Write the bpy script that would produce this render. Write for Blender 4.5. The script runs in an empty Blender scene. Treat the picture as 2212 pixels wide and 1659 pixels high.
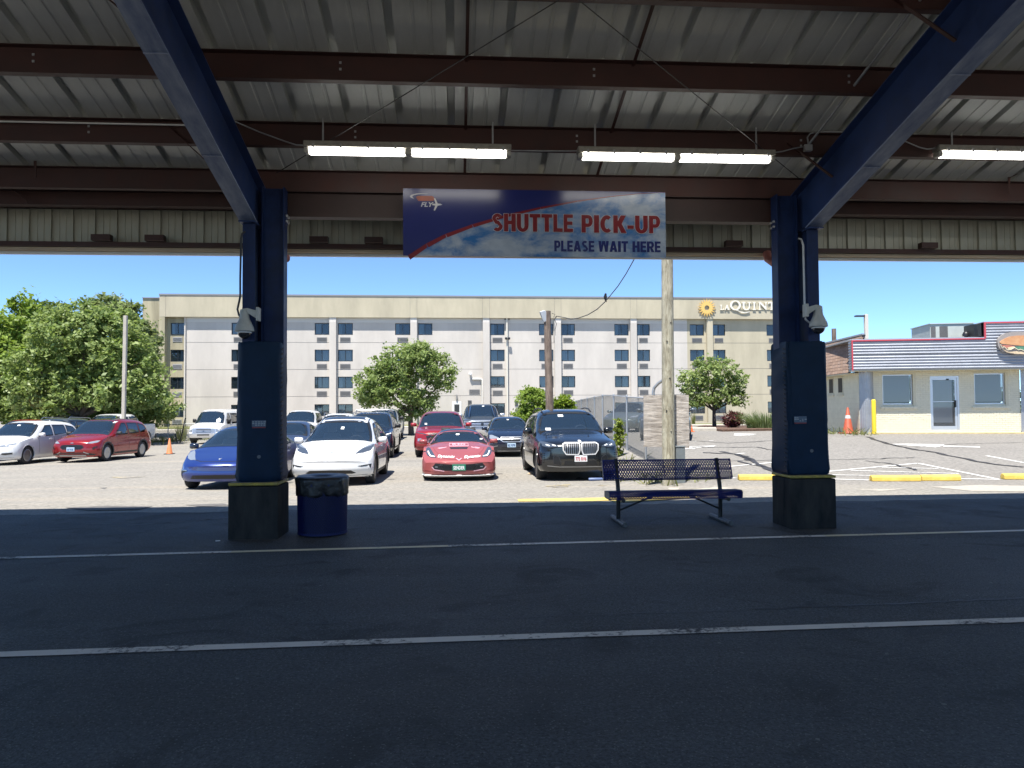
import bpy, math, random
import numpy as np
from mathutils import Vector, Matrix, Quaternion
from mathutils.bvhtree import BVHTree
from mathutils.geometry import delaunay_2d_cdt

random.seed(11)
rng = np.random.default_rng(11)
S = bpy.context.scene
C = S.collection
R = math.radians

# ------------------------------------------------------------------ camera, sky, sun, exposure
W0, H0, FPX = 2212.0, 1659.0, 1650.0          # measuring frame and focal length in its pixels
EYE, PITCH, ROLL = 1.60, R(1.85), -0.0065
cam_d = bpy.data.cameras.new('camera')
cam = bpy.data.objects.new('camera', cam_d)
C.objects.link(cam)
cam_d.sensor_width = 36.0
cam_d.lens = FPX / W0 * 36.0
cam_d.clip_start, cam_d.clip_end = 0.05, 3000
CAMR = Matrix.Rotation(math.pi / 2 + PITCH, 3, 'X') @ Matrix.Rotation(ROLL, 3, 'Z')
cam.matrix_world = Matrix.Translation((0, 0, EYE)) @ CAMR.to_4x4()
S.camera = cam

SUNDIR = Vector((-0.15, -0.37, 1.0)).normalized()
world = bpy.data.worlds.new('World')
S.world = world
world.use_nodes = True
wn = world.node_tree
wn.nodes.clear()
wo = wn.nodes.new('ShaderNodeOutputWorld')
wb = wn.nodes.new('ShaderNodeBackground')
ws = wn.nodes.new('ShaderNodeTexSky')
ws.sky_type = 'NISHITA'
ws.sun_disc = False
ws.sun_elevation = math.asin(SUNDIR.z)
ws.sun_rotation = math.atan2(SUNDIR.x, SUNDIR.y)
ws.altitude = 3000
ws.air_density, ws.dust_density, ws.ozone_density = 0.6, 0.0, 4.0
wb.inputs['Strength'].default_value = 0.128
whs = wn.nodes.new('ShaderNodeMix')          # clear deep blue of the day
whs.data_type, whs.blend_type = 'RGBA', 'MULTIPLY'
whs.inputs[0].default_value = 1.0
whs.inputs[7].default_value = (0.93, 1.02, 1.0, 1)
wn.links.new(ws.outputs[0], whs.inputs[6])
wn.links.new(whs.outputs[2], wb.inputs[0])
wn.links.new(wb.outputs[0], wo.inputs[0])

sun_d = bpy.data.lights.new('sun', 'SUN')
sun_d.energy, sun_d.angle, sun_d.color = 4.3, R(0.5), (1.0, 0.955, 0.88)
sun = bpy.data.objects.new('sun', sun_d)
C.objects.link(sun)
sun.rotation_euler = SUNDIR.to_track_quat('Z', 'Y').to_euler()
sun.location = (-20, -40, 100)

S.view_settings.view_transform = 'Standard'
S.view_settings.look = 'None'
S.view_settings.exposure = 1.25
S.view_settings.gamma = 1.0
S.view_settings.use_curve_mapping = False
S.render.engine = 'CYCLES'
S.cycles.use_denoising = True
try:
    S.cycles.denoiser = 'OPENIMAGEDENOISE'
    S.cycles.denoising_input_passes = 'RGB_ALBEDO_NORMAL'
except Exception:
    pass
S.cycles.max_bounces = 7
S.cycles.diffuse_bounces = 4
S.cycles.glossy_bounces = 3
S.cycles.transmission_bounces = 4
S.cycles.transparent_max_bounces = 8
S.cycles.caustics_reflective = False
S.cycles.caustics_refractive = False
S.cycles.sample_clamp_indirect = 6.0

# ------------------------------------------------------------------ measuring helpers
def ray(px, py):
    d = CAMR @ Vector(((px - W0 / 2) / FPX, -(py - H0 / 2) / FPX, -1.0))
    return d / d.y                       # scaled so that y = 1 metre away

def at(px, py, Y):
    d = ray(px, py)
    return Vector((d.x * Y, Y, EYE + d.z * Y))

def sstep(a, b, x):
    t = min(1.0, max(0.0, (x - a) / (b - a)))
    return t * t * (3 - 2 * t)

ZL = ([-50, 12.5, 17, 20, 29, 45, 60, 78, 2000], [0, 0, -.16, -.19, -.17, -.2, -.12, 0, 0])
ZR = ([-50, 12.5, 16, 24, 31, 42, 55, 78, 2000], [0, 0, .0, .22, .47, .42, .22, 0, 0])
def gz(x, y):
    """height of the ground"""
    l = float(np.interp(y, *ZL)) + 0.014 * min(0.0, max(-22, x + 2)) * sstep(13, 24, y) * (1 - sstep(55, 75, y))
    r = float(np.interp(y, *ZR))
    return l + (r - l) * sstep(2.4, 4.4, x)

def G(px, py):
    """point of the ground seen at a pixel"""
    d = ray(px, py)
    Y = 20.0
    for _ in range(40):
        z = gz(d.x * Y, Y)
        Y = 0.5 * Y + 0.5 * min(400, max(1.0, (z - EYE) / d.z)) if d.z < -1e-4 else 200
    return Vector((d.x * Y, Y, gz(d.x * Y, Y)))

# ------------------------------------------------------------------ object helpers
def tag(o, label=None, cat=None, group=None, kind=None):
    if label: o['label'] = label
    if cat: o['category'] = cat
    if group: o['group'] = group
    if kind: o['kind'] = kind
    return o

def thing(name, label, cat, loc=(0, 0, 0), rz=0.0, group=None, kind=None):
    o = bpy.data.objects.new(name, None)
    o.empty_display_size = 0.3
    C.objects.link(o)
    o.location = loc
    o.rotation_euler = (0, 0, rz)
    return tag(o, label, cat, group, kind)

def link(name, mesh, parent=None, loc=None, rot=None):
    o = bpy.data.objects.new(name, mesh)
    C.objects.link(o)
    if parent is not None: o.parent = parent
    if loc is not None: o.location = loc
    if rot is not None: o.rotation_euler = rot
    return o

def basis(d):
    d = Vector(d).normalized()
    up = Vector((0, 0, 1)) if abs(d.z) < 0.95 else Vector((0, 1, 0))
    s = d.cross(up).normalized()
    return d, s, s.cross(d).normalized()

class MB:
    """collects shapes and links them as ONE mesh object"""
    def __init__(s):
        s.v, s.f, s.mi = [], [], []
    def add(s, vs, fs, m=0):
        b = len(s.v)
        s.v.extend(tuple(v) for v in vs)
        for f in fs:
            s.f.append(tuple(i + b for i in f))
            s.mi.append(m)
        return s
    def box(s, lo, hi, m=0, M=None):
        x0, y0, z0 = lo; x1, y1, z1 = hi
        vs = [Vector(p) for p in ((x0,y0,z0),(x1,y0,z0),(x1,y1,z0),(x0,y1,z0),(x0,y0,z1),(x1,y0,z1),(x1,y1,z1),(x0,y1,z1))]
        if M is not None: vs = [M @ v for v in vs]
        return s.add(vs, [(0,3,2,1),(4,5,6,7),(0,1,5,4),(1,2,6,5),(2,3,7,6),(3,0,4,7)], m)
    def bar(s, a, b, w, h, m=0, up=None):
        a, b = Vector(a), Vector(b)
        d, sd, u = basis(b - a)
        if up is not None:
            sd = d.cross(Vector(up)).normalized(); u = sd.cross(d).normalized()
        vs = []
        for p in (a, b):
            for i, j in ((-1,-1),(1,-1),(1,1),(-1,1)):
                vs.append(p + sd * (i * w / 2) + u * (j * h / 2))
        return s.add(vs, [(0,3,2,1),(4,5,6,7),(0,1,5,4),(1,2,6,5),(2,3,7,6),(3,0,4,7)], m)
    def tube(s, pts, r, n=8, m=0, cap=True):
        pts = [Vector(p) for p in pts]
        rs = r if isinstance(r, (list, tuple)) else [r] * len(pts)
        vs, fs = [], []
        d0, sd, u = basis(pts[1] - pts[0])
        for i, p in enumerate(pts):
            if i == 0: d = pts[1] - pts[0]
            elif i == len(pts) - 1: d = pts[-1] - pts[-2]
            else: d = (pts[i+1] - pts[i]).normalized() + (pts[i] - pts[i-1]).normalized()
            d.normalize()
            sd = (sd - d * sd.dot(d)).normalized()
            u = sd.cross(d)
            for k in range(n):
                a = 2 * math.pi * k / n
                vs.append(p + (sd * math.cos(a) + u * math.sin(a)) * rs[i])
        for i in range(len(pts) - 1):
            for k in range(n):
                a, b = i * n + k, i * n + (k + 1) % n
                fs.append((a, b, b + n, a + n))
        if cap:
            fs.append(tuple(range(n)))
            fs.append(tuple(reversed(range(len(vs) - n, len(vs)))))
        return s.add(vs, fs, m)
    def lathe(s, prof, n=24, c=(0,0,0), m=0, axis='Z', sx=1.0, sy=1.0):
        vs, fs = [], []
        for r, z in prof:
            for k in range(n):
                a = 2 * math.pi * k / n
                p = (r * math.cos(a) * sx, r * math.sin(a) * sy, z)
                if axis == 'X': p = (p[2], p[0], p[1])
                elif axis == 'Y': p = (p[0], p[2], p[1])
                vs.append((p[0] + c[0], p[1] + c[1], p[2] + c[2]))
        for i in range(len(prof) - 1):
            for k in range(n):
                a, b = i * n + k, i * n + (k + 1) % n
                fs.append((a, b, b + n, a + n))
        if prof[0][0] > 1e-4: fs.append(tuple(reversed(range(n))))
        if prof[-1][0] > 1e-4: fs.append(tuple(range(len(vs) - n, len(vs))))
        return s.add(vs, fs, m)
    def prism(s, poly, o, u, v, depth, m=0):
        """polygon in the plane (o; u, v), extruded by the vector depth"""
        o, u, v, depth = Vector(o), Vector(u), Vector(v), Vector(depth)
        a = [o + u * p[0] + v * p[1] for p in poly]
        b = [p + depth for p in a]
        n = len(poly)
        fs = [tuple(range(n)), tuple(reversed(range(n, 2 * n)))]
        fs += [(i, i + n, (i + 1) % n + n, (i + 1) % n) for i in range(n)]
        return s.add(a + b, fs, m)
    def quad(s, a, b, c, d, m=0):
        return s.add([a, b, c, d], [(0, 1, 2, 3)], m)
    def mesh(s, name, mats, smooth=None):
        me = bpy.data.meshes.new(name)
        me.from_pydata(s.v, [], s.f)
        for mm in (mats if isinstance(mats, (list, tuple)) else [mats]): me.materials.append(mm)
        if any(s.mi): me.polygons.foreach_set('material_index', s.mi)
        if smooth is not None:
            me.polygons.foreach_set('use_smooth', [True] * len(me.polygons))
            if smooth < 180: me.set_sharp_from_angle(angle=R(smooth))
        me.update()
        return me
    def build(s, name, mats, parent=None, smooth=None, bevel=0.0, fix=True):
        me = s.mesh(name, mats, smooth)
        if fix: recalc(me)
        o = link(name, me, parent)
        if bevel:
            b = o.modifiers.new('bevel', 'BEVEL')
            b.width, b.segments, b.limit_method, b.angle_limit = bevel, 2, 'ANGLE', R(40)
        return o

import bmesh
def recalc(me):
    bm = bmesh.new(); bm.from_mesh(me)
    bmesh.ops.recalc_face_normals(bm, faces=bm.faces)
    bm.to_mesh(me); bm.free()

def np_mesh(name, V, F, mat):
    """fast mesh from numpy arrays (F: n x k)"""
    me = bpy.data.meshes.new(name)
    k = F.shape[1]
    me.vertices.add(len(V)); me.vertices.foreach_set('co', V.astype(np.float32).ravel())
    me.loops.add(F.size); me.loops.foreach_set('vertex_index', F.astype(np.int32).ravel())
    me.polygons.add(len(F)); me.polygons.foreach_set('loop_start', np.arange(0, F.size, k, dtype=np.int32))
    me.materials.append(mat)
    me.update(calc_edges=True)
    return me

# ------------------------------------------------------------------ materials
def pbr(name, col, rough=0.6, metal=0.0, noise=None, bump=None, spec=0.5, coat=0.0, emit=None, alpha=None, trans=0.0, col2=None, streak=False, rnoise=0.0):
    """noise = (scale, amount[, detail]); bump = (scale, strength, distance)"""
    m = bpy.data.materials.new(name)
    m.use_nodes = True
    nt = m.node_tree
    b = nt.nodes['Principled BSDF']
    col = tuple(col) + (1,)
    b.inputs['Base Color'].default_value = col
    b.inputs['Roughness'].default_value = rough
    b.inputs['Metallic'].default_value = metal
    b.inputs['Specular IOR Level'].default_value = spec
    b.inputs['Coat Weight'].default_value = coat
    b.inputs['Coat Roughness'].default_value = 0.05
    if trans: b.inputs['Transmission Weight'].default_value = trans
    if alpha is not None: b.inputs['Alpha'].default_value = alpha
    if emit:
        b.inputs['Emission Color'].default_value = tuple(emit[0]) + (1,)
        b.inputs['Emission Strength'].default_value = emit[1]
    tc = nt.nodes.new('ShaderNodeTexCoord')
    src = tc.outputs['Object']
    if streak:
        mp = nt.nodes.new('ShaderNodeMapping')
        mp.inputs['Scale'].default_value = (1, 1, 0.06) if streak is True else streak
        nt.links.new(src, mp.inputs[0]); src_n = mp.outputs[0]
    else:
        src_n = src
    if noise:
        n = nt.nodes.new('ShaderNodeTexNoise')
        n.inputs['Scale'].default_value = noise[0]
        n.inputs['Detail'].default_value = noise[2] if len(noise) > 2 else 5
        n.inputs['Roughness'].default_value = 0.65
        nt.links.new(src_n, n.inputs['Vector'])
        mr = nt.nodes.new('ShaderNodeMapRange')
        mr.inputs[1].default_value, mr.inputs[2].default_value = 0.3, 0.7
        nt.links.new(n.outputs[0], mr.inputs[0])
        mx = nt.nodes.new('ShaderNodeMix'); mx.data_type = 'RGBA'
        c2 = tuple(col2) + (1,) if col2 else tuple(c * (1 - noise[1]) for c in col[:3]) + (1,)
        c1 = col if col2 else tuple(min(1, c * (1 + noise[1] * .4)) for c in col[:3]) + (1,)
        mx.inputs[6].default_value, mx.inputs[7].default_value = c2, c1
        nt.links.new(mr.outputs[0], mx.inputs[0])
        nt.links.new(mx.outputs[2], b.inputs['Base Color'])
        if rnoise:
            r2 = nt.nodes.new('ShaderNodeMapRange')
            r2.inputs[1].default_value, r2.inputs[2].default_value = 0.3, 0.7
            r2.inputs[3].default_value, r2.inputs[4].default_value = rough - rnoise, rough + rnoise
            nt.links.new(n.outputs[0], r2.inputs[0]); nt.links.new(r2.outputs[0], b.inputs['Roughness'])
    if bump:
        n2 = nt.nodes.new('ShaderNodeTexNoise')
        n2.inputs['Scale'].default_value = bump[0]; n2.inputs['Detail'].default_value = 4
        nt.links.new(src, n2.inputs['Vector'])
        bp = nt.nodes.new('ShaderNodeBump')
        bp.inputs['Strength'].default_value, bp.inputs['Distance'].default_value = bump[1], bump[2]
        nt.links.new(n2.outputs[0], bp.inputs['Height'])
        nt.links.new(bp.outputs[0], b.inputs['Normal'])
    return m

def node_noise(nt, vec, scale, detail=5, rough=0.6, dist=0.0):
    n = nt.nodes.new('ShaderNodeTexNoise')
    n.inputs['Scale'].default_value, n.inputs['Detail'].default_value = scale, detail
    n.inputs['Roughness'].default_value = rough; n.inputs['Distortion'].default_value = dist
    nt.links.new(vec, n.inputs['Vector'])
    return n.outputs[0]

def node_range(nt, v, a, b, c=0.0, d=1.0):
    n = nt.nodes.new('ShaderNodeMapRange')
    for i, x in enumerate((a, b, c, d)): n.inputs[i + 1].default_value = x
    nt.links.new(v, n.inputs[0])
    return n.outputs[0]

def node_mix(nt, f, a, b, mode='MIX'):
    n = nt.nodes.new('ShaderNodeMix'); n.data_type = 'RGBA'; n.blend_type = mode
    if isinstance(f, (int, float)): n.inputs[0].default_value = f
    else: nt.links.new(f, n.inputs[0])
    for i, x in ((6, a), (7, b)):
        if isinstance(x, (tuple, list)): n.inputs[i].default_value = tuple(x) + (1,)
        else: nt.links.new(x, n.inputs[i])
    return n.outputs[2]

def node_math(nt, op, a, b=None):
    n = nt.nodes.new('ShaderNodeMath'); n.operation = op
    for i, x in enumerate((a, b)):
        if x is None: continue
        if isinstance(x, (int, float)): n.inputs[i].default_value = x
        else: nt.links.new(x, n.inputs[i])
    return n.outputs[0]

# ------------------------------------------------------------------ lettering
_tx = {}
def text_mesh(txt, bold=0.0, shear=0.0, res=3):
    """lettering as a flat mesh in x, y with cap height 1; returns verts, faces, width"""
    k = (txt, bold, shear, res)
    if k in _tx: return _tx[k]
    cu = bpy.data.curves.new('lettering', 'FONT')
    cu.body = txt; cu.offset = bold; cu.shear = shear; cu.resolution_u = res
    o = bpy.data.objects.new('lettering', cu); C.objects.link(o)
    dg = bpy.context.evaluated_depsgraph_get(); dg.update()
    me = bpy.data.meshes.new_from_object(o.evaluated_get(dg))
    vs = np.array([v.co[:2] for v in me.vertices]); fs = [tuple(p.vertices) for p in me.polygons]
    bpy.data.objects.remove(o); bpy.data.curves.remove(cu); bpy.data.meshes.remove(me)
    h = vs[:, 1].max() - max(vs[:, 1].min(), -0.02); vs[:, 0] -= vs[:, 0].min(); vs /= h
    _tx[k] = (vs, fs, float(vs[:, 0].max()))
    return _tx[k]

def text_obj(name, txt, mat, parent, o, u, v, height, width=None, bold=0.0, depth=0.0, shear=0.0):
    """lettering whose lower left corner is o, running along u (unit), upright along v (unit)"""
    vs, fs, w = text_mesh(txt, bold, shear)
    k = (width / w) if width else height
    o, u, v = Vector(o), Vector(u), Vector(v)
    n = u.cross(v)
    P = [o + u * (a * k) + v * (b * height) for a, b in vs]
    mb = MB()
    if depth:
        mb.add([p + n * depth for p in P], fs)
        # side walls from boundary edges
        cnt = {}
        for f in fs:
            for i in range(len(f)):
                e = (f[i], f[(i + 1) % len(f)])
                cnt[tuple(sorted(e))] = cnt.get(tuple(sorted(e)), []) + [e]
        b = len(mb.v); mb.v.extend(tuple(p) for p in P)
        for es in cnt.values():
            if len(es) == 1:
                i, j = es[0]
                mb.f.append((j, i, i + b, j + b)); mb.mi.append(0)
    else:
        mb.add(P, fs)
    return mb.build(name, mat, parent, fix=False)
# ------------------------------------------------------------------ shared materials
M_STEEL_RED = pbr('red oxide primed steel', (0.052, 0.018, 0.014), 0.62, noise=(3.0, 0.35), bump=(40, .15, .002), rnoise=.1)
M_STEEL_BLUE = pbr('blue painted steel', (0.024, 0.050, 0.155), 0.5, spec=.25, noise=(4.0, 0.3), bump=(18, .2, .003), rnoise=.1)
M_COLUMN = pbr('blue steel paint darkened as shade', (0.011, 0.027, 0.095), 0.5, noise=(5.0, 0.4, 8), bump=(18, .25, .003), spec=.25, rnoise=.1)  # same blue paint as the rafters, darkened to stand in for shade
M_BLUE_CHALK = pbr('chalky blue paint lightened as if lit', (0.27, 0.33, 0.46), 0.6, noise=(7.0, 0.6, 8), col2=(0.07, 0.11, 0.24), bump=(25, .25, .004), streak=(1, .15, 1))  # chalky paint, raised paler in place of light reaching the flange from below
M_GALV = pbr('galvalume roof sheet', (0.64, 0.66, 0.64), 0.48, 0.22, noise=(2.2, 0.22), rnoise=.08, spec=.4, streak=(1, .2, 1))
M_FASCIA = pbr('olive grey painted sheet', (0.40, 0.40, 0.33), 0.5, 0.1, noise=(2.0, .15))
M_PAD = pbr('dark teal vinyl padding', (0.004, 0.020, 0.050), 0.6, noise=(5, .2), bump=(7, .25, .01), spec=.2)
M_CONC = pbr('dark painted concrete', (0.052, 0.050, 0.046), 0.9, spec=.15, noise=(5, .45, 9), col2=(0.012, 0.014, 0.017), bump=(30, .4, .008), streak=(1, 1, .3))
M_CONC_TOP = pbr('bare grey concrete', (0.24, 0.23, 0.21), 0.85, noise=(9, .3), bump=(50, .2, .003))
M_YELLOW = pbr('scuffed safety yellow paint', (0.50, 0.38, 0.06), 0.6, noise=(11, .6, 8), col2=(.20, .16, .06), bump=(30, .2, .003))
M_WHITE_MET = pbr('white painted metal', (0.72, 0.72, 0.70), 0.4)
M_GREY_MET = pbr('grey galvanised metal', (0.42, 0.43, 0.44), 0.45, 0.6, noise=(6, .2))
M_DARK_MET = pbr('black painted metal', (0.018, 0.018, 0.020), 0.4, noise=(8, .2))
M_BLACK = pbr('matt black plastic', (0.012, 0.012, 0.013), 0.5)
M_RUBBER = pbr('tyre rubber', (0.020, 0.020, 0.021), 0.75, noise=(30, .25))
M_CHROME = pbr('chrome', (0.74, 0.75, 0.77), 0.30, 0.75)
M_SILVER = pbr('silver alloy', (0.38, 0.39, 0.41), 0.3, 0.9)
M_SATIN = pbr('satin dark alloy', (0.06, 0.06, 0.065), 0.35, 0.7)
M_LAMP = pbr('headlight lens', (0.30, 0.33, 0.37), 0.08, 0.3, coat=1.0)
M_LAMP_DK = pbr('smoked headlight lens', (0.07, 0.085, 0.11), 0.07, 0.2, coat=1.0)
M_LAMP_LED = pbr('pale light guide', (0.80, 0.83, 0.85), 0.25)
M_AMBER = pbr('amber lens', (0.6, 0.18, 0.02), 0.2)
M_REDLENS = pbr('red tail lens', (0.30, 0.01, 0.012), 0.15, coat=1.0)
M_WHITE = pbr('white print', (0.80, 0.80, 0.80), 0.5)
M_SEAT_DK = pbr('dark seat cloth', (0.025, 0.025, 0.028), 0.8)
M_SEAT_LT = pbr('white seat leather', (0.55, 0.54, 0.52), 0.6)

def glass_mat(name, tint=(0.10, 0.13, 0.16), clear=0.45, rough=0.02, ior=2.3):
    """window glass: mirror reflection by Fresnel over a tinted clear body"""
    m = bpy.data.materials.new(name); m.use_nodes = True
    nt = m.node_tree; nt.nodes.clear()
    out = nt.nodes.new('ShaderNodeOutputMaterial')
    tr = nt.nodes.new('ShaderNodeBsdfTransparent'); tr.inputs[0].default_value = tuple(min(1, .55 + t * 2.2) for t in tint) + (1,)
    df = nt.nodes.new('ShaderNodeBsdfDiffuse'); df.inputs[0].default_value = tuple(tint) + (1,)
    gl = nt.nodes.new('ShaderNodeBsdfGlossy'); gl.inputs['Roughness'].default_value = rough
    gl.inputs[0].default_value = (1, 1, 1, 1)
    mx = nt.nodes.new('ShaderNodeMixShader'); mx.inputs[0].default_value = clear
    nt.links.new(df.outputs[0], mx.inputs[1]); nt.links.new(tr.outputs[0], mx.inputs[2])
    lw = nt.nodes.new('ShaderNodeFresnel'); lw.inputs[0].default_value = ior
    m2 = nt.nodes.new('ShaderNodeMixShader')
    nt.links.new(lw.outputs[0], m2.inputs[0]); nt.links.new(mx.outputs[0], m2.inputs[1]); nt.links.new(gl.outputs[0], m2.inputs[2])
    nt.links.new(m2.outputs[0], out.inputs[0])
    return m
M_GLASS = glass_mat('car window glass', (0.035, 0.065, 0.10), 0.74)
M_GLASS_DK = glass_mat('dark privacy glass', (0.015, 0.019, 0.024), 0.10)
M_WINDOW = glass_mat('blue tinted hotel window glass', (0.05, 0.08, 0.11), 0.78, .02, 1.75)
# ------------------------------------------------------------------ ground
def lot_material():
    m = bpy.data.materials.new('worn sunlit asphalt'); m.use_nodes = True
    nt = m.node_tree; b = nt.nodes['Principled BSDF']
    tc = nt.nodes.new('ShaderNodeTexCoord'); P = tc.outputs['Object']
    sx = nt.nodes.new('ShaderNodeSeparateXYZ'); nt.links.new(P, sx.inputs[0])
    big = node_noise(nt, P, 0.22, 6, .6)
    mid = node_noise(nt, P, 1.1, 6, .65, .4)
    fine = node_noise(nt, P, 11, 7, .85)
    mp = nt.nodes.new('ShaderNodeMapping'); mp.inputs['Scale'].default_value = (0.10, 0.75, 1); nt.links.new(P, mp.inputs[0])
    stre = node_noise(nt, mp.outputs[0], 1.2, 5, .6, .6)
    left = node_mix(nt, node_range(nt, big, .35, .65), (0.165, 0.155, 0.134), (0.222, 0.210, 0.180))
    left = node_mix(nt, node_range(nt, stre, .52, .70), left, (0.29, 0.25, 0.19))
    left = node_mix(nt, node_math(nt, 'MULTIPLY', node_range(nt, stre, .44, .32), .75), left, (0.115, 0.11, 0.10))
    right = node_mix(nt, node_range(nt, big, .35, .65), (0.128, 0.121, 0.112), (0.160, 0.152, 0.139))
    f = node_math(nt, 'ADD', sx.outputs[0], node_math(nt, 'MULTIPLY', mid, .8))
    fx = node_range(nt, f, 3.6, 4.6)
    fy = node_range(nt, node_math(nt, 'ADD', sx.outputs[1], node_math(nt, 'MULTIPLY', mid, 1.0)), 15.8, 16.6)
    col = node_mix(nt, node_math(nt, 'MULTIPLY', fx, fy), left, right)
    col = node_mix(nt, node_math(nt, 'MULTIPLY', node_range(nt, mid, .62, .72), .45), col, (0.12, 0.115, 0.11))
    col = node_mix(nt, node_range(nt, fine, .32, .68, .0, 1.0), node_mix(nt, .62, col, (0.05, 0.047, 0.043)), node_mix(nt, .40, col, (0.60, 0.56, 0.50)))
    nt.links.new(col, b.inputs['Base Color'])
    b.inputs['Roughness'].default_value = 0.9
    bp = nt.nodes.new('ShaderNodeBump'); bp.inputs['Strength'].default_value = .6; bp.inputs['Distance'].default_value = .012
    nt.links.new(fine, bp.inputs['Height']); nt.links.new(bp.outputs[0], b.inputs['Normal'])
    return m

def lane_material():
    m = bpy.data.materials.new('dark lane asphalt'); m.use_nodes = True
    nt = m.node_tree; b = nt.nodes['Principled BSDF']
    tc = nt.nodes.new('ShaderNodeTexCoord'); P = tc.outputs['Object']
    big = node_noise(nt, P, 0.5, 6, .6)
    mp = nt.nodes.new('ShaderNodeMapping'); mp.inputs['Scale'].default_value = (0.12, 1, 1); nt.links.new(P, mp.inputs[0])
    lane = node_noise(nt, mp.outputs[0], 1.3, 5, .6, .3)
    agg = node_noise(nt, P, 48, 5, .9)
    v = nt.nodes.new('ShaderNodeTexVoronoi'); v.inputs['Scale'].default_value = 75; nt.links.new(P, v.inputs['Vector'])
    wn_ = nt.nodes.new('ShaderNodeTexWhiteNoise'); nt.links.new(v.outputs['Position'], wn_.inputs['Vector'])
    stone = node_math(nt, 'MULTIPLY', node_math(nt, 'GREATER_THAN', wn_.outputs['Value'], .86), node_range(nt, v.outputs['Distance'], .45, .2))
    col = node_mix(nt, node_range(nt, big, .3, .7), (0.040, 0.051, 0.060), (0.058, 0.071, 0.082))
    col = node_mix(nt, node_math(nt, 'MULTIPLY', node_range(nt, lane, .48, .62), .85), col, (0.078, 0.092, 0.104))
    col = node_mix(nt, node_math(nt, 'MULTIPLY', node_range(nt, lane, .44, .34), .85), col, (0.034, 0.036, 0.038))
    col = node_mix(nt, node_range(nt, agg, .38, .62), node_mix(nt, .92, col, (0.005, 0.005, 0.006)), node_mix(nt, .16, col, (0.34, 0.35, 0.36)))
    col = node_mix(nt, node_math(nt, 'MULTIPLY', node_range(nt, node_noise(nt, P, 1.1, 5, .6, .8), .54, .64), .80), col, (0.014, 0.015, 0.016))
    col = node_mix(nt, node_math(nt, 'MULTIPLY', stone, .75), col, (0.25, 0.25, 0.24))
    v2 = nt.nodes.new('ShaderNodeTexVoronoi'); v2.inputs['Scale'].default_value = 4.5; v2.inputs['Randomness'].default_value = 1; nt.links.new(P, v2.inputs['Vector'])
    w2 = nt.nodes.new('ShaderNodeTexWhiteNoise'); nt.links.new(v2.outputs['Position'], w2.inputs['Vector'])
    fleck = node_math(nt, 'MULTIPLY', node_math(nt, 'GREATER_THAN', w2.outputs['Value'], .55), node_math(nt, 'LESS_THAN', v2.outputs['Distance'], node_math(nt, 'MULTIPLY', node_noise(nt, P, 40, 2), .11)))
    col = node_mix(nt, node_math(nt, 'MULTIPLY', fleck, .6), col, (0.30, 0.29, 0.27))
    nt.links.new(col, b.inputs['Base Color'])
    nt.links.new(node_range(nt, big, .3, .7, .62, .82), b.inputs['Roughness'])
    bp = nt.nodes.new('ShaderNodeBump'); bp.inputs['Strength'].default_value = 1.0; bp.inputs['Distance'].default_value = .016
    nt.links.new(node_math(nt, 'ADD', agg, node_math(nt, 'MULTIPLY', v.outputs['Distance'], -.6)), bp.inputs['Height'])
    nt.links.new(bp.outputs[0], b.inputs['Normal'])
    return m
M_LOT, M_LANE = lot_material(), lane_material()
def paint_mat(name, col, wear=.45, under=(0.05, 0.05, 0.052), scale=22):
    m = bpy.data.materials.new(name); m.use_nodes = True
    nt = m.node_tree; b = nt.nodes['Principled BSDF']
    tc = nt.nodes.new('ShaderNodeTexCoord'); P = tc.outputs['Object']
    a = node_noise(nt, P, scale, 6, .75); c = node_noise(nt, P, 1.3, 4, .6)
    w = node_range(nt, node_math(nt, 'ADD', a, node_math(nt, 'MULTIPLY', node_math(nt, 'SUBTRACT', c, .5), .9)), wear - .04, wear + .10)
    nt.links.new(node_mix(nt, w, under, node_mix(nt, node_range(nt, c, .3, .7), tuple(x * .86 for x in col), col)), b.inputs['Base Color'])
    b.inputs['Roughness'].default_value = .75
    return m
M_LINE = paint_mat('worn white road paint', (0.78, 0.76, 0.70), .37)
M_LINE_Y = paint_mat('line paint with a yellow tinge', (0.76, 0.69, 0.48), .33)
M_LINE_LOT = paint_mat('bright white road paint', (0.74, 0.73, 0.70), .28, (0.2, .185, .17))
M_LINE_YEL = paint_mat('worn yellow road paint', (0.62, 0.47, 0.12), .36, (0.24, .22, .19))
M_FAINT = paint_mat('faint yellow paint', (0.48, 0.38, 0.16), .50, (0.25, .23, .20), 14)
M_TAR = pbr('black crack sealer', (0.045, 0.042, 0.042), 0.55, noise=(6, .4))
M_PALE = pbr('pale worn patch', (0.40, 0.37, 0.32), .9, noise=(12, .3), bump=(40, .4, .01))

xs = [-900, -400, -200, -120, -80] + list(np.arange(-60, 60.1, 1.0)) + [80, 120, 200, 400, 900]
ys = [-900, -300, -100, -40] + list(np.arange(-12, 92.1, 1.0)) + [110, 150, 250, 500, 1200]
V = np.array([(x, y, gz(x, y)) for y in ys for x in xs])
nx, ny = len(xs), len(ys)
F = np.array([(j * nx + i, j * nx + i + 1, (j + 1) * nx + i + 1, (j + 1) * nx + i) for j in range(ny - 1) for i in range(nx - 1)])
me = np_mesh('ground', V, F, M_LOT)
me.polygons.foreach_set('use_smooth', [True] * len(me.polygons))
tag(link('ground', me), kind='structure')

A = R(4.2)                                   # the canopy runs away to the right
UX, UY = math.cos(A), math.sin(A)
def uv(u, v, z=0.0):                         # canopy frame -> world
    return Vector((u * UX - v * UY, u * UY + v * UX, z))
def to_uv(p):
    return (p.x * UX + p.y * UY, -p.x * UY + p.y * UX)

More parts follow.
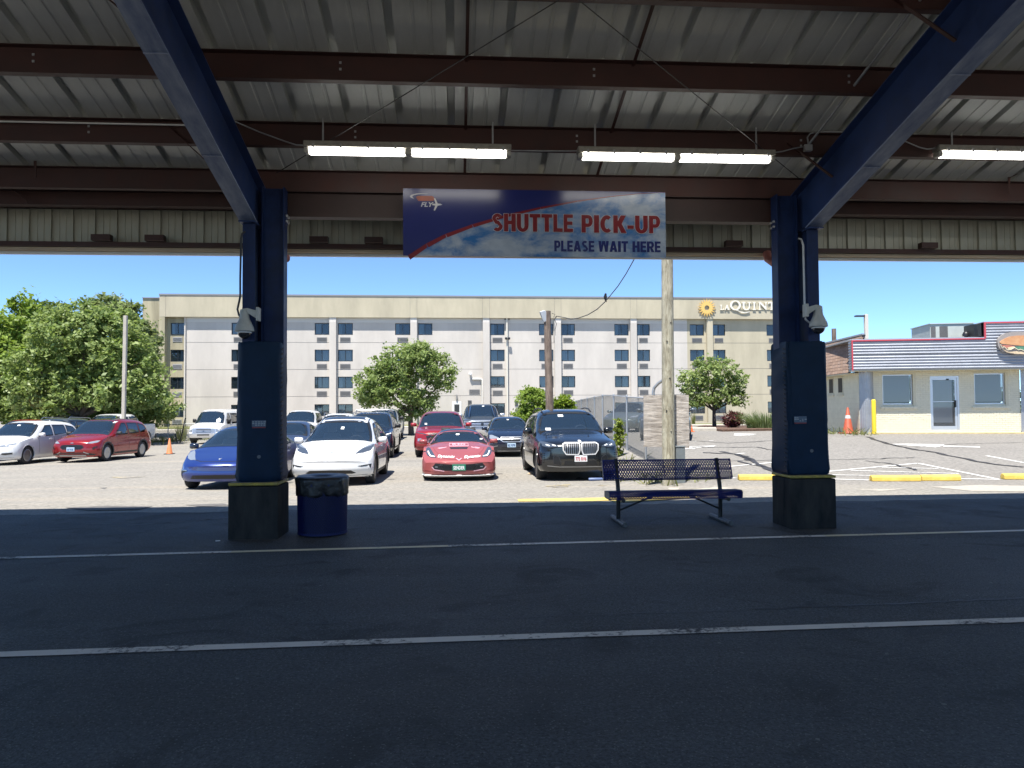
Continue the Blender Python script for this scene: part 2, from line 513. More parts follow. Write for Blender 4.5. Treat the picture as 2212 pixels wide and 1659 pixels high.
mb = MB()
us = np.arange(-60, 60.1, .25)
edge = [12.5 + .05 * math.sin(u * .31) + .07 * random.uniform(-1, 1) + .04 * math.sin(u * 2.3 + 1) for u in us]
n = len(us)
mb.add([uv(u, -.9, .004) for u in us] + [uv(u, 12.0, .004) for u in us] + [uv(u, e, .004) for u, e in zip(us, edge)],  # lane cut off behind the eye so paler ground bounces light up
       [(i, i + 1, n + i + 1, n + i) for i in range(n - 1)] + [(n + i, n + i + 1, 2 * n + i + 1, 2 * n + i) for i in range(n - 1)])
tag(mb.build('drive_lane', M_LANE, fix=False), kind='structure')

def strip(name, pts, width, mat, dz=.009, follow=True, seg=.6, wob=0.0):
    """flat painted strip along world points"""
    P = [Vector((p.x, p.y, 0)) for p in pts]
    Q = []
    for a, b in zip(P, P[1:]):
        k = max(1, int((b - a).length / seg))
        Q += [a.lerp(b, i / k) for i in range(k)]
    Q.append(P[-1])
    mb = MB(); vs = []
    for i, q in enumerate(Q):
        d = (Q[min(i + 1, len(Q) - 1)] - Q[max(i - 1, 0)]).normalized()
        nrm = Vector((-d.y, d.x, 0)) * (width / 2 * (1 + (random.uniform(-wob, wob) if wob else 0)))
        for s in (1, -1):
            p = q + nrm * s
            vs.append((p.x, p.y, (gz(p.x, p.y) if follow else 0) + dz))
    mb.add(vs, [(2 * i, 2 * i + 1, 2 * i + 3, 2 * i + 2) for i in range(len(Q) - 1)])
    return tag(mb.build(name, mat, fix=False), kind='structure')

def poly_mark(name, pix, mat, dz=.009):
    """flat painted patch from its corners, as a fan resting on the ground"""
    P = [G(*p) for p in pix]
    mb = MB(); mb.add([(p.x, p.y, p.z + dz) for p in P], [tuple(range(len(P)))])
    return tag(mb.build(name, mat, fix=False), kind='structure')

def ext(a, b, k0, k1):
    return a + (a - b) * k0, b + (b - a) * k1
a, b = G(0, 1207), G(2212, 1147)
p0, p1 = ext(a, b, .8, .8)
ya, yb = a.lerp(b, .20), a.lerp(b, .40); yc, yd = a.lerp(b, .78), a.lerp(b, .93)
strip('lane_line', [p0, ya], .11, M_LINE, .009, seg=2)
strip('lane_line', [ya, yb], .11, M_LINE_Y, .009, seg=2)
strip('lane_line', [yb, yc], .11, M_LINE, .009, seg=2)
strip('lane_line', [yc, yd], .11, M_LINE_Y, .009, seg=2)
strip('lane_line', [yd, p1], .11, M_LINE, .009, seg=2)
a, b = G(0, 1416), G(2212, 1341)
strip('lane_line', list(ext(a, b, .8, .8)), .115, M_LINE, .009, seg=.3, wob=.06)
# a crack and seams in the lane
def jag(a, b, n, amp):
    return [a.lerp(b, i / n) + Vector((random.uniform(-amp, amp), random.uniform(-amp, amp), 0)) for i in range(n + 1)]
strip('lane_crack', jag(G(1480, 1324), G(2300, 1290), 34, .02), .026, M_BLACK, .0075, seg=.4, wob=.7)
strip('lane_crack', jag(G(560, 1352), G(1480, 1324), 30, .02), .012, M_BLACK, .0075, seg=.4, wob=.7)
strip('lane_crack', jag(G(1950, 1112), G(2080, 1130), 10, .05), .03, M_BLACK, .0075, seg=.4, wob=.6)
strip('lane_crack', jag(G(270, 1137), G(500, 1118), 14, .10), .045, M_BLACK, .0075, seg=.4, wob=.7)
strip('lane_crack', jag(G(130, 1134), G(330, 1128), 12, .10), .035, M_BLACK, .0075, seg=.4, wob=.7)

# yellow and white marks on the sunlit lot
poly_mark('yellow_line', [(1118, 1079), (1300, 1076), (1440, 1071), (1440, 1077), (1290, 1083), (1120, 1084)], M_LINE_YEL)
poly_mark('yellow_line', [(1300, 1076), (1438, 1070), (1560, 1068), (1480, 1078), (1330, 1087), (1322, 1083)], M_LINE_YEL, .013)
for q in ([(1192,1052),(1226,1050),(1228,1051.5),(1194,1053.5)], [(1290,1049),(1318,1048),(1320,1049.5),(1296,1050)], [(1178,1050),(1232,1047),(1232,1048),(1178,1052)],
          [(985,976),(1010,974),(1014,976),(990,978)], [(1142,974),(1180,972),(1180,974),(1150,977)]):
    poly_mark('yellow_mark', q, M_FAINT)
for q in ([(183,980),(290,978),(292,980),(200,983)], [(240,1031),(318,1030),(260,1034)]):
    poly_mark('yellow_mark', q, M_FAINT)
for q in ([(1440,1054),(1560,1052),(1606,1060),(1590,1064),(1500,1066),(1455,1064)], [(2010,1052),(2120,1048),(2212,1050),(2212,1062),(2100,1061)], [(1850,1058),(1960,1056),(1905,1061)]):
    poly_mark('pale_patch', q, M_PALE, .005)

def pline(pts, w, mat=None, nm='white_line', dz=.009):
    strip(nm, [G(*p) for p in pts], w, mat or M_LINE_LOT, dz, seg=1.0)
Z6 = lambda x, y: (1474.7 + x / 3.0005, 553.0 + y / 3.0005)
for pts, w in (([Z6(920, 1400), Z6(1525, 1345)], .10), ([Z6(1525, 1345), Z6(2050, 1450)], .10), ([Z6(1090, 1392), Z6(1790, 1412)], .09),
               ([Z6(1290, 1372), Z6(1660, 1380)], .09), ([Z6(970, 1420), Z6(1250, 1426)], .09), ([Z6(980, 1448), Z6(1220, 1455)], .09), ([Z6(1800, 1446), Z6(2050, 1450)], .09),
               ([Z6(300, 1366), Z6(605, 1338)], .10), ([Z6(1970, 1296), Z6(2230, 1345)], .10), ([Z6(0, 1253), Z6(215, 1232)], .10),
               ([Z6(40, 1238), Z6(210, 1230)], .10), ([Z6(215, 1232), Z6(180, 1238)], .10), ([Z6(40, 1238), Z6(75, 1252)], .10), ([Z6(330, 1285), Z6(405, 1279)], .10),
               ([Z6(40, 1203), Z6(90, 1202)], .10), ([Z6(170, 1198), Z6(200, 1197)], .10), ([Z6(260, 1445), Z6(345, 1440)], .10)):
    pline(pts, w)
# two painted arrows
poly_mark('white_arrow', [Z6(1330, 1220), Z6(1450, 1219), Z6(1695, 1223), Z6(1690, 1232), Z6(1640, 1241), Z6(1560, 1236)], M_LINE_LOT, .010)
poly_mark('white_arrow', [Z6(1690, 1231), Z6(1925, 1238), Z6(1930, 1244), Z6(1690, 1238)], M_LINE_LOT, .014)
poly_mark('white_arrow', [Z6(335, 1153), Z6(480, 1155), Z6(430, 1163), Z6(330, 1165)], M_LINE_LOT, .010)
# sealed cracks
for pts, w in (([Z6(1190, 1172), Z6(1330, 1218), Z6(1480, 1250), Z6(1640, 1275), Z6(1800, 1310), Z6(2000, 1350), Z6(2212, 1370)], .13),
               ([Z6(0, 1195), Z6(300, 1215), Z6(605, 1195)], .07), ([Z6(60, 1240), Z6(330, 1243), Z6(470, 1240), Z6(605, 1265)], .08),
               ([Z6(130, 1275), Z6(330, 1285), Z6(430, 1318), Z6(605, 1400)], .15), ([Z6(260, 1270), Z6(400, 1300), Z6(435, 1325)], .16), ([Z6(300, 1330), Z6(605, 1326)], .06),
               ([Z6(900, 1322), Z6(1200, 1318), Z6(1500, 1308)], .06), ([Z6(1200, 1330), Z6(1370, 1352), Z6(1510, 1390)], .08),
               ([Z6(1500, 1240), Z6(1800, 1220), Z6(2212, 1210)], .05), ([Z6(910, 1165), Z6(1190, 1172)], .05), ([Z6(350, 1330), Z6(480, 1360), Z6(605, 1385)], .10)):
    q = [G(*p) for p in pts]
    q2 = []
    for i in range(len(q) - 1):
        for k in range(5):
            p = q[i].lerp(q[i + 1], k / 5); q2.append(p + Vector((random.uniform(-.06, .06), random.uniform(-.08, .08), 0)))
    q2.append(q[-1])
    strip('sealed_crack', q2, w, M_TAR, .0135, seg=.5, wob=.35)
# worn pits in the left lot
for q in ([(140,1097),(230,1093),(330,1094),(300,1101),(190,1103)], [(400,1091),(480,1088),(500,1092),(430,1095)], [(215,975+79),(232,1053),(226,1057)]):
    poly_mark('dark_patch', q, pbr('dark patch', (0.13, 0.125, 0.12), .9, noise=(9, .4)), .005)
for q in ([(150,886),(158,884),(163,887),(155,889)], [(660,877+0),(668,875),(675,878),(664,880)]):
    pass
# ------------------------------------------------------------------ the shuttle canopy (u along it, v away from the camera)
canopy = thing('canopy', 'steel shuttle canopy with blue frames, red purlins and grey sheet roof', 'canopy', (0, 0, 0), A)
def zr(v): return 4.80 + .25 * (10.27 - v)         # underside of the roof sheet
RIDGE, EAVE = 3.9, 11.60
U0, U1 = -15.25, 19.5

# roof panels: pan with two small ribs and one tall seam rib
w = .61
prof = [(0, 0), (.17, 0), (.18, .010), (.205, .010), (.215, 0), (.345, 0), (.355, .010), (.38, .010), (.39, 0), (.520, 0), (.527, .075), (.603, .075), (.61, 0)]
def roof_mesh(v0, v1):
    mb = MB(); k = len(prof)
    for v in (v0, v1): mb.v += [(x, v, zr(v) + z) for x, z in prof]
    mb.f = [(i, i + 1, k + i + 1, k + i) for i in range(k - 1)]; mb.mi = [0] * (k - 1)
    return mb.mesh('roof_panel', M_GALV)
rm = roof_mesh(RIDGE, EAVE)
for i in range(int((U1 - U0) / w)):
    link('roof_panel', rm, canopy, (U0 + i * w, 0, 0))
mb = MB()
mb.add([(U0, RIDGE, zr(RIDGE) - .01), (U1, RIDGE, zr(RIDGE) - .01), (U1, -2.6, zr(EAVE)), (U0, -2.6, zr(EAVE))], [(0, 1, 2, 3)])
mb.build('unseen_back_roof', M_GALV, canopy)  # unseen slope behind the eye, kept short to let light in
mb = MB(); mb.box((U0, RIDGE - .35, zr(RIDGE) + .066), (U1, RIDGE + .35, zr(RIDGE) + .09)); mb.build('ridge_cap', M_GALV, canopy)  # cap and closure added unseen to block sun leaking through the ribs
mb = MB(); mb.box((U0, RIDGE - .02, zr(RIDGE) - .009), (U1, RIDGE - .001, zr(RIDGE) + .065)); mb.build('ridge_closure', M_GALV, canopy)

# purlins (Z section) and the eave strut
def purlin(v, dep=.28, name='purlin'):
    mb = MB(); z1 = zr(v) - .004; z0 = z1 - dep
    mb.box((U0, v - .004, z0), (U1, v + .004, z1))
    mb.box((U0, v + .0045, z0), (U1, v + .085, z0 + .006))
    mb.box((U0, v - .085, z1 - .026), (U1, v - .0045, z1 - .020))
    mb.box((U0, v + .085, z0), (U1, v + .090, z0 + .03))
    o = mb.build(name, M_STEEL_RED, canopy)
    return o
PV = [10.27, 9.24, 8.05, 6.84, 5.63, 4.42]
for v in PV: purlin(v)
mb = MB()
for u in np.arange(U0 + .4, U1, .61):                # bolts in pairs through the purlin webs
    pass
for v in PV[1:4]:
    for u in (-4.3, -1.2, 1.5, 4.35, 7.6):
        for k in (.10, .17):
            mb.box((u - .012, v - .014, zr(v) - k - .012), (u + .012, v - .0045, zr(v) - k + .012))
tag(mb.build('purlin_bolts', M_GREY_MET, canopy), kind='stuff')

# girts and beams above the opening
def beam(name, u0, u1, v, z0, z1, fl=.16, mat=M_STEEL_RED):
    mb = MB()
    mb.box((u0, v - .005, z0 + .0105), (u1, v + .005, z1))
    mb.box((u0, v - fl / 2, z0), (u1, v + fl / 2, z0 + .010))
    mb.box((u0, v - fl / 2, z1 + .0005), (u1, v + fl / 2, z1 + .010))
    return mb.build(name, mat, canopy)
CU = (-2.515, 4.665)
M_HEAD = pbr('red steel darkened as unlit', (0.030, 0.012, 0.010), .6, noise=(3, .3))  # purlin red darkened, painting the header as if little light reached it
beam('header_beam', CU[0] + .16, CU[1] - .16, 10.32, 4.165, 4.50, mat=M_HEAD)
beam('fascia_girt', U0, U1, 11.25, 4.495, 4.535, .06)
beam('header_beam', U0, CU[0] - .16, 10.75, 4.40, 4.60, .14)
beam('header_beam', CU[1] + .16, U1, 10.75, 4.40, 4.60, .14)
mb = MB()
mb.box((U0, 11.23, 3.955), (U1, 11.335, 4.02)); mb.build('base_channel', M_STEEL_RED, canopy)
M_TAN = pbr('tan of lit channel underside', (0.55, 0.44, 0.31), .6, noise=(3, .3), streak=(.3, 1, 1))  # tan strip painting the channel's underside as lit from below
mb = MB(); mb.box((U0, 11.30, 3.91), (U1, 11.44, 3.952)); mb.build('lit_underside_strip', M_TAN, canopy)
mb = MB(); mb.box((U0, 11.40, 3.872), (U1, 11.46, 3.908)); mb.build('drip_edge', M_WHITE_MET, canopy)
# fascia panels, one foot wide, stepped edge to edge
fm = MB(); fw = .305
fp = [(0, 0), (.10, 0), (.105, .006), (.115, .006), (.12, 0), (.19, 0), (.195, .006), (.205, .006), (.21, 0), (.270, 0), (.275, -.034), (.305, -.034), (.305, 0)]
k = len(fp)
for z in (3.955, 4.52): fm.v += [(x, y, z) for x, y in fp]
fm.f = [(i, i + 1, k + i + 1, k + i) for i in range(k - 1)]; fm.mi = [0] * (k - 1)
fmesh = fm.mesh('fascia_panel', M_FASCIA)
for i in range(int((U1 - U0) / fw)):
    link('fascia_panel', fmesh, canopy, (U0 + i * fw, 11.385, 0))
mb = MB(); mb.box((U0, 11.47, 4.0), (U1, 11.62, 4.64)); mb.build('gutter', M_FASCIA, canopy)
for px in (222, 337, 690, 808, 1583, 2002):
    d = ray(px, 517); Y = 11.2 * UX / (1 - 0) ; p = d * (11.2 / (-d.x * UY + d.y * UX)); u = p.x * UX + p.y * UY
    mb = MB(); mb.box((u - .13, 11.12, 4.021), (u + .13, 11.225, 4.105)); mb.build('channel_block', M_STEEL_RED, canopy)

# frames: tapered rafter + column + padding + concrete pedestal
def frame(uc, pad_round, cam_side):
    u = uc + cam_side * .085
    vF = 9.80                                         # front flange of the column
    # rafter
    k, v0 = .25, vF - .02                             # bottom flange line
    zb = lambda v: 3.99 + k * (v0 - v)
    zt = lambda v: zr(v) - .30
    mb = MB()
    vs = [(v0 + .55, zb(v0)), (v0, zb(v0)), (3.9, zb(3.9)), (3.9, zt(3.9)), (v0 + .72, zt(v0 + .72))]
    mb.prism(vs, (u - .006, 0, 0), (0, 1, 0), (0, 0, 1), (.012, 0, 0))
    mb.build('rafter_web', M_STEEL_BLUE, canopy)
    mb = MB()
    fwd = .105
    mb.add([(u - fwd, v0, zb(v0)), (u + fwd, v0, zb(v0)), (u + fwd, 3.9, zb(3.9)), (u - fwd, 3.9, zb(3.9)),
            (u - fwd, v0, zb(v0) - .018), (u + fwd, v0, zb(v0) - .018), (u + fwd, 3.9, zb(3.9) - .018), (u - fwd, 3.9, zb(3.9) - .018)],
           [(0, 1, 2, 3), (4, 7, 6, 5), (0, 4, 5, 1), (1, 5, 6, 2), (2, 6, 7, 3), (3, 7, 4, 0)])
    mb.build('rafter_flange', M_BLUE_CHALK, canopy)
    mb = MB()
    v1 = v0 + .72
    mb.add([(u - fwd, v1, zt(v1)), (u + fwd, v1, zt(v1)), (u + fwd, 3.9, zt(3.9)), (u - fwd, 3.9, zt(3.9)),
            (u - fwd, v1, zt(v1) + .014), (u + fwd, v1, zt(v1) + .014), (u + fwd, 3.9, zt(3.9) + .014), (u - fwd, 3.9, zt(3.9) + .014)],
           [(0, 3, 2, 1), (4, 5, 6, 7), (0, 1, 5, 4), (1, 2, 6, 5), (2, 3, 7, 6), (3, 0, 4, 7)])
    mb.build('rafter_flange', M_STEEL_BLUE, canopy)
    for vv in (v0 - 1.45, v0 - 3.0):                   # splice seams on the flange
        mb = MB(); mb.box((u - fwd - .002, vv - .012, zb(vv) - .024), (u + fwd + .002, vv + .012, zb(vv) - .0185)); mb.build('weld_seam', M_BLUE_CHALK, canopy)
    # main column under the rafter, and the portal column bolted beside it inside the bay
    vF, vB = 9.80, 10.27
    mb = MB()
    mb.box((u - .078, vF, .70), (u + .078, vF + .014, zb(v0) + .02))
    mb.box((u - .078, vB - .014, .70), (u + .078, vB, 4.52))
    mb.box((u - .005, vF + .0145, .70), (u + .005, vB - .0145, 4.50))
    for z in (2.9, 4.0): mb.box((u - .07, vF + .015, z), (u + .07, vB - .015, z + .012))
    mb.build('column', M_COLUMN, canopy)
    mb = MB(); q = -cam_side
    def bx(a, c, v0_, v1_, z0_, z1_): mb.box((min(u + q * a, u + q * c), v0_, z0_), (max(u + q * a, u + q * c), v1_, z1_))
    bx(.10, .112, 10.02, 10.22, .70, 4.50); bx(.373, .385, 10.02, 10.22, .70, 4.50); bx(.1125, .3725, 10.115, 10.125, .70, 4.50)
    bx(.3855, .400, 10.06, 10.18, 4.02, 4.165)
    mb.build('portal_column', M_COLUMN, canopy)
    mb = MB()
    for z in (4.05, 4.12):
        for y in (10.07, 10.16): bx(.4005, .425, y - .012, y + .012, z, z + .024)
    tag(mb.build('bolts', M_GREY_MET, canopy), kind='stuff')
    mb = MB(); mb.box((u - .10, v0 - .10, zb(v0) - .034), (u + .10, v0 + .12, zb(v0) - .0185)); mb.build('knee_plate', M_STEEL_BLUE, canopy)
    u = uc - cam_side * .03
    # padding wrapped round the column foot
    mb = MB(); r = pad_round; hx, hy = .282, .29; cv = 10.05; ring = []
    for cx, cy, a0 in ((hx - r, hy - r, 0), (-hx + r, hy - r, 90), (-hx + r, -hy + r, 180), (hx - r, -hy + r, 270)):
        for q in range(7):
            a = R(a0 + 15 * q); ring.append((cx + r * math.cos(a), cy + r * math.sin(a)))
    n = len(ring); zs = [.705, .72, .78, .9, 1.1, 1.3, 1.36, 1.42, 1.6, 1.8, 2.0, 2.2, 2.38, 2.44, 2.465]
    sc = [.93, 1.0, 1.03, 1.01, .995, .99, .975, .99, .985, .98, .975, .97, .97, .965, .93]
    for z, s_ in zip(zs, sc):
        for i, (x, y) in enumerate(ring):
            j = .006 * math.sin(i * 2.1 + z * 7) + .005 * random.uniform(-1, 1)
            zz = z + (random.uniform(-.012, .012) if z > 2.4 else 0)
            mb.v.append((u + x * s_ + j, cv + y * s_ + j, zz))
    for a_ in range(len(zs) - 1):
        for i in range(n):
            mb.f.append((a_ * n + i, a_ * n + (i + 1) % n, (a_ + 1) * n + (i + 1) % n, (a_ + 1) * n + i)); mb.mi.append(0)
    mb.f.append(tuple(range(len(mb.v) - n, len(mb.v)))); mb.mi.append(0)
    pad = mb.build('column_pad', M_PAD, canopy, smooth=50)
    # lacing down one side edge
    mb = MB(); xs_ = u + cam_side * (-hx - .004)
    for z in np.arange(.8, 2.42, .06):
        mb.tube([(xs_, cv - hy + .05, z), (xs_ - cam_side * .012, cv - hy + .085, z + .02), (xs_, cv - hy + .12, z + .01)], .006, 5)
    mb.build('pad_lacing', M_BLACK, pad)
    # warning sticker
    mb = MB(); y0 = cv - hy * 1.0 - .006; ux = u + (.03 if cam_side < 0 else -.12)
    mb.box((ux - .085, y0 - .006, 1.395), (ux + .085, y0 + .004, 1.475), 0)
    for rr in range(3):
        for cc in range(5):
            if random.random() < .7:
                x_ = ux - .08 + cc * .034; z_ = 1.462 - rr * .02
                mb.box((x_, y0 - .0075, z_ - .012), (x_ + random.uniform(.015, .03), y0 - .0063, z_), 1)
    mb.box((ux - .08, y0 - .0075, 1.378), (ux + .08, y0 - .0005, 1.394), 2)
    mb.build('warning_label', [pbr('sticker blue', (.05, .09, .15), .4), pbr('sticker pale', (.30, .32, .34), .5), pbr('sticker red', (.18, .02, .03), .5)], pad)
    mb = MB(); mb.lathe([(0, 0), (.022, 0), (.022, .012), (0, .014)], 12, (u + .03, y0 - .002, 1.02), axis='Y'); mb.build('snap_button', pbr('dull button', (.12, .13, .14), .5), pad)
    # pedestal
    u = uc; cv = 10.03
    mb = MB(); h = .306
    mb.box((u - h, cv - h, -.05), (u + h, cv + h, .655))
    ped = mb.build('pedestal', M_CONC, canopy, bevel=.018)
    mb = MB(); e = h + .002
    mb.box((u - e, cv - e, .664), (u + e, cv + e, .700)); mb.build('yellow_edge', M_YELLOW, ped, bevel=.012)
    mb = MB(); mb.box((u - h + .04, cv - h + .04, .7005), (u + h - .04, cv + h - .04, .7035)); mb.build('pedestal_top', M_CONC_TOP, ped)
    return zb
zbL = frame(CU[0], .17, -1)
zbR = frame(CU[1], .06, 1)

# flange braces between purlins and rafters
def cbar(p0, v0, p1, v1, w, h, mat, name, parent=canopy, tube=0):
    """bar between two sight lines at given v"""
    def pt(p, v):
        d = ray(*p); t = (v) / (-d.x * UY + d.y * UX); q = d * t
        return Vector((q.x * UX + q.y * UY, v, EYE + q.z))
    a, b = pt(p0, v0), pt(p1, v1)
    mb = MB()
    if tube: mb.tube([a, b], tube, 6)
    else: mb.bar(a, b, w, h)
    return mb.build(name, mat, parent)
cbar((1700, 308), 9.22, (1818, 397), 9.22, .045, .012, M_STEEL_RED, 'flange_brace')
cbar((1930, -4), 6.82, (2085, 103), 6.82, .045, .012, M_STEEL_RED, 'flange_brace')
cbar((353, 264), 9.22, (462, 362), 9.22, .045, .012, M_STEEL_RED, 'flange_brace')
cbar((232, -4), 6.82, (268, 26), 6.82, .045, .012, M_STEEL_RED, 'flange_brace')
cbar((-20, 285), 10.2, (75, 347), 10.2, .04, .012, M_STEEL_RED, 'flange_brace')
cbar((76, 345), 10.16, (76, 384), 10.16, .03, .012, M_STEEL_RED, 'flange_brace')
cbar((-6, 384), 10.65, (60, 437), 10.65, .05, .012, M_STEEL_RED, 'flange_brace')
cbar((2180, 372), 10.16, (2180, 418), 10.16, .03, .012, M_STEEL_RED, 'flange_brace')
cbar((2180, 384), 10.15, (2260, 345), 10.15, .02, .01, M_STEEL_RED, 'flange_brace')
# sag straps up the slope of the roof
for u in (.13, 1.93):
    mb = MB(); mb.bar((u, 10.2, zr(10.2) - .05), (u, 4.0, zr(4.0) - .05), .035, .012); mb.build('sag_strap', M_STEEL_RED, canopy)
# crossed bracing rods
for a, b in (((-2.28, 9.85, 4.62), (.83, 6.9, 5.29)), ((4.66, 9.85, 4.62), (1.23, 6.87, 5.30))):
    a, b = Vector(a), Vector(b); mb = MB(); mb.tube([a, b + (b - a) * .9], .0055, 6); mb.build('bracing_rod', M_DARK_MET, canopy)
# gutter outlets
M_PINK = pbr('faded red downspout', (0.42, 0.16, 0.13), .5, noise=(8, .2))
for px, s in ((613, 1), (1662, 1)):
    d = ray(px, 556); t = 11.3 / (-d.x * UY + d.y * UX); q = d * t; u = q.x * UX + q.y * UY
    mb = MB(); mb.tube([(u - .06 * s, 11.25, 3.95), (u - .06 * s, 11.2, 3.84), (u - .03 * s, 11.1, 3.77), (u + .05 * s, 11.0, 3.755), (u + .12 * s, 10.9, 3.74)], .062, 10)
    mb.build('downspout_elbow', M_PINK, canopy, smooth=60)

# ------------------------------------------------------------------ hanging strip lights
M_TUBE = pbr('lit fluorescent diffuser', (0.9, 0.9, 0.86), .4, emit=((1.0, 0.97, 0.90), 4.0))
M_TUBE_END = pbr('clear diffuser end', (0.50, 0.50, 0.46), .25)
M_HOUSING = pbr('dusty white housing', (0.34, 0.33, 0.29), .6, noise=(14, .3))
def strip_light(px, py, v, label):
    d = ray(px, py); t = v / (-d.x * UY + d.y * UX); q = d * t
    u, z = q.x * UX + q.y * UY, EYE + q.z
    L = 2.46
    root = thing('strip_light', label, 'strip light', uv(u, v, z), A, 'fluorescent strip lights under the canopy roof')
    mb = MB(); mb.box((0, -.075, .012), (L, .075, .085)); hs = mb.build('housing', M_HOUSING, root, bevel=.012)
    mb = MB()
    for x in np.arange(.12, L, .32): mb.box((x - .012, -.088, -.006), (x + .012, -.0755, .045))
    tag(mb.build('clips', M_GREY_MET, root), kind='stuff')
    for x0, x1 in ((.07, L / 2 - .05), (L / 2 + .05, L - .07)):
        mb = MB(); prof = [(-.062, .010), (-.066, -.02), (-.045, -.055), (0, -.066), (.045, -.055), (.066, -.02), (.062, .010)]
        n = len(prof)
        for x in (x0, x1): mb.v += [(x, y, zz) for y, zz in prof]
        mb.f = [(i, i + 1, n + i + 1, n + i) for i in range(n - 1)] + [tuple(range(n)), tuple(range(2 * n - 1, n - 1, -1))]; mb.mi = [0] * len(mb.f)
        mb.build('lit_diffuser', M_TUBE, root, smooth=50)
    for x0, x1 in ((0.0, .068), (L / 2 - .048, L / 2 + .048), (L - .068, L)):
        mb = MB(); mb.box((x0, -.064, -.060), (x1, .064, .010)); mb.build('end_cap', M_TUBE_END, root, bevel=.02)
    for x in (.22, L - .22):
        mb = MB(); mb.box((x - .010, -.004, .086), (x + .010, .004, .086 + max(.05, zr(v) - .02 - z - .086))); mb.build('hanger', M_GREY_MET, root)
    return root
strip_light(657, 322, 9.12, 'lit strip light left of the shuttle sign, nearest the left blue column')
strip_light(1247, 334, 9.12, 'lit strip light above the right half of the shuttle sign')
strip_light(2021, 330, 9.12, 'lit strip light cut off by the right frame edge')

# conduits
def conduit(name, label, pts, r, mat=M_GREY_MET, n=7):
    mb = MB(); mb.tube(pts, r, n)
    return tag(mb.build(name, mat, smooth=60), label, name)
def pv(p, v):
    d = ray(*p); t = v / (-d.x * UY + d.y * UX); return Vector((d.x * t, d.y * t, EYE + d.z * t))
conduit('conduit', 'bright conduit running up the roof slope left of the right rafter', [pv((1742, 318), 9.16), pv((1748, 311), 9.14), pv((1748, 311), 9.14) + uv(0, -4.6, 1.15)], .016)
conduit('conduit', 'thin pale conduit along the purlin in the left bay', [uv(-9.5, 9.14, 4.96), uv(-2.6, 9.14, 4.96)], .011, M_WHITE_MET)
conduit('wire', 'drooping lamp wire from left rafter to the left strip light', [pv((498, 258), 9.16), pv((560, 285), 9.12), pv((615, 305), 9.12), pv((640, 313), 9.12), pv((659, 314), 9.12)], .008)
conduit('wire', 'short lamp wire between the two middle strip lights', [pv((1096, 325), 9.12), pv((1170, 326), 9.12), pv((1247, 326), 9.12)], .008)
conduit('wire', 'bent conduit hooked over the purlin by the right rafter', [pv((1746, 312), 9.14), pv((1744, 297), 9.15), pv((1750, 288), 9.16), pv((1765, 285), 9.17), pv((1830, 285), 9.17)], .010)
conduit('wire', 'wire from right rafter to the cut off strip light', [pv((1943, 300), 9.16), pv((1985, 318), 9.14), pv((2003, 322), 9.13), pv((2022, 320), 9.12)], .008)
conduit('wire', 'wire from the middle right strip light to the junction box', [pv((1668, 330), 9.12), pv((1690, 327), 9.12), pv((1712, 321), 9.12), pv((1734, 317), 9.14)], .008)
mb = MB(); p = pv((1745, 318), 9.14); mb.box((p.x - .05, p.y - .03, p.z - .05), (p.x + .05, p.y + .03, p.z + .03))
tag(mb.build('junction_box', M_GREY_MET, bevel=.006), 'grey junction box under the purlin by the right rafter', 'junction box')

# ------------------------------------------------------------------ shuttle sign
def sign_material():
    m = bpy.data.materials.new('printed sky sign'); m.use_nodes = True
    nt = m.node_tree; b = nt.nodes['Principled BSDF']
    tc = nt.nodes.new('ShaderNodeTexCoord'); P = tc.outputs['Object']
    mp = nt.nodes.new('ShaderNodeMapping'); mp.inputs['Scale'].default_value = (1.0, 1, 1.7); mp.inputs['Location'].default_value = (3.1, 0, .7); nt.links.new(P, mp.inputs[0])
    n = node_noise(nt, mp.outputs[0], 1.9, 9, .62, .3)
    n2 = node_noise(nt, mp.outputs[0], 5.0, 6, .6)
    c = node_mix(nt, node_range(nt, n, .40, .58), (0.015, 0.10, 0.28), (0.28, 0.33, 0.40))
    c = node_mix(nt, node_math(nt, 'MULTIPLY', node_range(nt, n2, .45, .7), .5), c, (0.17, 0.21, 0.27))
    nt.links.new(c, b.inputs['Base Color']); b.inputs['Roughness'].default_value = .22
    return m
SW, SH = 3.49, .885
sign = thing('shuttle_sign', 'blue and cloud print shuttle pick up sign hung across the canopy', 'sign', uv(-.68, 9.98, 3.605), A)
mb = MB(); mb.box((0, 0, 0), (SW, .03, SH)); mb.build('sign_board', sign_material(), sign)
M_NAVY = pbr('navy print', (0.006, 0.012, 0.10), .22)
M_RED = pbr('dark red print', (0.13, 0.004, 0.009), .25)
curve = [(.06, 0), (.30, .16), (.55, .29), (.90, .42), (1.35, .555), (1.8, .66), (2.3, .755), (2.75, .82), (3.15, .86), (SW, .878)]
mb = MB(); mb.add([(0.0, -.0022, 0), (.06, -.0022, 0)] + [(x, -.0022, z) for x, z in curve[1:]] + [(SW, -.0022, SH), (0, -.0022, SH)], [tuple(range(len(curve) + 3))]); mb.build('navy_field', M_NAVY, sign, fix=False)
mb = MB(); up = [(x, z) for x, z in curve]; wd = [.055, .05, .045, .04, .034, .026, .018, .012, .006, .003]
for i in range(len(up) - 1):
    (x0, z0), (x1, z1) = up[i], up[i + 1]
    mb.quad((x0, -.0044, z0), (x1, -.0044, z1), (x1 + .3 * wd[i+1], -.0044, z1 - wd[i + 1]), (x0 + .6 * wd[i], -.0044, z0 - wd[i]))
mb.build('red_swoosh', M_RED, sign, fix=False)
X_, Z_ = (1, 0, 0), (0, 0, 1)
sx = SW / 2102.0; px0 = 50; top = 55; sy = SH / 520.0
def SGN(x, y): return ((x - px0) * sx, SH - (y - top) * sy)
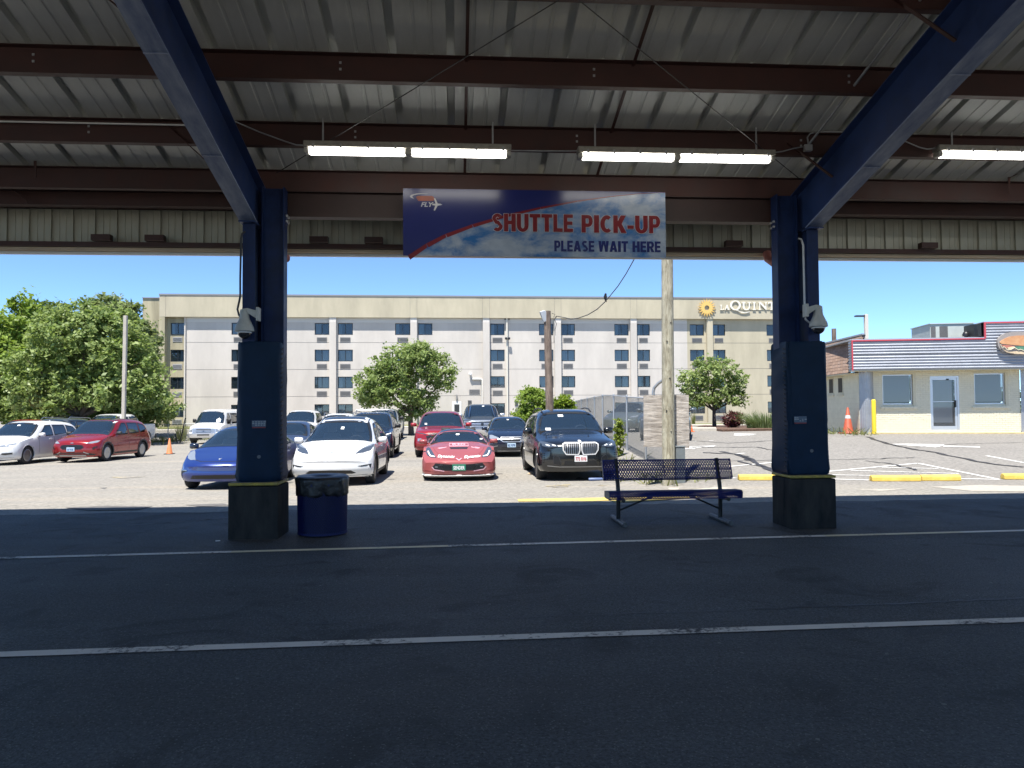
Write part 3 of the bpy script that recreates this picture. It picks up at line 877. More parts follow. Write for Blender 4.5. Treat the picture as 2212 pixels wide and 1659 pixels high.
def sign_text(name, txt, x0, x1, y0, y1, mat, y, bold, shear=0.0, grow=0.0):
    a = SGN(x0, y1); b_ = SGN(x1, y0)
    text_obj(name, txt, mat, sign, (a[0] - grow, y, a[1] - grow), X_, Z_, b_[1] - a[1] + 2 * grow, b_[0] - a[0] + 2 * grow, bold=bold, shear=shear)
M_WHITE_DIM = pbr('pale outline print', (.42, .42, .44), .3)
# heavy block letters drawn as strokes in a unit box
def _arc(cx, cy, rx, ry, tx, ty, a0, a1, n=10):
    out = []
    for i in range(n):
        p, q = R(a0 + (a1 - a0) * i / n), R(a0 + (a1 - a0) * (i + 1) / n)
        out.append([(cx + rx * math.cos(p), cy + ry * math.sin(p)), (cx + rx * math.cos(q), cy + ry * math.sin(q)), (cx + (rx - tx) * math.cos(q), cy + (ry - ty) * math.sin(q)), (cx + (rx - tx) * math.cos(p), cy + (ry - ty) * math.sin(p))])
    return out
def _b(x0, y0, x1, y1): return [[(x0, y0), (x1, y0), (x1, y1), (x0, y1)]]
GL_ = {'H': _b(0, 0, .37, 1) + _b(.63, 0, 1, 1) + _b(.37, .40, .63, .61), 'T': _b(0, .79, 1, 1) + _b(.30, 0, .70, .79), 'L': _b(0, 0, .42, 1) + _b(.42, 0, 1, .21),
       'E': _b(0, 0, .40, 1) + _b(.40, 0, 1, .20) + _b(.40, .40, .94, .60) + _b(.40, .80, 1, 1), 'I': _b(0, 0, 1, 1), '-': _b(0, .24, 1, .44),
       'U': _b(0, .34, .36, 1) + _b(.64, .34, 1, 1) + _arc(.5, .34, .5, .36, .36, .20, 180, 360),
       'P': _b(0, 0, .38, 1) + _b(.38, .80, .60, 1) + _b(.38, .32, .60, .52) + _arc(.60, .66, .40, .34, .36, .20, -90, 90),
       'R': _b(0, 0, .36, 1) + _b(.36, .80, .58, 1) + _b(.36, .36, .58, .55) + _arc(.58, .68, .40, .32, .36, .20, -90, 90) + [[(.40, .40), (.70, .44), (1.04, 0), (.62, 0)]],
       'C': _arc(.56, .5, .56, .5, .38, .22, 52, 308, 16), 'K': _b(0, 0, .36, 1) + [[(.36, .40), (.36, .66), (.58, 1), (1, 1), (.66, .52), (1.04, 0), (.60, 0)]],
       'A': [[(0, 0), (.36, 0), (.53, .74), (.60, 1), (.33, 1)], [(.64, 0), (1, 0), (.67, 1), (.40, 1), (.47, .74)]] + _b(.28, .18, .72, .38),
       'W': [[(0, 1), (.25, 1), (.36, 0), (.12, 0)], [(.36, 1), (.56, 1), (.36, 0), (.20, 0)], [(.44, 1), (.64, 1), (.80, 0), (.64, 0)], [(.75, 1), (1, 1), (.88, 0), (.64, 0)]],
       'S': _arc(.5, .70, .48, .30, .34, .19, 40, 180, 9) + _arc(.5, .30, .48, .30, .34, .19, -180 + 40, 0, 9) + [[(.02, .70), (.36, .70), (.50, .60), (.64, .59), (.98, .30), (.64, .30), (.50, .40), (.30, .42)]]}
WD_ = {'I': .40, '-': .52, 'W': 1.45, 'T': .92, 'L': .80, 'E': .80, 'C': .92, 'A': 1.1, 'P': .88, 'S': .92}
def block(name, txt, x0, x1, y0, y1, mat, y, gap=.09, fat=0.0):
    a = SGN(x0, y1); b_ = SGN(x1, y0); tot = sum(WD_.get(ch, 1) for ch in txt) + gap * (len(txt) - 1); k = (b_[0] - a[0]) / tot; H_ = b_[1] - a[1]; x = a[0]; mb = MB()
    for ch in txt:
        w_ = WD_.get(ch, 1) * k
        for i, poly in enumerate(GL_[ch]):
            P = [(a[0] * 0 + x + p[0] * w_, a[1] + p[1] * H_) for p in poly]
            if fat:
                cx, cz = sum(p[0] for p in P) / len(P), sum(p[1] for p in P) / len(P); P = [(px_ + math.copysign(fat, px_ - cx), pz_ + math.copysign(fat, pz_ - cz)) for px_, pz_ in P]
            mb.add([(p[0], y - .00012 * i, p[1]) for p in P], [tuple(range(len(P)))])
        x += w_ + gap * k
    mb.build(name, mat, sign, fix=False)
for t_, x0, x1, y0, y1 in (('SHUTTLE', 750, 1398, 242, 381), ('PICK-UP', 1466, 2106, 245, 384)):
    block('word_outline', t_, x0, x1, y0, y1, M_WHITE_DIM, -.0050, fat=.0045); block('word', t_, x0, x1, y0, y1, M_RED, -.0085)
for t_, x0, x1 in (('PLEASE', 1246, 1568), ('WAIT', 1602, 1842), ('HERE', 1878, 2108)): block('word', t_, x0, x1, 448, 533, M_NAVY, -.0050)
sign_text('word', 'FLY', 190, 290, 160, 195, M_WHITE_DIM, -.0050, .02, .25)
mb = MB()                                              # aeroplane, nose to the right
mb.add([(SGN(a, b_)[0], -.0062, SGN(a, b_)[1]) for a, b_ in ((280, 172), (305, 172), (292, 128), (302, 130), (322, 170), (345, 172), (358, 178), (345, 183), (322, 186), (300, 225), (290, 223), (303, 186), (280, 183))], [tuple(range(13))])
mb.build('aeroplane_mark', M_WHITE_DIM, sign, fix=False)
mb = MB()
arc = [(250, 96), (200, 92), (150, 96), (115, 105), (103, 117), (112, 128), (140, 137), (128, 127), (122, 117), (135, 108), (165, 100), (205, 96)]
mb.add([(SGN(*p)[0], -.0062, SGN(*p)[1]) for p in arc], [tuple(range(12))]); mb.build('swoosh_mark', M_WHITE_DIM, sign, fix=False)
mb = MB(); mb.add([(SGN(*p)[0], -.0050, SGN(*p)[1]) for p in ((150, 122), (165, 112), (280, 112), (300, 130), (288, 150), (170, 152))], [tuple(range(6))]); mb.build('orange_patch', pbr('orange smear', (.28, .06, .03), .4, noise=(9, .4)), sign, fix=False)

# ------------------------------------------------------------------ cameras on the columns
M_CAM = pbr('grey camera housing', (0.48, 0.49, 0.46), .5, noise=(10, .2))
M_DOME = pbr('smoked camera dome', (0.03, 0.03, 0.032), .05, coat=1.0)
def cctv(px, py, v, side, label, cu):
    p = pv((px, py), v)
    root = thing('security_camera', label, 'security camera', p, A, 'dome cameras on the columns')
    mb = MB(); mb.lathe([(.0, .285), (.052, .28), (.058, .19), (.065, .16), (.088, .11), (.112, .06), (.118, .015), (.112, .010), (.080, .008)], 24); mb.build('hood', M_CAM, root, smooth=50)
    mb = MB(); mb.lathe([(.082, .012)] + [(.082 * math.cos(R(a)), -.085 * math.sin(R(a))) for a in range(0, 91, 10)], 24); mb.build('dome', M_DOME, root, smooth=60)
    mb = MB(); mb.lathe([(.083, .006), (.088, .004), (.088, -.008), (.083, -.010)], 24); mb.build('dome_ring', M_WHITE_MET, root, smooth=50)
    mb = MB(); e = Vector((side * .15, .05, .25))
    mb.prism([(-.03, .20), (-.03, .29), (.04, .30), (side * .0 + .15, .27), (.15, .17), (.05, .235)], (0, -.035, 0), (side, 0, 0), (0, 0, 1), (0, .07, 0)); mb.build('arm', M_CAM, root, bevel=.008)
    mb = MB(); mb.box((min(side * .151, side * .185), -.06, .14), (max(side * .151, side * .185), .06, .31)); mb.build('wall_plate', M_CAM, root, bevel=.006)
    return root
cctv(528, 718, 9.66, 1, 'white dome camera on the left blue column', CU[0])
cctv(1768, 708, 9.66, -1, 'dark dome camera on the right blue column', CU[1])
conduit('conduit', 'thin conduit dropping to the camera on the left column', [pv((530, 500), 9.68), pv((523, 505), 9.68), pv((521, 515), 9.68), pv((519, 600), 9.68), pv((519, 640), 9.68), pv((516, 655), 9.67), pv((513, 668), 9.66), pv((516, 680), 9.66), pv((522, 688), 9.66)], .013, M_DARK_MET)
conduit('conduit', 'grey conduit down the right column to its camera', [pv((1724, 515), 9.70), pv((1731, 517), 9.69), pv((1735, 530), 9.69), pv((1738, 660), 9.69), pv((1740, 690), 9.69), pv((1750, 698), 9.69), pv((1762, 700), 9.68)], .014, M_GREY_MET)
# ------------------------------------------------------------------ bench, bin, bottle
M_BENCH = pbr('dark blue plastic coated steel', (0.009, 0.016, 0.13), .5, spec=.2, noise=(9, .2), bump=(60, .1, .002))
M_BIN = pbr('navy coated bin mesh', (0.006, 0.010, 0.075), .5, spec=.3)
M_LEG = pbr('black painted tube', (0.010, 0.010, 0.012), .35)
M_FOOT = pbr('scuffed grey tube foot', (0.12, 0.12, 0.12), .5, noise=(25, .8), col2=(0.02, 0.02, 0.022))
def expanded(fn, nu, nv, fill=.30, th=.004, flip=False):
    """expanded metal: a sheet of staggered diamond holes; fn(a, b) maps lattice units to a point and a normal"""
    mb = MB(); idx = {}
    def P(a, b, s):
        k = (round(a, 3), round(b, 3), s)
        if k not in idx:
            p, n = fn(a, b); idx[k] = len(mb.v); mb.v.append(tuple(p + n * (th / 2 * s)))
        return idx[k]
    w = fill
    for j in range(nv * 2 + 1):
        for i in range(nu + 1):
            a = i + (.5 if j % 2 else 0); b = j * .5
            if a > nu: continue
            # strands from this knot up to the two knots of the next row
            for da in (-.5, .5):
                a2, b2 = a + da, b + .5
                if a2 < 0 or a2 > nu or j == nv * 2: continue
                h = w * .5
                for s in (1, -1):
                    f = (P(a - h, b, s), P(a + h, b, s), P(a2 + h, b2, s), P(a2 - h, b2, s))
                    mb.f.append(f if s > 0 else f[::-1]); mb.mi.append(0)
                for q in (-h, h):
                    f = (P(a + q, b, 1), P(a2 + q, b2, 1), P(a2 + q, b2, -1), P(a + q, b, -1))
                    mb.f.append(f); mb.mi.append(0)
    return mb
bench = thing('park_bench', 'dark blue perforated steel bench facing the lane near the right column', 'bench', uv(2.97, 10.13), A)
BL = 1.83
NU = 50
# seat: flat plank with rolled edges
def seat_fn(a, b, nv=11.0):
    x = -BL / 2 + BL * a / NU
    path = [(.075, .365), (.06, .392), (.062, .44), (.085, .462), (.12, .466), (.24, .460), (.34, .458), (.375, .452), (.392, .43), (.392, .39), (.38, .368)]
    t = min(10, max(0, b / nv * 10)); i = min(9, int(t)); f = t - i
    y = path[i][0] * (1 - f) + path[i + 1][0] * f; z = path[i][1] * (1 - f) + path[i + 1][1] * f
    dy, dz = path[i + 1][0] - path[i][0], path[i + 1][1] - path[i][1]; L = math.hypot(dy, dz)
    return Vector((x, y, z)), Vector((0, -dz / L, dy / L))
mb = expanded(seat_fn, NU, 11, .60); seat = mb.build('seat', M_BENCH, bench, fix=False)
mb = MB()
for yy, zz in ((.075, .365), (.38, .368), (.12, .463), (.23, .457), (.34, .455)):
    mb.bar((-BL / 2, yy, zz), (BL / 2, yy, zz), .016, .008)
mb.build('seat_rails', M_BENCH, bench)
endp = [(.072, .360), (.056, .392), (.058, .445), (.085, .468), (.12, .471), (.375, .458), (.397, .43), (.397, .385), (.38, .362)]
for x in (-BL / 2 - .006, BL / 2):
    mb = MB(); mb.prism(endp, (x, 0, 0), (0, 1, 0), (0, 0, 1), (.006, 0, 0)); mb.build('end_plate', pbr('grey end plate', (.10, .105, .115), .5), seat)
# back: plank leaning away, rolled at top and bottom
BO, BT = Vector((0, .43, .605)), Vector((0, .09, .245)).normalized()
BN = Vector((0, -BT.z, BT.y))
def back_fn(a, b, nv=9.0):
    x = -BL / 2 + BL * a / NU
    path = [(.0, -.055), (-.004, -.02), (.012, .0), (.06, .002), (.14, .0), (.22, .0), (.268, .0), (.288, -.015), (.288, -.05)]
    t = min(8, max(0, b / nv * 8)); i = min(7, int(t)); f = t - i
    s = path[i][0] * (1 - f) + path[i + 1][0] * f; n = path[i][1] * (1 - f) + path[i + 1][1] * f
    ds, dn = path[i + 1][0] - path[i][0], path[i + 1][1] - path[i][1]; L = math.hypot(ds, dn)
    return BO + Vector((x, 0, 0)) + BT * s + BN * n, (BN * ds - BT * dn) / L
mb = expanded(back_fn, NU, 9, .50); back = mb.build('backrest', M_BENCH, bench, fix=False)
mb = MB()
for s, n in ((0.0, -.055), (.012, .0), (.14, -.006), (.27, .0), (.288, -.05)):
    p = BO + BT * s + BN * n; mb.bar((-BL / 2, p.y, p.z), (BL / 2, p.y, p.z), .018, .010)
for x in (-BL / 2, -.05, BL / 2):
    a, b_ = BO + BT * .0 + Vector((x, 0, 0)), BO + BT * .28 + Vector((x, 0, 0)); mb.bar(a, b_, .012, .012)
mb.build('back_rails', M_BENCH, bench)
mb = MB(); mb.bar(BO + Vector((-BL / 2 - .004, 0, 0)) - BN * .03, BO + BT * .285 + Vector((-BL / 2 - .004, 0, 0)) - BN * .03, .006, .06); mb.build('end_plate', pbr('pale end plate', (.13, .135, .15), .5), back)
for x in (-.725, .725):
    mb = MB(); mb.tube([(x, .41, .05), (x, .40, .30), (x, .385, .36), (x, .415, .50), (x, .475, .66), (x, .545, .875)], .030, 10); mb.build('leg', M_LEG, bench, smooth=60)
    mb = MB(); mb.tube([(x, 0.0, .032), (x, .82, .032)], .034, 12); mb.build('foot', M_FOOT, bench, smooth=50)
    mb = MB(); mb.tube([(x, .40, .335), (x, .20, .352), (x, .06, .350)], .026, 9); mb.build('seat_arm', M_LEG, bench, smooth=60)
    mb = MB(); mb.tube([(x, .40, .175), (x * .55, .33, .32), (x * .14, .25, .448)], .014, 8); mb.build('brace', M_LEG, bench, smooth=60)

def binpt(a, b, nu, nv, r0, r1, z0, z1):
    t = 2 * math.pi * a / nu; k = b / nv; r = r0 + (r1 - r0) * k
    n = Vector((math.cos(t), math.sin(t), 0)); return n * r + Vector((0, 0, z0 + (z1 - z0) * k)), n
tb = G(696, 1163); tb = Vector((-2.455, 9.90, 0))
bin_ = thing('trash_can', 'round dark blue mesh trash can with a black bag beside the left pedestal', 'trash can', tb, 0)
mb = expanded(lambda a, b: binpt(a, b, 64, 15, .305, .318, .03, .66), 64, 15, .34, .006); mb.build('basket', M_BIN, bin_, fix=False)
for z, r in ((.02, .308), (.64, .320)):
    mb = MB(); mb.lathe([(r - .012, z), (r + .006, z), (r + .006, z + .03), (r - .012, z + .03), (r - .012, z)], 40); mb.build('hoop', M_BIN, bin_, smooth=40)
mb = MB(); mb.lathe([(0, .03), (.285, .03), (.298, .70)], 32); mb.build('liner', pbr('black liner', (0.006, 0.006, 0.010), .5), bin_, smooth=60)
M_BAG = pbr('glossy black bin bag', (0.010, 0.010, 0.011), .38, bump=(9, .5, .03))
mb = MB(); n = 72
rows = [(.300, .735), (.318, .745), (.330, .735), (.335, .70), (.333, .65), (.330, .60), (.327, .55), (.324, .515), (.319, .51)]
for ri, (r, z) in enumerate(rows):
    for k in range(n):
        a = 2 * math.pi * k / n
        w_ = .006 * math.sin(a * 9 + ri * .5) + .004 * math.sin(a * 17 - ri * .7) + .003 * math.sin(a * 31 + ri * .4)
        s_ = min(1, ri / 3) 
        zz = z + (.010 * math.sin(a * 5 + 1) + .005 * math.sin(a * 13)) * (1 if ri > 5 else .15)
        mb.v.append(((r + w_ * s_) * math.cos(a), (r + w_ * s_) * math.sin(a), zz))
for i in range(len(rows) - 1):
    for k in range(n):
        mb.f.append((i * n + k, i * n + (k + 1) % n, (i + 1) * n + (k + 1) % n, (i + 1) * n + k)); mb.mi.append(0)
mb.build('bag', M_BAG, bin_, smooth=180)
mb = MB(); mb.lathe([(.13, .742), (.15, .752), (.30, .760), (.318, .752), (.318, .735), (.30, .730), (.14, .725), (.13, .742)], 40); mb.build('lid', pbr('grey blue bin lid', (.10, .12, .17), .45), bin_, smooth=50)

bp = uv(CU[0] + .235, 10.27, .704)
bot = thing('flask', 'black flask standing on the left pedestal behind its padding', 'bottle', bp)
mb = MB(); mb.lathe([(0, 0), (.040, 0), (.043, .01), (.043, .20), (.036, .225), (.030, .235)], 16); mb.build('body', M_BLACK, bot, smooth=40)
mb = MB(); mb.lathe([(0.03, .236), (.034, .238), (.034, .275), (0, .280)], 16); mb.build('cap', M_BLACK, bot, smooth=40)

# litter by the left pedestal
mb = MB(); p = uv(CU[0] - .42, 9.62); mb.tube([p + Vector((0, 0, .010)), p + Vector((.05, .02, .010))], .006, 6); tag(mb.build('cigarette_butt', M_WHITE), 'white cigarette butt on the asphalt left of the left pedestal', 'litter')
# ------------------------------------------------------------------ hotel
HA = R(5.1)
HX, HY = math.cos(HA), math.sin(HA)
HV = 78.0
def hp(px, py, dv=0.0):
    """(u, z) on the front plane of the hotel (dv metres behind it) at a pixel"""
    d = ray(px, py); t = (HV + dv) / (-d.x * HY + d.y * HX)
    return (d.x * HX + d.y * HY) * t, EYE + d.z * t
hotel = thing('hotel', 'long four storey hotel with pale walls and a tan parapet band', 'hotel', (0, 0, 0), HA)
M_HW = pbr('off white stucco', (0.56, 0.52, 0.47), .85, noise=(.45, .16, 8), bump=(20, .1, .01), streak=(1, 1, .3))
M_HT = pbr('tan stucco', (0.48, 0.43, 0.315), .85, noise=(.6, .18), bump=(20, .1, .01), streak=(1, 1, .3))
M_HT2 = pbr('tan stucco streaked grey', (0.43, 0.385, 0.26), .85, noise=(1.2, .35), streak=(1, 1, .12))
M_COPING = pbr('grey metal coping', (0.22, 0.22, 0.23), .5)
M_HFRAME = pbr('dark bronze window frame', (0.025, 0.03, 0.035), .4)
M_GRILL = pbr('grey vent grille', (0.23, 0.225, 0.22), .6)
M_GRILL_S = pbr('grille slot', (0.07, 0.07, 0.07), .6)
M_CURT = [pbr('pale curtain', (0.70, 0.76, 0.74), .9), pbr('teal grey curtain', (0.50, 0.60, 0.59), .9), pbr('cream curtain', (0.70, 0.68, 0.60), .9)]
M_ROOM = pbr('dim room', (0.03, 0.035, 0.04), .9)
M_PIL = pbr('white pilaster stucco', (0.64, 0.60, 0.55), .85, noise=(.8, .08))
def U(px): return hp(px, 780)[0]
ZTOP = hp(1060, 639)[1]; ZPAR = hp(1060, 687)[1]; ZG = 0.0
ZW = []                                   # window top, bottom per floor (top floor first)
for t, b in ((698, 723.2), (754.6, 779.8), (812.3, 837.3), (871, 896.5)): ZW.append((hp(1075, t)[1], hp(1075, b)[1]))
ZA = []
for t, b in ((728.3, 738), (785, 795.2), (843, 853.3), (901, 910.5)): ZA.append((hp(1075, t)[1], hp(1075, b)[1]))
ZJ = [hp(1000, y)[1] for y in (739.5, 797, 854.6)]
UL, UWALL, UTAN, UEND = U(343), U(395.6), U(1488), U(1722)
WALLV = HV + .46                          # wall plane lies behind the parapet and the pilasters

# windows: (left px, right px, floors)
WIN = [(363, 394, (0, 1, 2, 3)), (497, 529, (0, 1, 2, 3)), (678, 710, (0, 1, 2, 3)), (728.5, 761, (0, 1, 2, 3)), (853, 886, (0, 1, 2)), (903, 934, (0,)),
       (1060, 1091, (0, 1, 2, 3)), (1166, 1197, (0, 1, 2, 3)), (1214, 1244, (0, 1, 2, 3)), (1330, 1361, (0, 1, 2, 3)), (1379, 1407, (0, 1, 2, 3)),
       (1494, 1525, (0, 1, 2, 3)), (1543, 1571, (0, 1, 2, 3)), (1661, 1692, (0, 1, 2, 3))]
holes = []
for i, (a, b, fl) in enumerate(WIN):
    ua, ub = U(a), U(b)
    for f in fl: holes.append((ua, ub, ZW[f][1], ZW[f][0], f, i))
def wall_with_holes(name, u0, u1, z0, z1, v, mat, holes, parent, reveal=.22):
    """wall sheet with real openings and reveals"""
    hs = [h for h in holes if h[0] > u0 - .01 and h[1] < u1 + .01 and h[2] < z1 and h[3] > z0]
    us = sorted(set([u0, u1] + [x for h in hs for x in h[:2]])); zs = sorted(set([z0, z1] + [max(z0, min(z1, x)) for h in hs for x in h[2:4]]))
    mb = MB()
    for a, b in zip(us, us[1:]):
        for c, d in zip(zs, zs[1:]):
            um, zm = (a + b) / 2, (c + d) / 2
            if any(h[0] < um < h[1] and h[2] < zm < h[3] for h in hs): continue
            mb.quad((a, v, c), (b, v, c), (b, v, d), (a, v, d))
    for h in hs:
        a, b, c, d = h[:4]
        mb.quad((a, v, c), (a, v + reveal, c), (a, v + reveal, d), (a, v, d)); mb.quad((b, v, c), (b, v, d), (b, v + reveal, d), (b, v + reveal, c))
        mb.quad((a, v, d), (a, v + reveal, d), (b, v + reveal, d), (b, v, d)); mb.quad((a, v, c), (b, v, c), (b, v + reveal, c), (a, v + reveal, c))
    o = mb.build(name, mat, parent, fix=False)
    bm = bmesh.new(); bm.from_mesh(o.data); bmesh.ops.remove_doubles(bm, verts=bm.verts, dist=.0005); bm.to_mesh(o.data); bm.free()
    return o
# floor bands with a recessed joint between them
bands = [ZG - .6] + [z for z in reversed(ZJ)] + [ZPAR]
for i in range(4):
    z0, z1 = bands[i] + (.018 if i else 0), bands[i + 1] - (.018 if i < 3 else 0)
    wall_with_holes('wall', UWALL, UTAN, z0, z1, WALLV, M_HW, holes, hotel)
    wall_with_holes('wall', UTAN, UEND, z0, z1, WALLV, M_HT, holes, hotel)
mb = MB(); mb.box((UWALL, WALLV + .03, ZG), (UEND, WALLV + .05, ZPAR), 0)
for i in range(3): pass
M_JOINT = pbr('dark joint', (0.24, 0.22, 0.21), .9)
mb = MB()
for z in ZJ: mb.box((UWALL, WALLV + .015, z - .03), (UEND, WALLV + .03, z + .03))
mb.build('wall_joint', M_JOINT, hotel)
# white painted band under the parapet is part of the wall's paint
mb = MB(); mb.box((UWALL, WALLV - .006, hp(1060, 696.5)[1]), (UTAN, WALLV - .001, ZPAR - .002)); mb.build('white_band', pbr('white band paint', (.60, .58, .55), .8), hotel)
# the building body behind
mb = MB(); mb.box((UWALL - .3, WALLV + .6, -.5), (UEND, WALLV + 14, ZTOP - .35)); mb.build('building_core', M_ROOM, hotel)
# parapet panels
pe = [343, 357, 886, 901, 1043, 1058, 1199, 1213, 1363, 1377, 1529, 1542, 1722]
for a, b in zip(pe, pe[1:]):
    mb = MB(); mb.box((U(a) + .012, HV, ZPAR), (U(b) - .012, HV + .9, ZTOP - .16)); mb.build('parapet_panel', M_HT if a != 357 else M_HT, hotel, bevel=.01)
mb = MB(); mb.box((UL, HV + .02, ZPAR + .02), (UEND, HV + .5, ZTOP - .17)); mb.build('parapet_core', M_JOINT, hotel)
mb = MB(); mb.box((UL - .03, HV - .05, ZTOP - .158), (UEND + .03, HV + 1.0, ZTOP)); mb.build('coping', M_COPING, hotel)
# pilasters
for a, b, m in ((539, 553, M_PIL), (711, 725.5, M_PIL), (886.5, 900.6, M_PIL), (1043.5, 1058, M_PIL), (1199, 1212.8, M_PIL), (1363.5, 1376.8, M_PIL), (1529, 1541.5, M_HT)):
    zb = hp(1060, 696.5)[1]
    mb = MB(); mb.box((U(a), HV + .08, -.5), (U(b), WALLV - .0075, zb)); mb.build('pilaster', M_HW if m is M_PIL else m, hotel)
    mb = MB(); mb.box((U(a), HV + .08, zb + .002), (U(b), WALLV - .0075, ZPAR - .003)); mb.build('pilaster_head', m, hotel)
# left stair tower: tan block set back and a tan pier beside the first window bay
mb = MB(); mb.box((U(288), HV + 2.2, -.5), (U(344), HV + 12, hp(300, 637.5)[1])); mb.build('tower', M_HT2, hotel)
mb = MB(); mb.box((U(287.5), HV + 2.1, hp(300, 637.5)[1] + .002), (U(344), HV + 12, hp(300, 635.5)[1])); mb.build('coping', M_COPING, hotel)
mb = MB(); mb.box((U(343), HV + .01, -.5), (U(355), WALLV + .3, ZPAR - .003)); mb.build('pier', M_HT2, hotel)
tan_bays = [(h[0], h[1], h[2], h[3]) for h in holes if h[5] == 0]
wall_with_holes('wall', U(355), UWALL - .01, -.5, ZPAR - .003, WALLV + .20, M_HT2, tan_bays, hotel)
mb = MB(); mb.box((UWALL - .02, HV + .30, -.5), (UWALL + .10, WALLV + .2, ZPAR - .004)); mb.build('wall_edge', M_HW, hotel)
# windows
wcache = {}
for (ua, ub, z0, z1, f, i) in holes:
    v = WALLV + .13 + (.20 if i == 0 else 0)
    w, h = ub - ua, z1 - z0
    W_ = thing('window', None, None); W_.parent = hotel; W_.location = (ua, v, z0)
    del_ = MB(); t = .075
    del_.box((0, -.03, 0), (w, .03, t)); del_.box((0, -.03, h - t), (w, .03, h)); del_.box((0, -.03, t), (t, .03, h - t)); del_.box((w - t, -.03, t), (w, .03, h - t)); del_.box((w / 2 - .03, -.03, t), (w / 2 + .03, .03, h - t))
    fr = del_.build('frame', M_HFRAME, W_)
    for x0, x1 in ((t, w / 2 - .03), (w / 2 + .03, w - t)):
        m_ = MB(); m_.quad((x0, 0, t), (x1, 0, t), (x1, 0, h - t), (x0, 0, h - t)); m_.build('pane', M_WINDOW, W_, fix=False)
    # curtains, drawn more or less
    cm = MB(); mode = random.choice([(.0, 1.0), (.0, .45), (.5, 1.0), (.55, 1.0), (0, .3), (.70, 1.0), (.1, .9)]) if f else random.choice([(0, .25), (.78, 1), (.0, .5), (0, .4)])
    x0, x1 = t + (w - 2 * t) * mode[0], t + (w - 2 * t) * mode[1]; n = max(4, int((x1 - x0) / .09)); n += n % 2
    for k in range(n + 1):
        x = x0 + (x1 - x0) * k / n; cm.v += [(x, .035 + (.05 if k % 2 else 0), t * .6), (x, .035 + (.05 if k % 2 else 0), h - t * .6)]
    cm.f = [(2 * k, 2 * k + 2, 2 * k + 3, 2 * k + 1) for k in range(n)]; cm.mi = [0] * n
    cm.build('curtain', random.choice(M_CURT), W_, fix=False)
    rm_ = MB(); rm_.box((0, .30, 0), (w, .32, h)); rm_.build('room_back', M_ROOM, W_)
# air conditioner grilles below the windows
for i, (a, b, fl) in enumerate(WIN):
    for f in fl:
        if f == 0 and i == 5: continue
        if i == 4 and f == 2: pass
        ua, ub = U(a) + .22, U(b) - .24
        z1, z0 = ZA[f]
        v = WALLV + (.20 if i == 0 else 0)
        mb = MB(); mb.box((ua, v - .045, z0), (ub, v - .002, z1), 0)
        k = 7
        for j in range(k):
            zz = z0 + .05 + (z1 - z0 - .1) * j / k
            mb.box((ua + .04, v - .051, zz), (ub - .04, v - .0455, zz + .025), 1)
        mb.build('air_grille', [M_GRILL if i else pbr('pale grille', (.36, .36, .36), .6), M_GRILL_S], hotel)
ua, z1 = hp(1013.7, 841); ub, z0 = hp(1037, 851)
mb = MB(); mb.box((ua, WALLV - .04, z0), (ub, WALLV - .002, z1), 0)
for j in range(6): mb.box((ua + .05, WALLV - .046, z0 + .06 + j * .065), (ub - .05, WALLV - .0405, z0 + .085 + j * .065), 1)
mb.build('air_grille', [M_GRILL, M_GRILL_S], hotel)
# downpipe, service door, louvres, wall lamps, gooseneck pipe
def hbox(name, x0, y0, x1, y1, v0, v1, mat, bevel=0):
    u0, z1 = hp(x0, y0); u1, z0 = hp(x1, y1); mb = MB(); mb.box((u0, v0, z0), (u1, v1, z1)); return mb.build(name, mat, hotel, bevel=bevel)
hbox('downpipe', 1093.7, 683, 1098, 906, WALLV - .30, WALLV - .003, pbr('cream downpipe', (.66, .62, .53), .6))
hbox('pipe_bracket', 1090.5, 686, 1093, 690, WALLV - .2, WALLV - .003, M_BLACK)
hbox('pipe_bracket', 1099, 686, 1101, 690, WALLV - .2, WALLV - .003, M_BLACK)
d_ = hbox('service_door', 976.5, 867.5, 997, 905, WALLV - .04, WALLV - .002, M_WHITE_MET)
hbox('door_pane', 981.5, 873.5, 992.5, 890, WALLV - .055, WALLV - .041, M_ROOM)
hbox('door_light', 985, 852.5, 988, 863, WALLV - .18, WALLV - .002, M_GRILL)
for x0, x1, y0, y1 in ((1011, 1019, 865, 877.5), (1113, 1120, 865, 878), (1039, 1045, 1, 1)):
    if y0 == 1: continue
    u0, z1 = hp(x0, y0); u1, z0 = hp(x1, y1)
    for j in range(5):
        mb = MB(); zz = z1 - (z1 - z0) * j / 5; mb.box((u0, WALLV - .06, zz - .06), (u1, WALLV - .003, zz)); mb.build('louvre', M_GRILL_S, hotel)
mb = MB(); u0, z = hp(1016.5, 807.5); mb.lathe([(0, -.40), (.12, -.38), (.17, -.28), (.12, -.1), (.12, -.003)], 14, (u0, WALLV, z), axis='Y'); mb.build('wall_lamp', M_WHITE, hotel, smooth=50)
for x in (1094, 1100):
    hbox('flood_lamp', x - 3.2, 728.5, x + 2.2, 733.5, WALLV - .55, WALLV - .31, M_DARK_MET, .05)
gx = [hp(1020.5, 818.6), hp(1042, 818.6), hp(1042, 900)]
mb = MB(); mb.tube([(gx[0][0], WALLV - .12, gx[0][1]), (gx[1][0] - .1, WALLV - .12, gx[1][1]), (gx[1][0], WALLV - .12, gx[1][1] - .1), (gx[2][0], WALLV - .12, gx[2][1])], .10, 8); mb.build('vent_pipe', pbr('white pipe', (.70, .68, .64), .5), hotel, smooth=50)
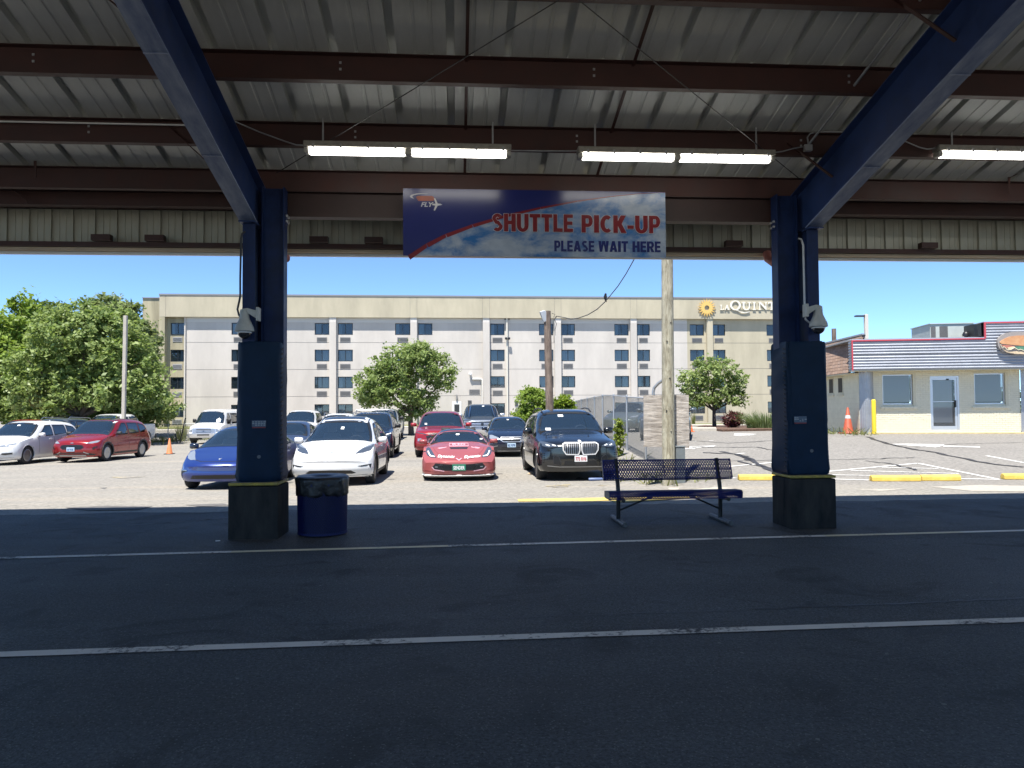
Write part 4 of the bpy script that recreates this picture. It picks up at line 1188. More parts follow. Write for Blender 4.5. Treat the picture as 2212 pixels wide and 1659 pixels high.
# sun emblem and name on the parapet (upright letters standing off the wall)
M_SUN = pbr('golden sign acrylic', (0.72, 0.47, 0.14), .4)
M_LET = pbr('cream sign letters', (0.80, 0.76, 0.66), .45)
Z7 = lambda x, y: hp((2700 + x / 5.53) / 1.82278, (1140 + y / 5.53) / 1.82278)
cu, cz = Z7(452, 402)
r_in, r_mid, r_out = .26, .42, .78
k = .0000001
ang = 18
outer = []
for i in range(ang * 2):
    a = 2 * math.pi * (i / (ang * 2)) + math.pi / 2
    rr = .98 if i % 2 == 0 else .56
    outer.append((rr * math.cos(a), rr * math.sin(a)))
mb = MB(); n = len(outer); yf, yb = HV - .15, HV - .08
inn = [(r_in * math.cos(2 * math.pi * i / n + math.pi / 2), r_in * math.sin(2 * math.pi * i / n + math.pi / 2)) for i in range(n)]
for (pp, yy) in ((outer, yf), (inn, yf), (outer, yb), (inn, yb)): mb.v += [(cu + x, yy, cz + z) for x, z in pp]
for i in range(n):
    j = (i + 1) % n
    mb.f += [(i, j, n + j, n + i), (2 * n + i, 3 * n + i, 3 * n + j, 2 * n + j), (i, 2 * n + i, 2 * n + j, j), (n + i, n + j, 3 * n + j, 3 * n + i)]
mb.mi = [0] * len(mb.f)
sun_s = thing('sun_emblem', 'golden sunburst emblem on the hotel parapet', 'sign emblem'); 
o_ = mb.build('sun_disc', M_SUN, sun_s); sun_s.rotation_euler = (0, 0, HA)
mb = MB()
for a in range(0, 360, 90): mb.tube([(cu + .36 * math.cos(R(a)), yb, cz + .36 * math.sin(R(a))), (cu + .36 * math.cos(R(a)), HV - .001, cz + .36 * math.sin(R(a)))], .02, 5)
mb.build('stand_off', M_GREY_MET, sun_s)
name_s = thing('hotel_lettering', 'cream serif lettering LA QUINTA on the hotel parapet', 'sign lettering'); name_s.rotation_euler = (0, 0, HA)
def ser(stems, x0, x1, y0, y1):
    """letter from strokes in a unit box"""
    (ua, za), (ub, zb_) = Z7(x0, y1), Z7(x1, y0); mb = MB()
    for poly in stems:
        mb.prism(poly, (ua, HV - .13, za), (ub - ua, 0, 0), (0, 0, zb_ - za), (0, .07, 0))
    mb.build('letter', M_LET, name_s)
L_ = [[(0,0),(1,0),(1,.30),(.9,.30),(.86,.1),(.42,.1),(.42,.92),(.6,.92),(.6,1),(0,1),(0,.92),(.18,.92),(.18,.08),(0,.08)]]
A_ = [[(-.05,0),(.3,0),(.3,.08),(.2,.08),(.27,.3),(.62,.3),(.68,.08),(.56,.08),(.56,0),(1.05,0),(1.05,.08),(.95,.08),(.6,1),(.46,1),(.08,.08),(-.05,.08)]]
U_ = [[(0,1),(.42,1),(.42,.93),(.30,.92),(.30,.35),(.36,.17),(.5,.10),(.68,.17),(.74,.35),(.74,.92),(.6,.93),(.6,1),(1,1),(1,.93),(.86,.92),(.86,.30),(.74,.06),(.48,-.02),(.24,.06),(.12,.30),(.12,.92),(0,.93)]]
I_ = [[(0,0),(1,0),(1,.08),(.7,.1),(.7,.9),(1,.92),(1,1),(0,1),(0,.92),(.3,.9),(.3,.1),(0,.08)]]
N_ = [[(0,0),(.3,0),(.3,.07),(.2,.08),(.2,.78),(.86,0),(.92,0),(.92,.92),(1.02,.93),(1.02,1),(.72,1),(.72,.93),(.82,.92),(.82,.34),(.26,1),(0,1),(0,.93),(.1,.9),(.1,.08),(0,.07)]]
T_ = [[(.28,0),(.72,0),(.72,.07),(.60,.09),(.60,.90),(.86,.88),(.92,.74),(1,.74),(1,1),(0,1),(0,.74),(.08,.74),(.14,.88),(.40,.90),(.40,.09),(.28,.07)]]
Q_ = []
nq = 24; ring = []
for i in range(nq):
    a0, a1 = 2 * math.pi * i / nq, 2 * math.pi * (i + 1) / nq
    f = lambda a, ro: (.5 + ro * math.cos(a), .5 + ro * math.sin(a))
    th = lambda a: .5 - (.16 if abs(math.cos(a)) > .5 else .09)
    Q_.append([f(a0, .5), f(a1, .5), f(a1, .5 - .09 - .09 * abs(math.cos(a1))), f(a0, .5 - .09 - .09 * abs(math.cos(a0)))])
Q_.append([(.50, .06), (.66, .02), (1.0, -.14), (1.45, -.20), (1.85, -.10), (1.85, -.15), (1.5, -.27), (1.05, -.24), (.75, -.08), (.55, .0)])
ser(L_, 740, 815, 335, 447); ser(A_, 840, 940, 335, 447); ser(Q_, 958, 1188, 240, 455); ser(U_, 1208, 1418, 275, 450)
ser(I_, 1450, 1515, 275, 447); ser(N_, 1575, 1760, 275, 447); ser(T_, 1790, 1930, 275, 447); ser(A_, 1945, 2120, 275, 447)
mb = MB(); (ua, za), (ub, zb_) = Z7(740, 447), Z7(2120, 420); mb.box((ua, HV - .059, za + .05), (ub, HV - .001, za + .09)); mb.build('raceway', M_HT, name_s)
# ------------------------------------------------------------------ white brick diner at the right
DA = R(-7.6)
DX, DY = math.cos(DA), math.sin(DA)
def dfoot():
    return G(2040, 934)
DV = None
p_ = Vector((ray(2040, 860).x * 31.3, 31.3, 0)); DV = -p_.x * DY + p_.y * DX
def dp(px, py, dv=0.0):
    d = ray(px, py); t = (DV + dv) / (-d.x * DY + d.y * DX)
    return (d.x * DX + d.y * DY) * t, EYE + d.z * t
Z8 = lambda x, y, dv=0.0: dp(1755.5 + x / 4.847, 658.3 + y / 4.847, dv)
diner = thing('diner', 'low cream painted brick diner with a corrugated metal fascia', 'building', (0, 0, 0), DA)
M_BRICK = pbr('cream painted brick', (0.76, 0.71, 0.55), .75, noise=(2.5, .12), bump=(40, .15, .004))
M_MORTAR = pbr('painted mortar', (0.70, 0.65, 0.48), .85, noise=(6, .2))
M_CORR = pbr('galvanised corrugated sheet', (0.36, 0.38, 0.42), .5, .3, noise=(2.5, .12), rnoise=.06)
M_CORR_D = pbr('dull corrugated sheet', (0.40, 0.41, 0.43), .45, .6, noise=(3, .15))
M_TRIM_RED = pbr('red trim', (0.50, 0.06, 0.08), .4)
M_SHADE = pbr('white roller shade', (0.60, 0.61, 0.62), .7)
M_SHOP = glass_mat('clear shop glass', (0.20, 0.24, 0.28), 0.80, .02, 1.6)
M_ALU = pbr('mill aluminium', (0.62, 0.63, 0.64), .35, .7)
M_CURBY = pbr('faded yellow kerb', (0.58, 0.46, 0.24), .8, noise=(5, .3))
M_TOPW = pbr('cream smooth trim', (0.62, 0.57, 0.42), .7)
zg = Z8(1400, 1335)[1]; zt = Z8(1400, 672)[1]; uL = Z8(635, 900)[0]; uR = Z8(2170, 900)[0]
openings = []                            # u0, u1, z0, z1
for x0, y0, x1, y1 in ((735, 728, 1045, 1046), (1240, 745, 1530, 1312), (1698, 715, 2012, 1042)):
    a, b = Z8(x0, y1), Z8(x1, y0); openings.append((a[0], b[0], a[1], b[1]))
BL_, BH, J = .205, .068, .010
nrow = int((zt - zg) / (BH + J)) + 1
bricks = []
for r_ in range(nrow):
    z0 = zg + r_ * (BH + J); z1 = min(z0 + BH, zt - .002)
    if z1 - z0 < .02: continue
    x = uL - (BL_ / 2 if r_ % 2 else 0)
    while x < uR:
        a, b = max(x, uL), min(x + BL_, uR)
        segs = [(a, b)]
        for o_ in openings:
            if z1 > o_[2] + .01 and z0 < o_[3] - .01:
                ns = []
                for s0, s1 in segs:
                    if s1 <= o_[0] or s0 >= o_[1]: ns.append((s0, s1))
                    else:
                        if s0 < o_[0]: ns.append((s0, o_[0]))
                        if s1 > o_[1]: ns.append((o_[1], s1))
                segs = ns
        for s0, s1 in segs:
            if s1 - s0 > .03: bricks.append((s0, s1, z0, z1))
        x += BL_ + J
random.shuffle(bricks)
full = [b for b in bricks if abs(b[1] - b[0] - BL_) < 1e-6][:300]
fs_ = set(full); rest = [b for b in bricks if b not in fs_]
bm_ = MB(); bm_.box((0, 0, 0), (BL_, .06, BH)); bmesh_ = bm_.mesh('brick', M_BRICK)
wallpart = MB()
mo = [(uL, uR, zg, zt)]
front_wall = wall_with_holes('front_wall', uL, uR, zg, zt, DV + .012, M_MORTAR, [o + (0, 0) for o in openings], diner, reveal=.16)
for (a, b, c, d) in full:
    link('brick', bmesh_, front_wall, (a, DV + random.uniform(-.004, .004), c))
mb = MB()
for (a, b, c, d) in rest:
    q = random.uniform(-.004, .004); mb.box((a, DV + q, c), (b, DV + .05, d))
tag(mb.build('bricks', M_BRICK, front_wall), kind='stuff')
# plinth / kerb under the wall
u0, z1 = Z8(560, 1335); u1, z0 = Z8(2260, 1368)
uend = Z8(2400, 1000)[0]
mb = MB(); mb.box((u0, DV - .30, zg - .45), (uend, DV + .3, zg - .001)); mb.build('plinth', M_CURBY, diner, bevel=.01)
# window and door joinery
for k, (x0, y0, x1, y1) in enumerate(((735, 728, 1045, 1046), (1698, 715, 2012, 1042))):
    a0, b0, c0, d0 = openings[0 if k == 0 else 2]
    w = thing('window', None, None); w.parent = diner; w.location = (a0, DV + .10, c0)
    W_, H_ = b0 - a0, d0 - c0
    mb = MB(); t = .05
    mb.box((0, -.03, 0), (W_, .03, t)); mb.box((0, -.03, H_ - t), (W_, .03, H_)); mb.box((0, -.03, t), (t, .03, H_ - t)); mb.box((W_ - t, -.03, t), (W_, .03, H_ - t)); mb.build('frame', M_ALU, w)
    mb = MB(); mb.quad((t, 0, t), (W_ - t, 0, t), (W_ - t, 0, H_ - t), (t, 0, H_ - t)); mb.build('pane', M_SHOP, w, fix=False)
    for j in range(24):                       # shade drawn down inside
        pass
    mb = MB(); n = 36
    for j in range(n): 
        zz = t + .06 + (H_ - 2 * t - .06) * j / n; mb.box((t, .05, zz), (W_ - t, .056, zz + (H_ - 2 * t - .06) / n * .82))
    tag(mb.build('blind', M_SHADE, w), kind='stuff')
    mb = MB(); mb.box((0, .30, 0), (W_, .32, H_)); mb.build('room_back', M_ROOM, w)
    # wide cream casing at right and a brick sill below
    mb = MB(); mb.box((W_ + .0, -.115, -.06), (W_ + .11, -.10, H_ + .05)); mb.box((-.05, -.115, H_), (W_, -.10, H_ + .05)); mb.build('casing', M_TOPW, w)
    nb = 9
    for j in range(nb):
        L = (W_ + .24) / nb; mb = MB(); mb.box((-.10 + j * L + .004, -.17, -.17), (-.10 + (j + 1) * L - .004, -.06, -.095)); mb.build('sill_brick', M_BRICK, w)
a0, b0, c0, d0 = openings[1]
dr = thing('door', None, None); dr.parent = diner; dr.location = (a0, DV + .06, c0)
W_, H_ = b0 - a0, d0 - c0
mb = MB(); t = .07
mb.box((0, -.05, 0), (t, .05, H_)); mb.box((W_ - t, -.05, 0), (W_, .05, H_)); mb.box((t, -.05, H_ - t), (W_ - t, .05, H_)); mb.build('door_frame', M_ALU, dr)
mb = MB(); s_ = .09
mb.box((t, -.02, 0), (t + s_ * .5, .02, H_ - t)); mb.box((W_ - t - s_, -.02, 0), (W_ - t, .02, H_ - t)); mb.box((t + s_ * .5, -.02, 0), (W_ - t - s_, .02, .16)); mb.box((t + s_ * .5, -.02, H_ - t - .09), (W_ - t - s_, .02, H_ - t)); mb.box((t + s_ * .5, -.015, H_ * .52), (W_ - t - s_, .015, H_ * .52 + .03)); mb.build('door_leaf', M_ALU, dr)
mb = MB(); mb.quad((t + s_ * .5, 0, .16), (W_ - t - s_, 0, .16), (W_ - t - s_, 0, H_ - t - .09), (t + s_ * .5, 0, H_ - t - .09)); mb.build('pane', M_SHOP, dr, fix=False)
mb = MB(); mb.box((t + .06, .04, .30), (W_ - t - s_ - .08, .046, H_ - t - .1)); mb.build('blind', M_SHADE, dr)
mb = MB(); mb.box((t, .25, 0), (W_ - t, .27, H_)); mb.build('room_back', M_ROOM, dr)
mb = MB(); mb.box((W_ - t - s_ - .02, -.07, H_ * .42), (W_ - t - s_ + .04, -.022, H_ * .55)); mb.build('handle', M_DARK_MET, dr, bevel=.006)
mb = MB(); mb.box((W_ * .58, -.05, H_ - t - .10), (W_ * .66, -.021, H_ - t - .04)); mb.build('door_closer', M_BLACK, dr)
# corrugated fascia, real ribs running along it, standing forward of the wall
FV = DV - .70
def F8(x, y): return Z8(x, y, -.70)
fu0, fz1 = F8(410, 372); fz0 = F8(1000, 680)[1]; fuE = F8(2600, 400)[0]
fus, fzs = F8(1800, 183)
def corr(name, u0, u1, z0, z1, v, pitch, amp, mat, along=True, parent=None):
    n = int((z1 - z0) / pitch * 8); mb = MB()
    for j in range(n + 1):
        z = z0 + (z1 - z0) * j / n; y = v + amp * math.cos(2 * math.pi * (z - z0) / pitch)
        mb.v += [(u0, y, z), (u1, y, z)]
    mb.f = [(2 * j, 2 * j + 1, 2 * j + 3, 2 * j + 2) for j in range(n)]; mb.mi = [0] * n
    return mb.build(name, mat, parent or diner, smooth=180, fix=False)
zmid = (fz0 + fz1) / 2
PT = .115
corr('corrugated_panel', fu0, fuE, fz0 + .01, zmid - .004, FV, PT, .016, M_CORR)
corr('corrugated_panel', fu0, fus - .01, zmid + .004, fz1 - .03, FV, PT, .016, M_CORR)
corr('corrugated_panel', fus - .01, fuE, zmid + .004, fzs - .03, FV, PT, .016, M_CORR)
mb = MB(); mb.box((fu0, FV + .03, fz0), (fuE, FV + .06, fz1 - .02)); mb.box((fus, FV + .03, fz1 - .02), (fuE, FV + .06, fzs - .02)); mb.build('fascia_backing', M_DARK_MET, diner)
mb = MB(); mb.box((fu0 - .02, FV - .035, fz1 - .05), (fus, FV + .02, fz1)); mb.build('red_trim', M_TRIM_RED, diner)
mb = MB(); mb.box((fus - .03, FV - .035, fz1 + .002), (fus + .03, FV + .02, fzs)); mb.build('red_trim', M_TRIM_RED, diner)
mb = MB(); mb.box((fus + .032, FV - .035, fzs - .05), (fuE, FV + .02, fzs)); mb.build('red_trim', M_TRIM_RED, diner)
mb = MB(); mb.box((fu0 - .02, FV - .035, fz0), (fu0 + .03, FV + .02, fz1 - .052)); mb.build('red_trim', M_TRIM_RED, diner)
mb = MB(); mb.box((fu0, FV - .02, fz1 + .001), (fus - .03, FV + .75, fz1 + .03)); mb.box((fus - .028, FV - .02, fzs + .001), (fuE, FV + .75, fzs + .03)); mb.build('fascia_cap', M_ALU, diner)
# left return of the fascia
mb = MB(); n = int((fz1 - fz0) / PT * 8)
for j in range(n + 1):
    z = fz0 + (fz1 - fz0) * j / n; x = fu0 - .02 + .014 * math.cos(2 * math.pi * z / PT); mb.v += [(x, FV + .021, z), (x, FV + .42, z)]
mb.f = [(2 * j, 2 * j + 1, 2 * j + 3, 2 * j + 2) for j in range(n)]; mb.mi = [0] * n
mb.build('corrugated_panel', M_CORR_D, diner, smooth=180, fix=False)
mb = MB(); mb.box((fu0, FV + .03, fz0 - .03), (fuE, DV + .10, fz0 - .002)); mb.build('soffit', M_TOPW, diner)
for i in range(22):
    u = fu0 + .55 + i * .545
    mb = MB(); mb.lathe([(0, -.05), (.02, -.045), (.025, -.02), (.015, 0)], 8, (u, FV + .12, fz0 - .032)); mb.build('bulb', M_TOPW, diner, smooth=60)
mb = MB(); mb.box((fu0 + .1, FV + .62, fz1 + .031), (fuE, DV + 9, fz1 + .10)); mb.build('roof', M_GREY_MET, diner)
mb = MB(); mb.box((fus, FV + .3, fz1 + .11), (fuE, FV + .6, fzs)); mb.build('raised_front', M_DARK_MET, diner)
# side wall running back to the left, the mansard roof above it
cl = Z8(482, 1000)
su0 = cl[0]; sdir = Vector((-.083, .998, 0)).normalized()
M_SIDE = pbr('cream painted block', (0.70, 0.66, 0.50), .8, noise=(3, .1))
ztop = Z8(482, 700)[1]; gz0 = zg - .35
def sp(t, z, off=0.0):
    """point on the side wall, t metres back from the corner"""
    n = Vector((-sdir.y, sdir.x, 0))
    q = Vector((su0, DV - .05, 0)) + sdir * t + n * off
    return (q.x, q.y, z)
side = thing('side_wall', None, None); side.parent = diner
rows = 13; SL = 9.5; hz = (ztop - gz0) / rows
for r_ in range(rows):
    z0 = gz0 + r_ * hz + .006; z1 = gz0 + (r_ + 1) * hz - .006
    mb = MB(); a = [Vector(sp(0, z0)), Vector(sp(SL, z0)), Vector(sp(SL, z0, -.2)), Vector(sp(0, z0, -.2))]; dz = Vector((0, 0, z1 - z0))
    mb.add(a + [p + dz for p in a], [(0,1,2,3),(4,7,6,5),(0,4,5,1),(1,5,6,2),(2,6,7,3),(3,7,4,0)])
    mb.build('block_course', M_SIDE, side)
mb = MB(); a = [Vector(sp(0.01, gz0, -.012)), Vector(sp(SL - .01, gz0, -.012)), Vector(sp(SL - .01, gz0, -.19)), Vector(sp(0.01, gz0, -.19))]; dz = Vector((0, 0, ztop - gz0))
mb.add(a + [p + dz for p in a], [(0,1,2,3),(4,7,6,5),(0,4,5,1),(1,5,6,2),(2,6,7,3),(3,7,4,0)]); mb.build('block_core', M_MORTAR, side)
for t0, t1 in ((1.68, 2.3), (2.78, 3.4)):
    z0, z1 = Z8(290, 915)[1] - .05, Z8(290, 760)[1] + .1
    w = thing('side_window', None, None); w.parent = diner
    mb = MB(); a = [Vector(sp(t0, z0, .012)), Vector(sp(t1, z0, .012)), Vector(sp(t1, z0, -.02)), Vector(sp(t0, z0, -.02))]; dz = Vector((0, 0, z1 - z0))
    mb.add(a + [p + dz for p in a], [(0,1,2,3),(4,7,6,5),(0,4,5,1),(1,5,6,2),(2,6,7,3),(3,7,4,0)]); mb.build('frame', M_TOPW, w)
    mb = MB(); a = [Vector(sp(t0 + .07, z0 + .07, .016)), Vector(sp(t1 - .07, z0 + .07, .016)), Vector(sp(t1 - .07, z1 - .07, .016)), Vector(sp(t0 + .07, z1 - .07, .016))]; mb.add(a, [(0,1,2,3)]); mb.build('pane', M_BLACK, w, fix=False)
    mb = MB(); a = [Vector(sp(t0 - .05, z0 - .09, .05)), Vector(sp(t1 + .05, z0 - .09, .05)), Vector(sp(t1 + .05, z0 - .09, -.02)), Vector(sp(t0 - .05, z0 - .09, -.02))]; dz = Vector((0, 0, .08))
    mb.add(a + [p + dz for p in a], [(0,1,2,3),(4,7,6,5),(0,4,5,1),(1,5,6,2),(2,6,7,3),(3,7,4,0)]); mb.build('sill', M_TOPW, w)
# shingled mansard slope over the side wall
M_SH = [pbr('brown shingle %d' % i, c, .9, noise=(14, .3)) for i, c in enumerate(((.27, .175, .125), (.31, .205, .15), (.23, .15, .11), (.29, .20, .155)))]
mans = thing('mansard_roof', None, None); mans.parent = diner
sh = .155; mrows = 11; ov = .45
base0 = ztop - .05
tilt_in, tilt_up = .38, .92
n_ = Vector((-sdir.y, sdir.x, 0)); upv = (-n_ * tilt_in + Vector((0, 0, tilt_up))).normalized(); outn = (n_ * tilt_up + Vector((0, 0, tilt_in))).normalized()
smesh = {}
for m_i, m_ in enumerate(M_SH):
    for wd_ in (.30,):
        mb = MB(); o = Vector((0, 0, 0)); e1 = sdir * (wd_ - .008); e2 = upv * (sh + .03)
        a = [o, o + e1, o + e1 + e2, o + e2]; b = [p + outn * .016 - (outn * .010 if i > 1 else Vector()) for i, p in enumerate(a)]
        mb.add(a + b, [(0,3,2,1),(4,5,6,7),(0,1,5,4),(1,2,6,5),(2,3,7,6),(3,0,4,7)]); me_ = mb.mesh('shingle', m_); smesh[m_i] = me_
O0 = Vector((su0, DV - .05, base0)) + n_ * ov
for r_ in range(mrows):
    for c_ in range(28):
        q = O0 + upv * (r_ * sh) + sdir * (c_ * .30 - (.15 if r_ % 2 else 0) - .05) + outn * (.004 * random.random() + .0)
        link('shingle', smesh[random.randrange(4)], mans, q)
mb = MB(); a = [O0 - sdir * .2, O0 + sdir * SL, O0 + sdir * SL + upv * (mrows * sh), O0 - sdir * .2 + upv * (mrows * sh)]
b = [p - outn * .05 for p in a]; a = [p - outn * .002 for p in a]
mb.add(a + b, [(0,1,2,3),(4,7,6,5),(0,4,5,1),(1,5,6,2),(2,6,7,3),(3,7,4,0)]); mb.build('deck', M_DARK_MET, mans)
mb = MB(); t_ = O0 + upv * (mrows * sh + .02); mb.bar(t_ - sdir * .1, t_ + sdir * SL, .12, .07, up=(0, 0, 1)); mb.build('roof_edge', M_GREY_MET, mans)
mb = MB(); e_ = Vector((su0, DV - .05, base0 - .03)); mb.bar(e_ + n_ * (ov / 2 - .01), e_ + n_ * (ov / 2 - .01) + sdir * SL, ov, .04, up=(0, 0, 1)); mb.build('eaves', M_TOPW, mans)
# corner post clad in corrugated metal
mb = MB(); pts = []
c0 = Vector((su0 + .01, DV - .06, 0)); c1 = Vector((uL - .005, DV - .01, 0))
n = 40
for j in range(n + 1):
    q = c0.lerp(c1, j / n) + Vector((0, -.22 * math.sin(math.pi * j / n) - .008 * math.cos(j / n * 2 * math.pi * 9), 0)); mb.v += [(q.x, q.y, zg - .4), (q.x, q.y, zt + .1)]
mb.f = [(2 * j, 2 * j + 2, 2 * j + 3, 2 * j + 1) for j in range(n)]; mb.mi = [0] * n
mb.build('corner_cladding', M_CORR_D, diner, smooth=180, fix=False)
mb = MB(); n = 40
for j in range(n + 1):
    mb.v += [(uR + .01 + 2.4 * j / n, DV - .02 - .015 * math.cos(j * 1.9), zg), (uR + .01 + 2.4 * j / n, DV - .02 - .015 * math.cos(j * 1.9), zt + .1)]
mb.f = [(2 * j, 2 * j + 2, 2 * j + 3, 2 * j + 1) for j in range(n)]; mb.mi = [0] * n
mb.build('corner_cladding', M_CORR_D, diner, smooth=180, fix=False)
# sandwich sign (a generic filled roll) on the fascia
sw = thing('sandwich_sign', 'painted sandwich roll sign on the diner fascia', 'sign', (0, 0, 0), DA)
def S8(x, y): return F8(1755 + 0 * x, 0)
ZS = lambda x, y: Z8(((3850 + x / 9.214) / 1.82278 - 1755.5) * 4.847, ((1240 + y / 9.214) / 1.82278 - 658.3) * 4.847, -.95)
def splate(name, pts, v, depth, mat):
    P = [ZS(*p) for p in pts]; mb = MB(); mb.prism([(0, 0)] and P, (0, v, 0), (1, 0, 0), (0, 0, 1), (0, depth, 0)); return mb.build(name, mat, sw)
sv = FV - .15
half = [(770, 1000), (790, 880), (850, 790), (960, 700), (1100, 640), (1300, 600), (1500, 590), (1800, 600), (2100, 620), (2400, 680), (2650, 780), (2780, 930), (2800, 1080), (2740, 1230), (2600, 1330), (2300, 1400), (1900, 1440), (1500, 1435), (1200, 1390), (950, 1310), (830, 1200), (780, 1100)]
splate('backing', half, sv, .13, pbr('grey sign edge', (.30, .27, .25), .5))
M_BUN = pbr('toasted roll', (0.62, 0.36, 0.18), .5, noise=(4, .3), col2=(.50, .22, .10)); M_BUN2 = pbr('pale roll', (0.66, 0.52, 0.34), .5, noise=(4, .2))
splate('top_bun', [(830, 990), (900, 920), (1040, 840), (1200, 780), (1450, 745), (1800, 740), (2200, 770), (2600, 880), (2720, 1010), (2400, 1130), (2000, 1140), (1600, 1110), (1200, 1075), (900, 1045)], sv - .03, .029, M_BUN)
splate('filling', [(870, 1085), (1200, 1095), (1380, 1130), (1350, 1180), (1200, 1210), (1100, 1200), (1000, 1150)], sv - .02, .019, pbr('ham pink', (.50, .18, .13), .5, noise=(9, .3)))
splate('cheese', [(1100, 1180), (1300, 1140), (1390, 1150), (1380, 1185), (1250, 1235), (1150, 1235)], sv - .026, .005, pbr('pale cheese', (.66, .55, .36), .5))
splate('lettuce', [(1390, 1150), (1550, 1130), (2000, 1160), (2500, 1160), (2600, 1220), (2300, 1290), (1900, 1290), (1620, 1265), (1560, 1230), (1480, 1240)], sv - .024, .022, pbr('lettuce green', (.10, .26, .17), .5, noise=(12, .5)))
splate('bottom_bun', [(880, 1200), (1100, 1310), (1250, 1330), (1500, 1300), (1900, 1330), (2300, 1320), (2620, 1290), (2500, 1370), (2200, 1405), (1800, 1420), (1400, 1405), (1100, 1350)], sv - .022, .020, M_BUN2)
wl = [(860, 1060), (880, 1140), (930, 1175), (990, 1155), (1040, 1190), (1080, 1240), (1140, 1265), (1230, 1255), (1300, 1215), (1370, 1180), (1430, 1220), (1500, 1265), (1590, 1245), (1700, 1290), (1850, 1265), (2000, 1300), (2200, 1270), (2400, 1290)]
mb = MB(); mb.tube([(ZS(*p)[0], sv - .035, ZS(*p)[1]) for p in wl], .016, 6); mb.build('sauce_line', M_TOPW, sw)
# roof plant
M_HVAC = pbr('pale green grey unit', (0.46, 0.50, 0.47), .5, noise=(3, .1))
M_COIL = pbr('coil fins', (0.12, 0.12, 0.12), .6, noise=(30, .4))
def unit(label, x0, y0, x1, y1, dv, depth, mat, cat, name):
    (a, zt_), (b, zb_) = Z8(x0, y0, dv), Z8(x1, y1, dv)
    root = thing(name, label, cat, (0, 0, 0), DA)
    mb = MB(); mb.box((a, DV + dv, fz1 + .1), (b, DV + dv + depth, zt_)); mb.build('cabinet', mat, root, bevel=.02)
    return root, a, b, fz1 + .1, zt_
r_, a, b, z0, z1 = unit('pale green rooftop air unit on the diner', 1230, 205, 1690, 350, 3.0, 2.2, M_HVAC, 'air unit', 'air_unit')
for k0, k1 in ((.0, .12), (.20, .40)):
    mb = MB(); mb.box((a + (b - a) * k0 + .02, DV + 2.985, z0 + .1), (a + (b - a) * k1, DV + 2.999, z1 - .1)); mb.build('coil_panel', M_COIL, r_)
for k0, k1, h0, h1 in ((.48, .70, .1, .38), (.72, .95, .1, .4)):
    mb = MB(); mb.box((a + (b - a) * k0, DV + 2.988, z0 + h0), (a + (b - a) * k1, DV + 2.999, z0 + h1)); mb.build('access_panel', M_HVAC, r_)
mb = MB(); mb.box((a - .03, DV + 2.96, z1 + .001), (b + .03, DV + 5.25, z1 + .04)); mb.build('cap', M_HVAC, r_)
unit('black duct box beside the rooftop air unit', 1690, 200, 1795, 350, 1.5, 1.0, M_DARK_MET, 'duct box', 'duct_box')
(va, vz) = Z8(1605, 335, 2.2)
vt = thing('roof_vent', 'small black dome vent on the diner roof', 'roof vent', (0, 0, 0), DA)
mb = MB(); mb.lathe([(.05, fz1 + .1), (.05, vz + .02), (.14, vz + .02), (.14, vz + .12), (.10, vz + .2), (0, vz + .24)], 14, (va, DV + 2.2, 0)); mb.build('cowl', M_DARK_MET, vt, smooth=50)
(pa, pz), (pb, pz2) = Z8(1960, 172, 2.0), Z8(2190, 165, 2.0)
sp_ = thing('roof_hood', 'thin dark hood plate above the raised diner front', 'roof hood', (0, 0, 0), DA)
mb = MB(); mb.box((pa, DV + 2.0, pz - .05), (pb, DV + 2.9, pz)); mb.box((pa + .3, DV + 2.2, fz1 + .1), (pa + .4, DV + 2.3, pz - .051)); mb.box((pb - .4, DV + 2.2, fz1 + .1), (pb - .3, DV + 2.3, pz - .051)); mb.build('plate', M_DARK_MET, sp_)

# things standing by the diner
bpos = Z8(645, 1372, -.75); q = Matrix.Rotation(DA, 3, 'Z') @ Vector((bpos[0], DV - .75, 0))
bol = thing('bollard', 'yellow steel bollard at the corner of the white diner', 'bollard', (q.x, q.y, gz(q.x, q.y)))
hb = Z8(645, 990, -.75)[1] - gz(q.x, q.y)
mb = MB(); mb.lathe([(.085, 0), (.085, hb - .07), (.075, hb - .03), (.05, hb - .008), (0, hb)], 20); mb.build('post', pbr('bright yellow plastic sleeve', (.78, .56, .03), .4), bol, smooth=50)
mb = MB(); mb.lathe([(.095, 0), (.095, .03), (.087, .035)], 20); mb.build('collar', M_YELLOW, bol, smooth=40)
M_CONE = pbr('faded orange cone', (0.68, 0.22, 0.085), .55, noise=(5, .2)); M_CONE2 = pbr('dull red orange cone', (0.42, 0.085, 0.04), .55, noise=(6, .3))
M_REFL = pbr('silver reflective band', (0.62, 0.60, 0.58), .4)
def cone(x, y, h, label, mat, base, band=False, rz=0.0):
    root = thing('traffic_cone', label, 'traffic cone', (x, y, gz(x, y)), rz, 'traffic cones on the lots')
    mb = MB(); b = h * .26; mb.box((-b, -b, 0), (b, b, h * .045)); mb.build('base', base, root, bevel=.012)
    r0, r1 = h * .185, h * .035
    mb = MB(); mb.lathe([(r0 * 1.12, h * .046), (r0, h * .08), (r1, h * .985), (r1 * .6, h)], 20); c = mb.build('body', mat, root, smooth=50)
    if band:
        f = lambda t: r0 + (r1 - r0) * (t - .08) / .905 + .004
        mb = MB(); mb.lathe([(f(.58), h * .58), (f(.70), h * .70)], 20); mb.build('band', M_REFL, c, smooth=60)
    return root
g_ = G(366, 981); cone(g_.x, g_.y, .72, 'faded orange cone alone on the gravelly lot', M_CONE, M_BLACK)
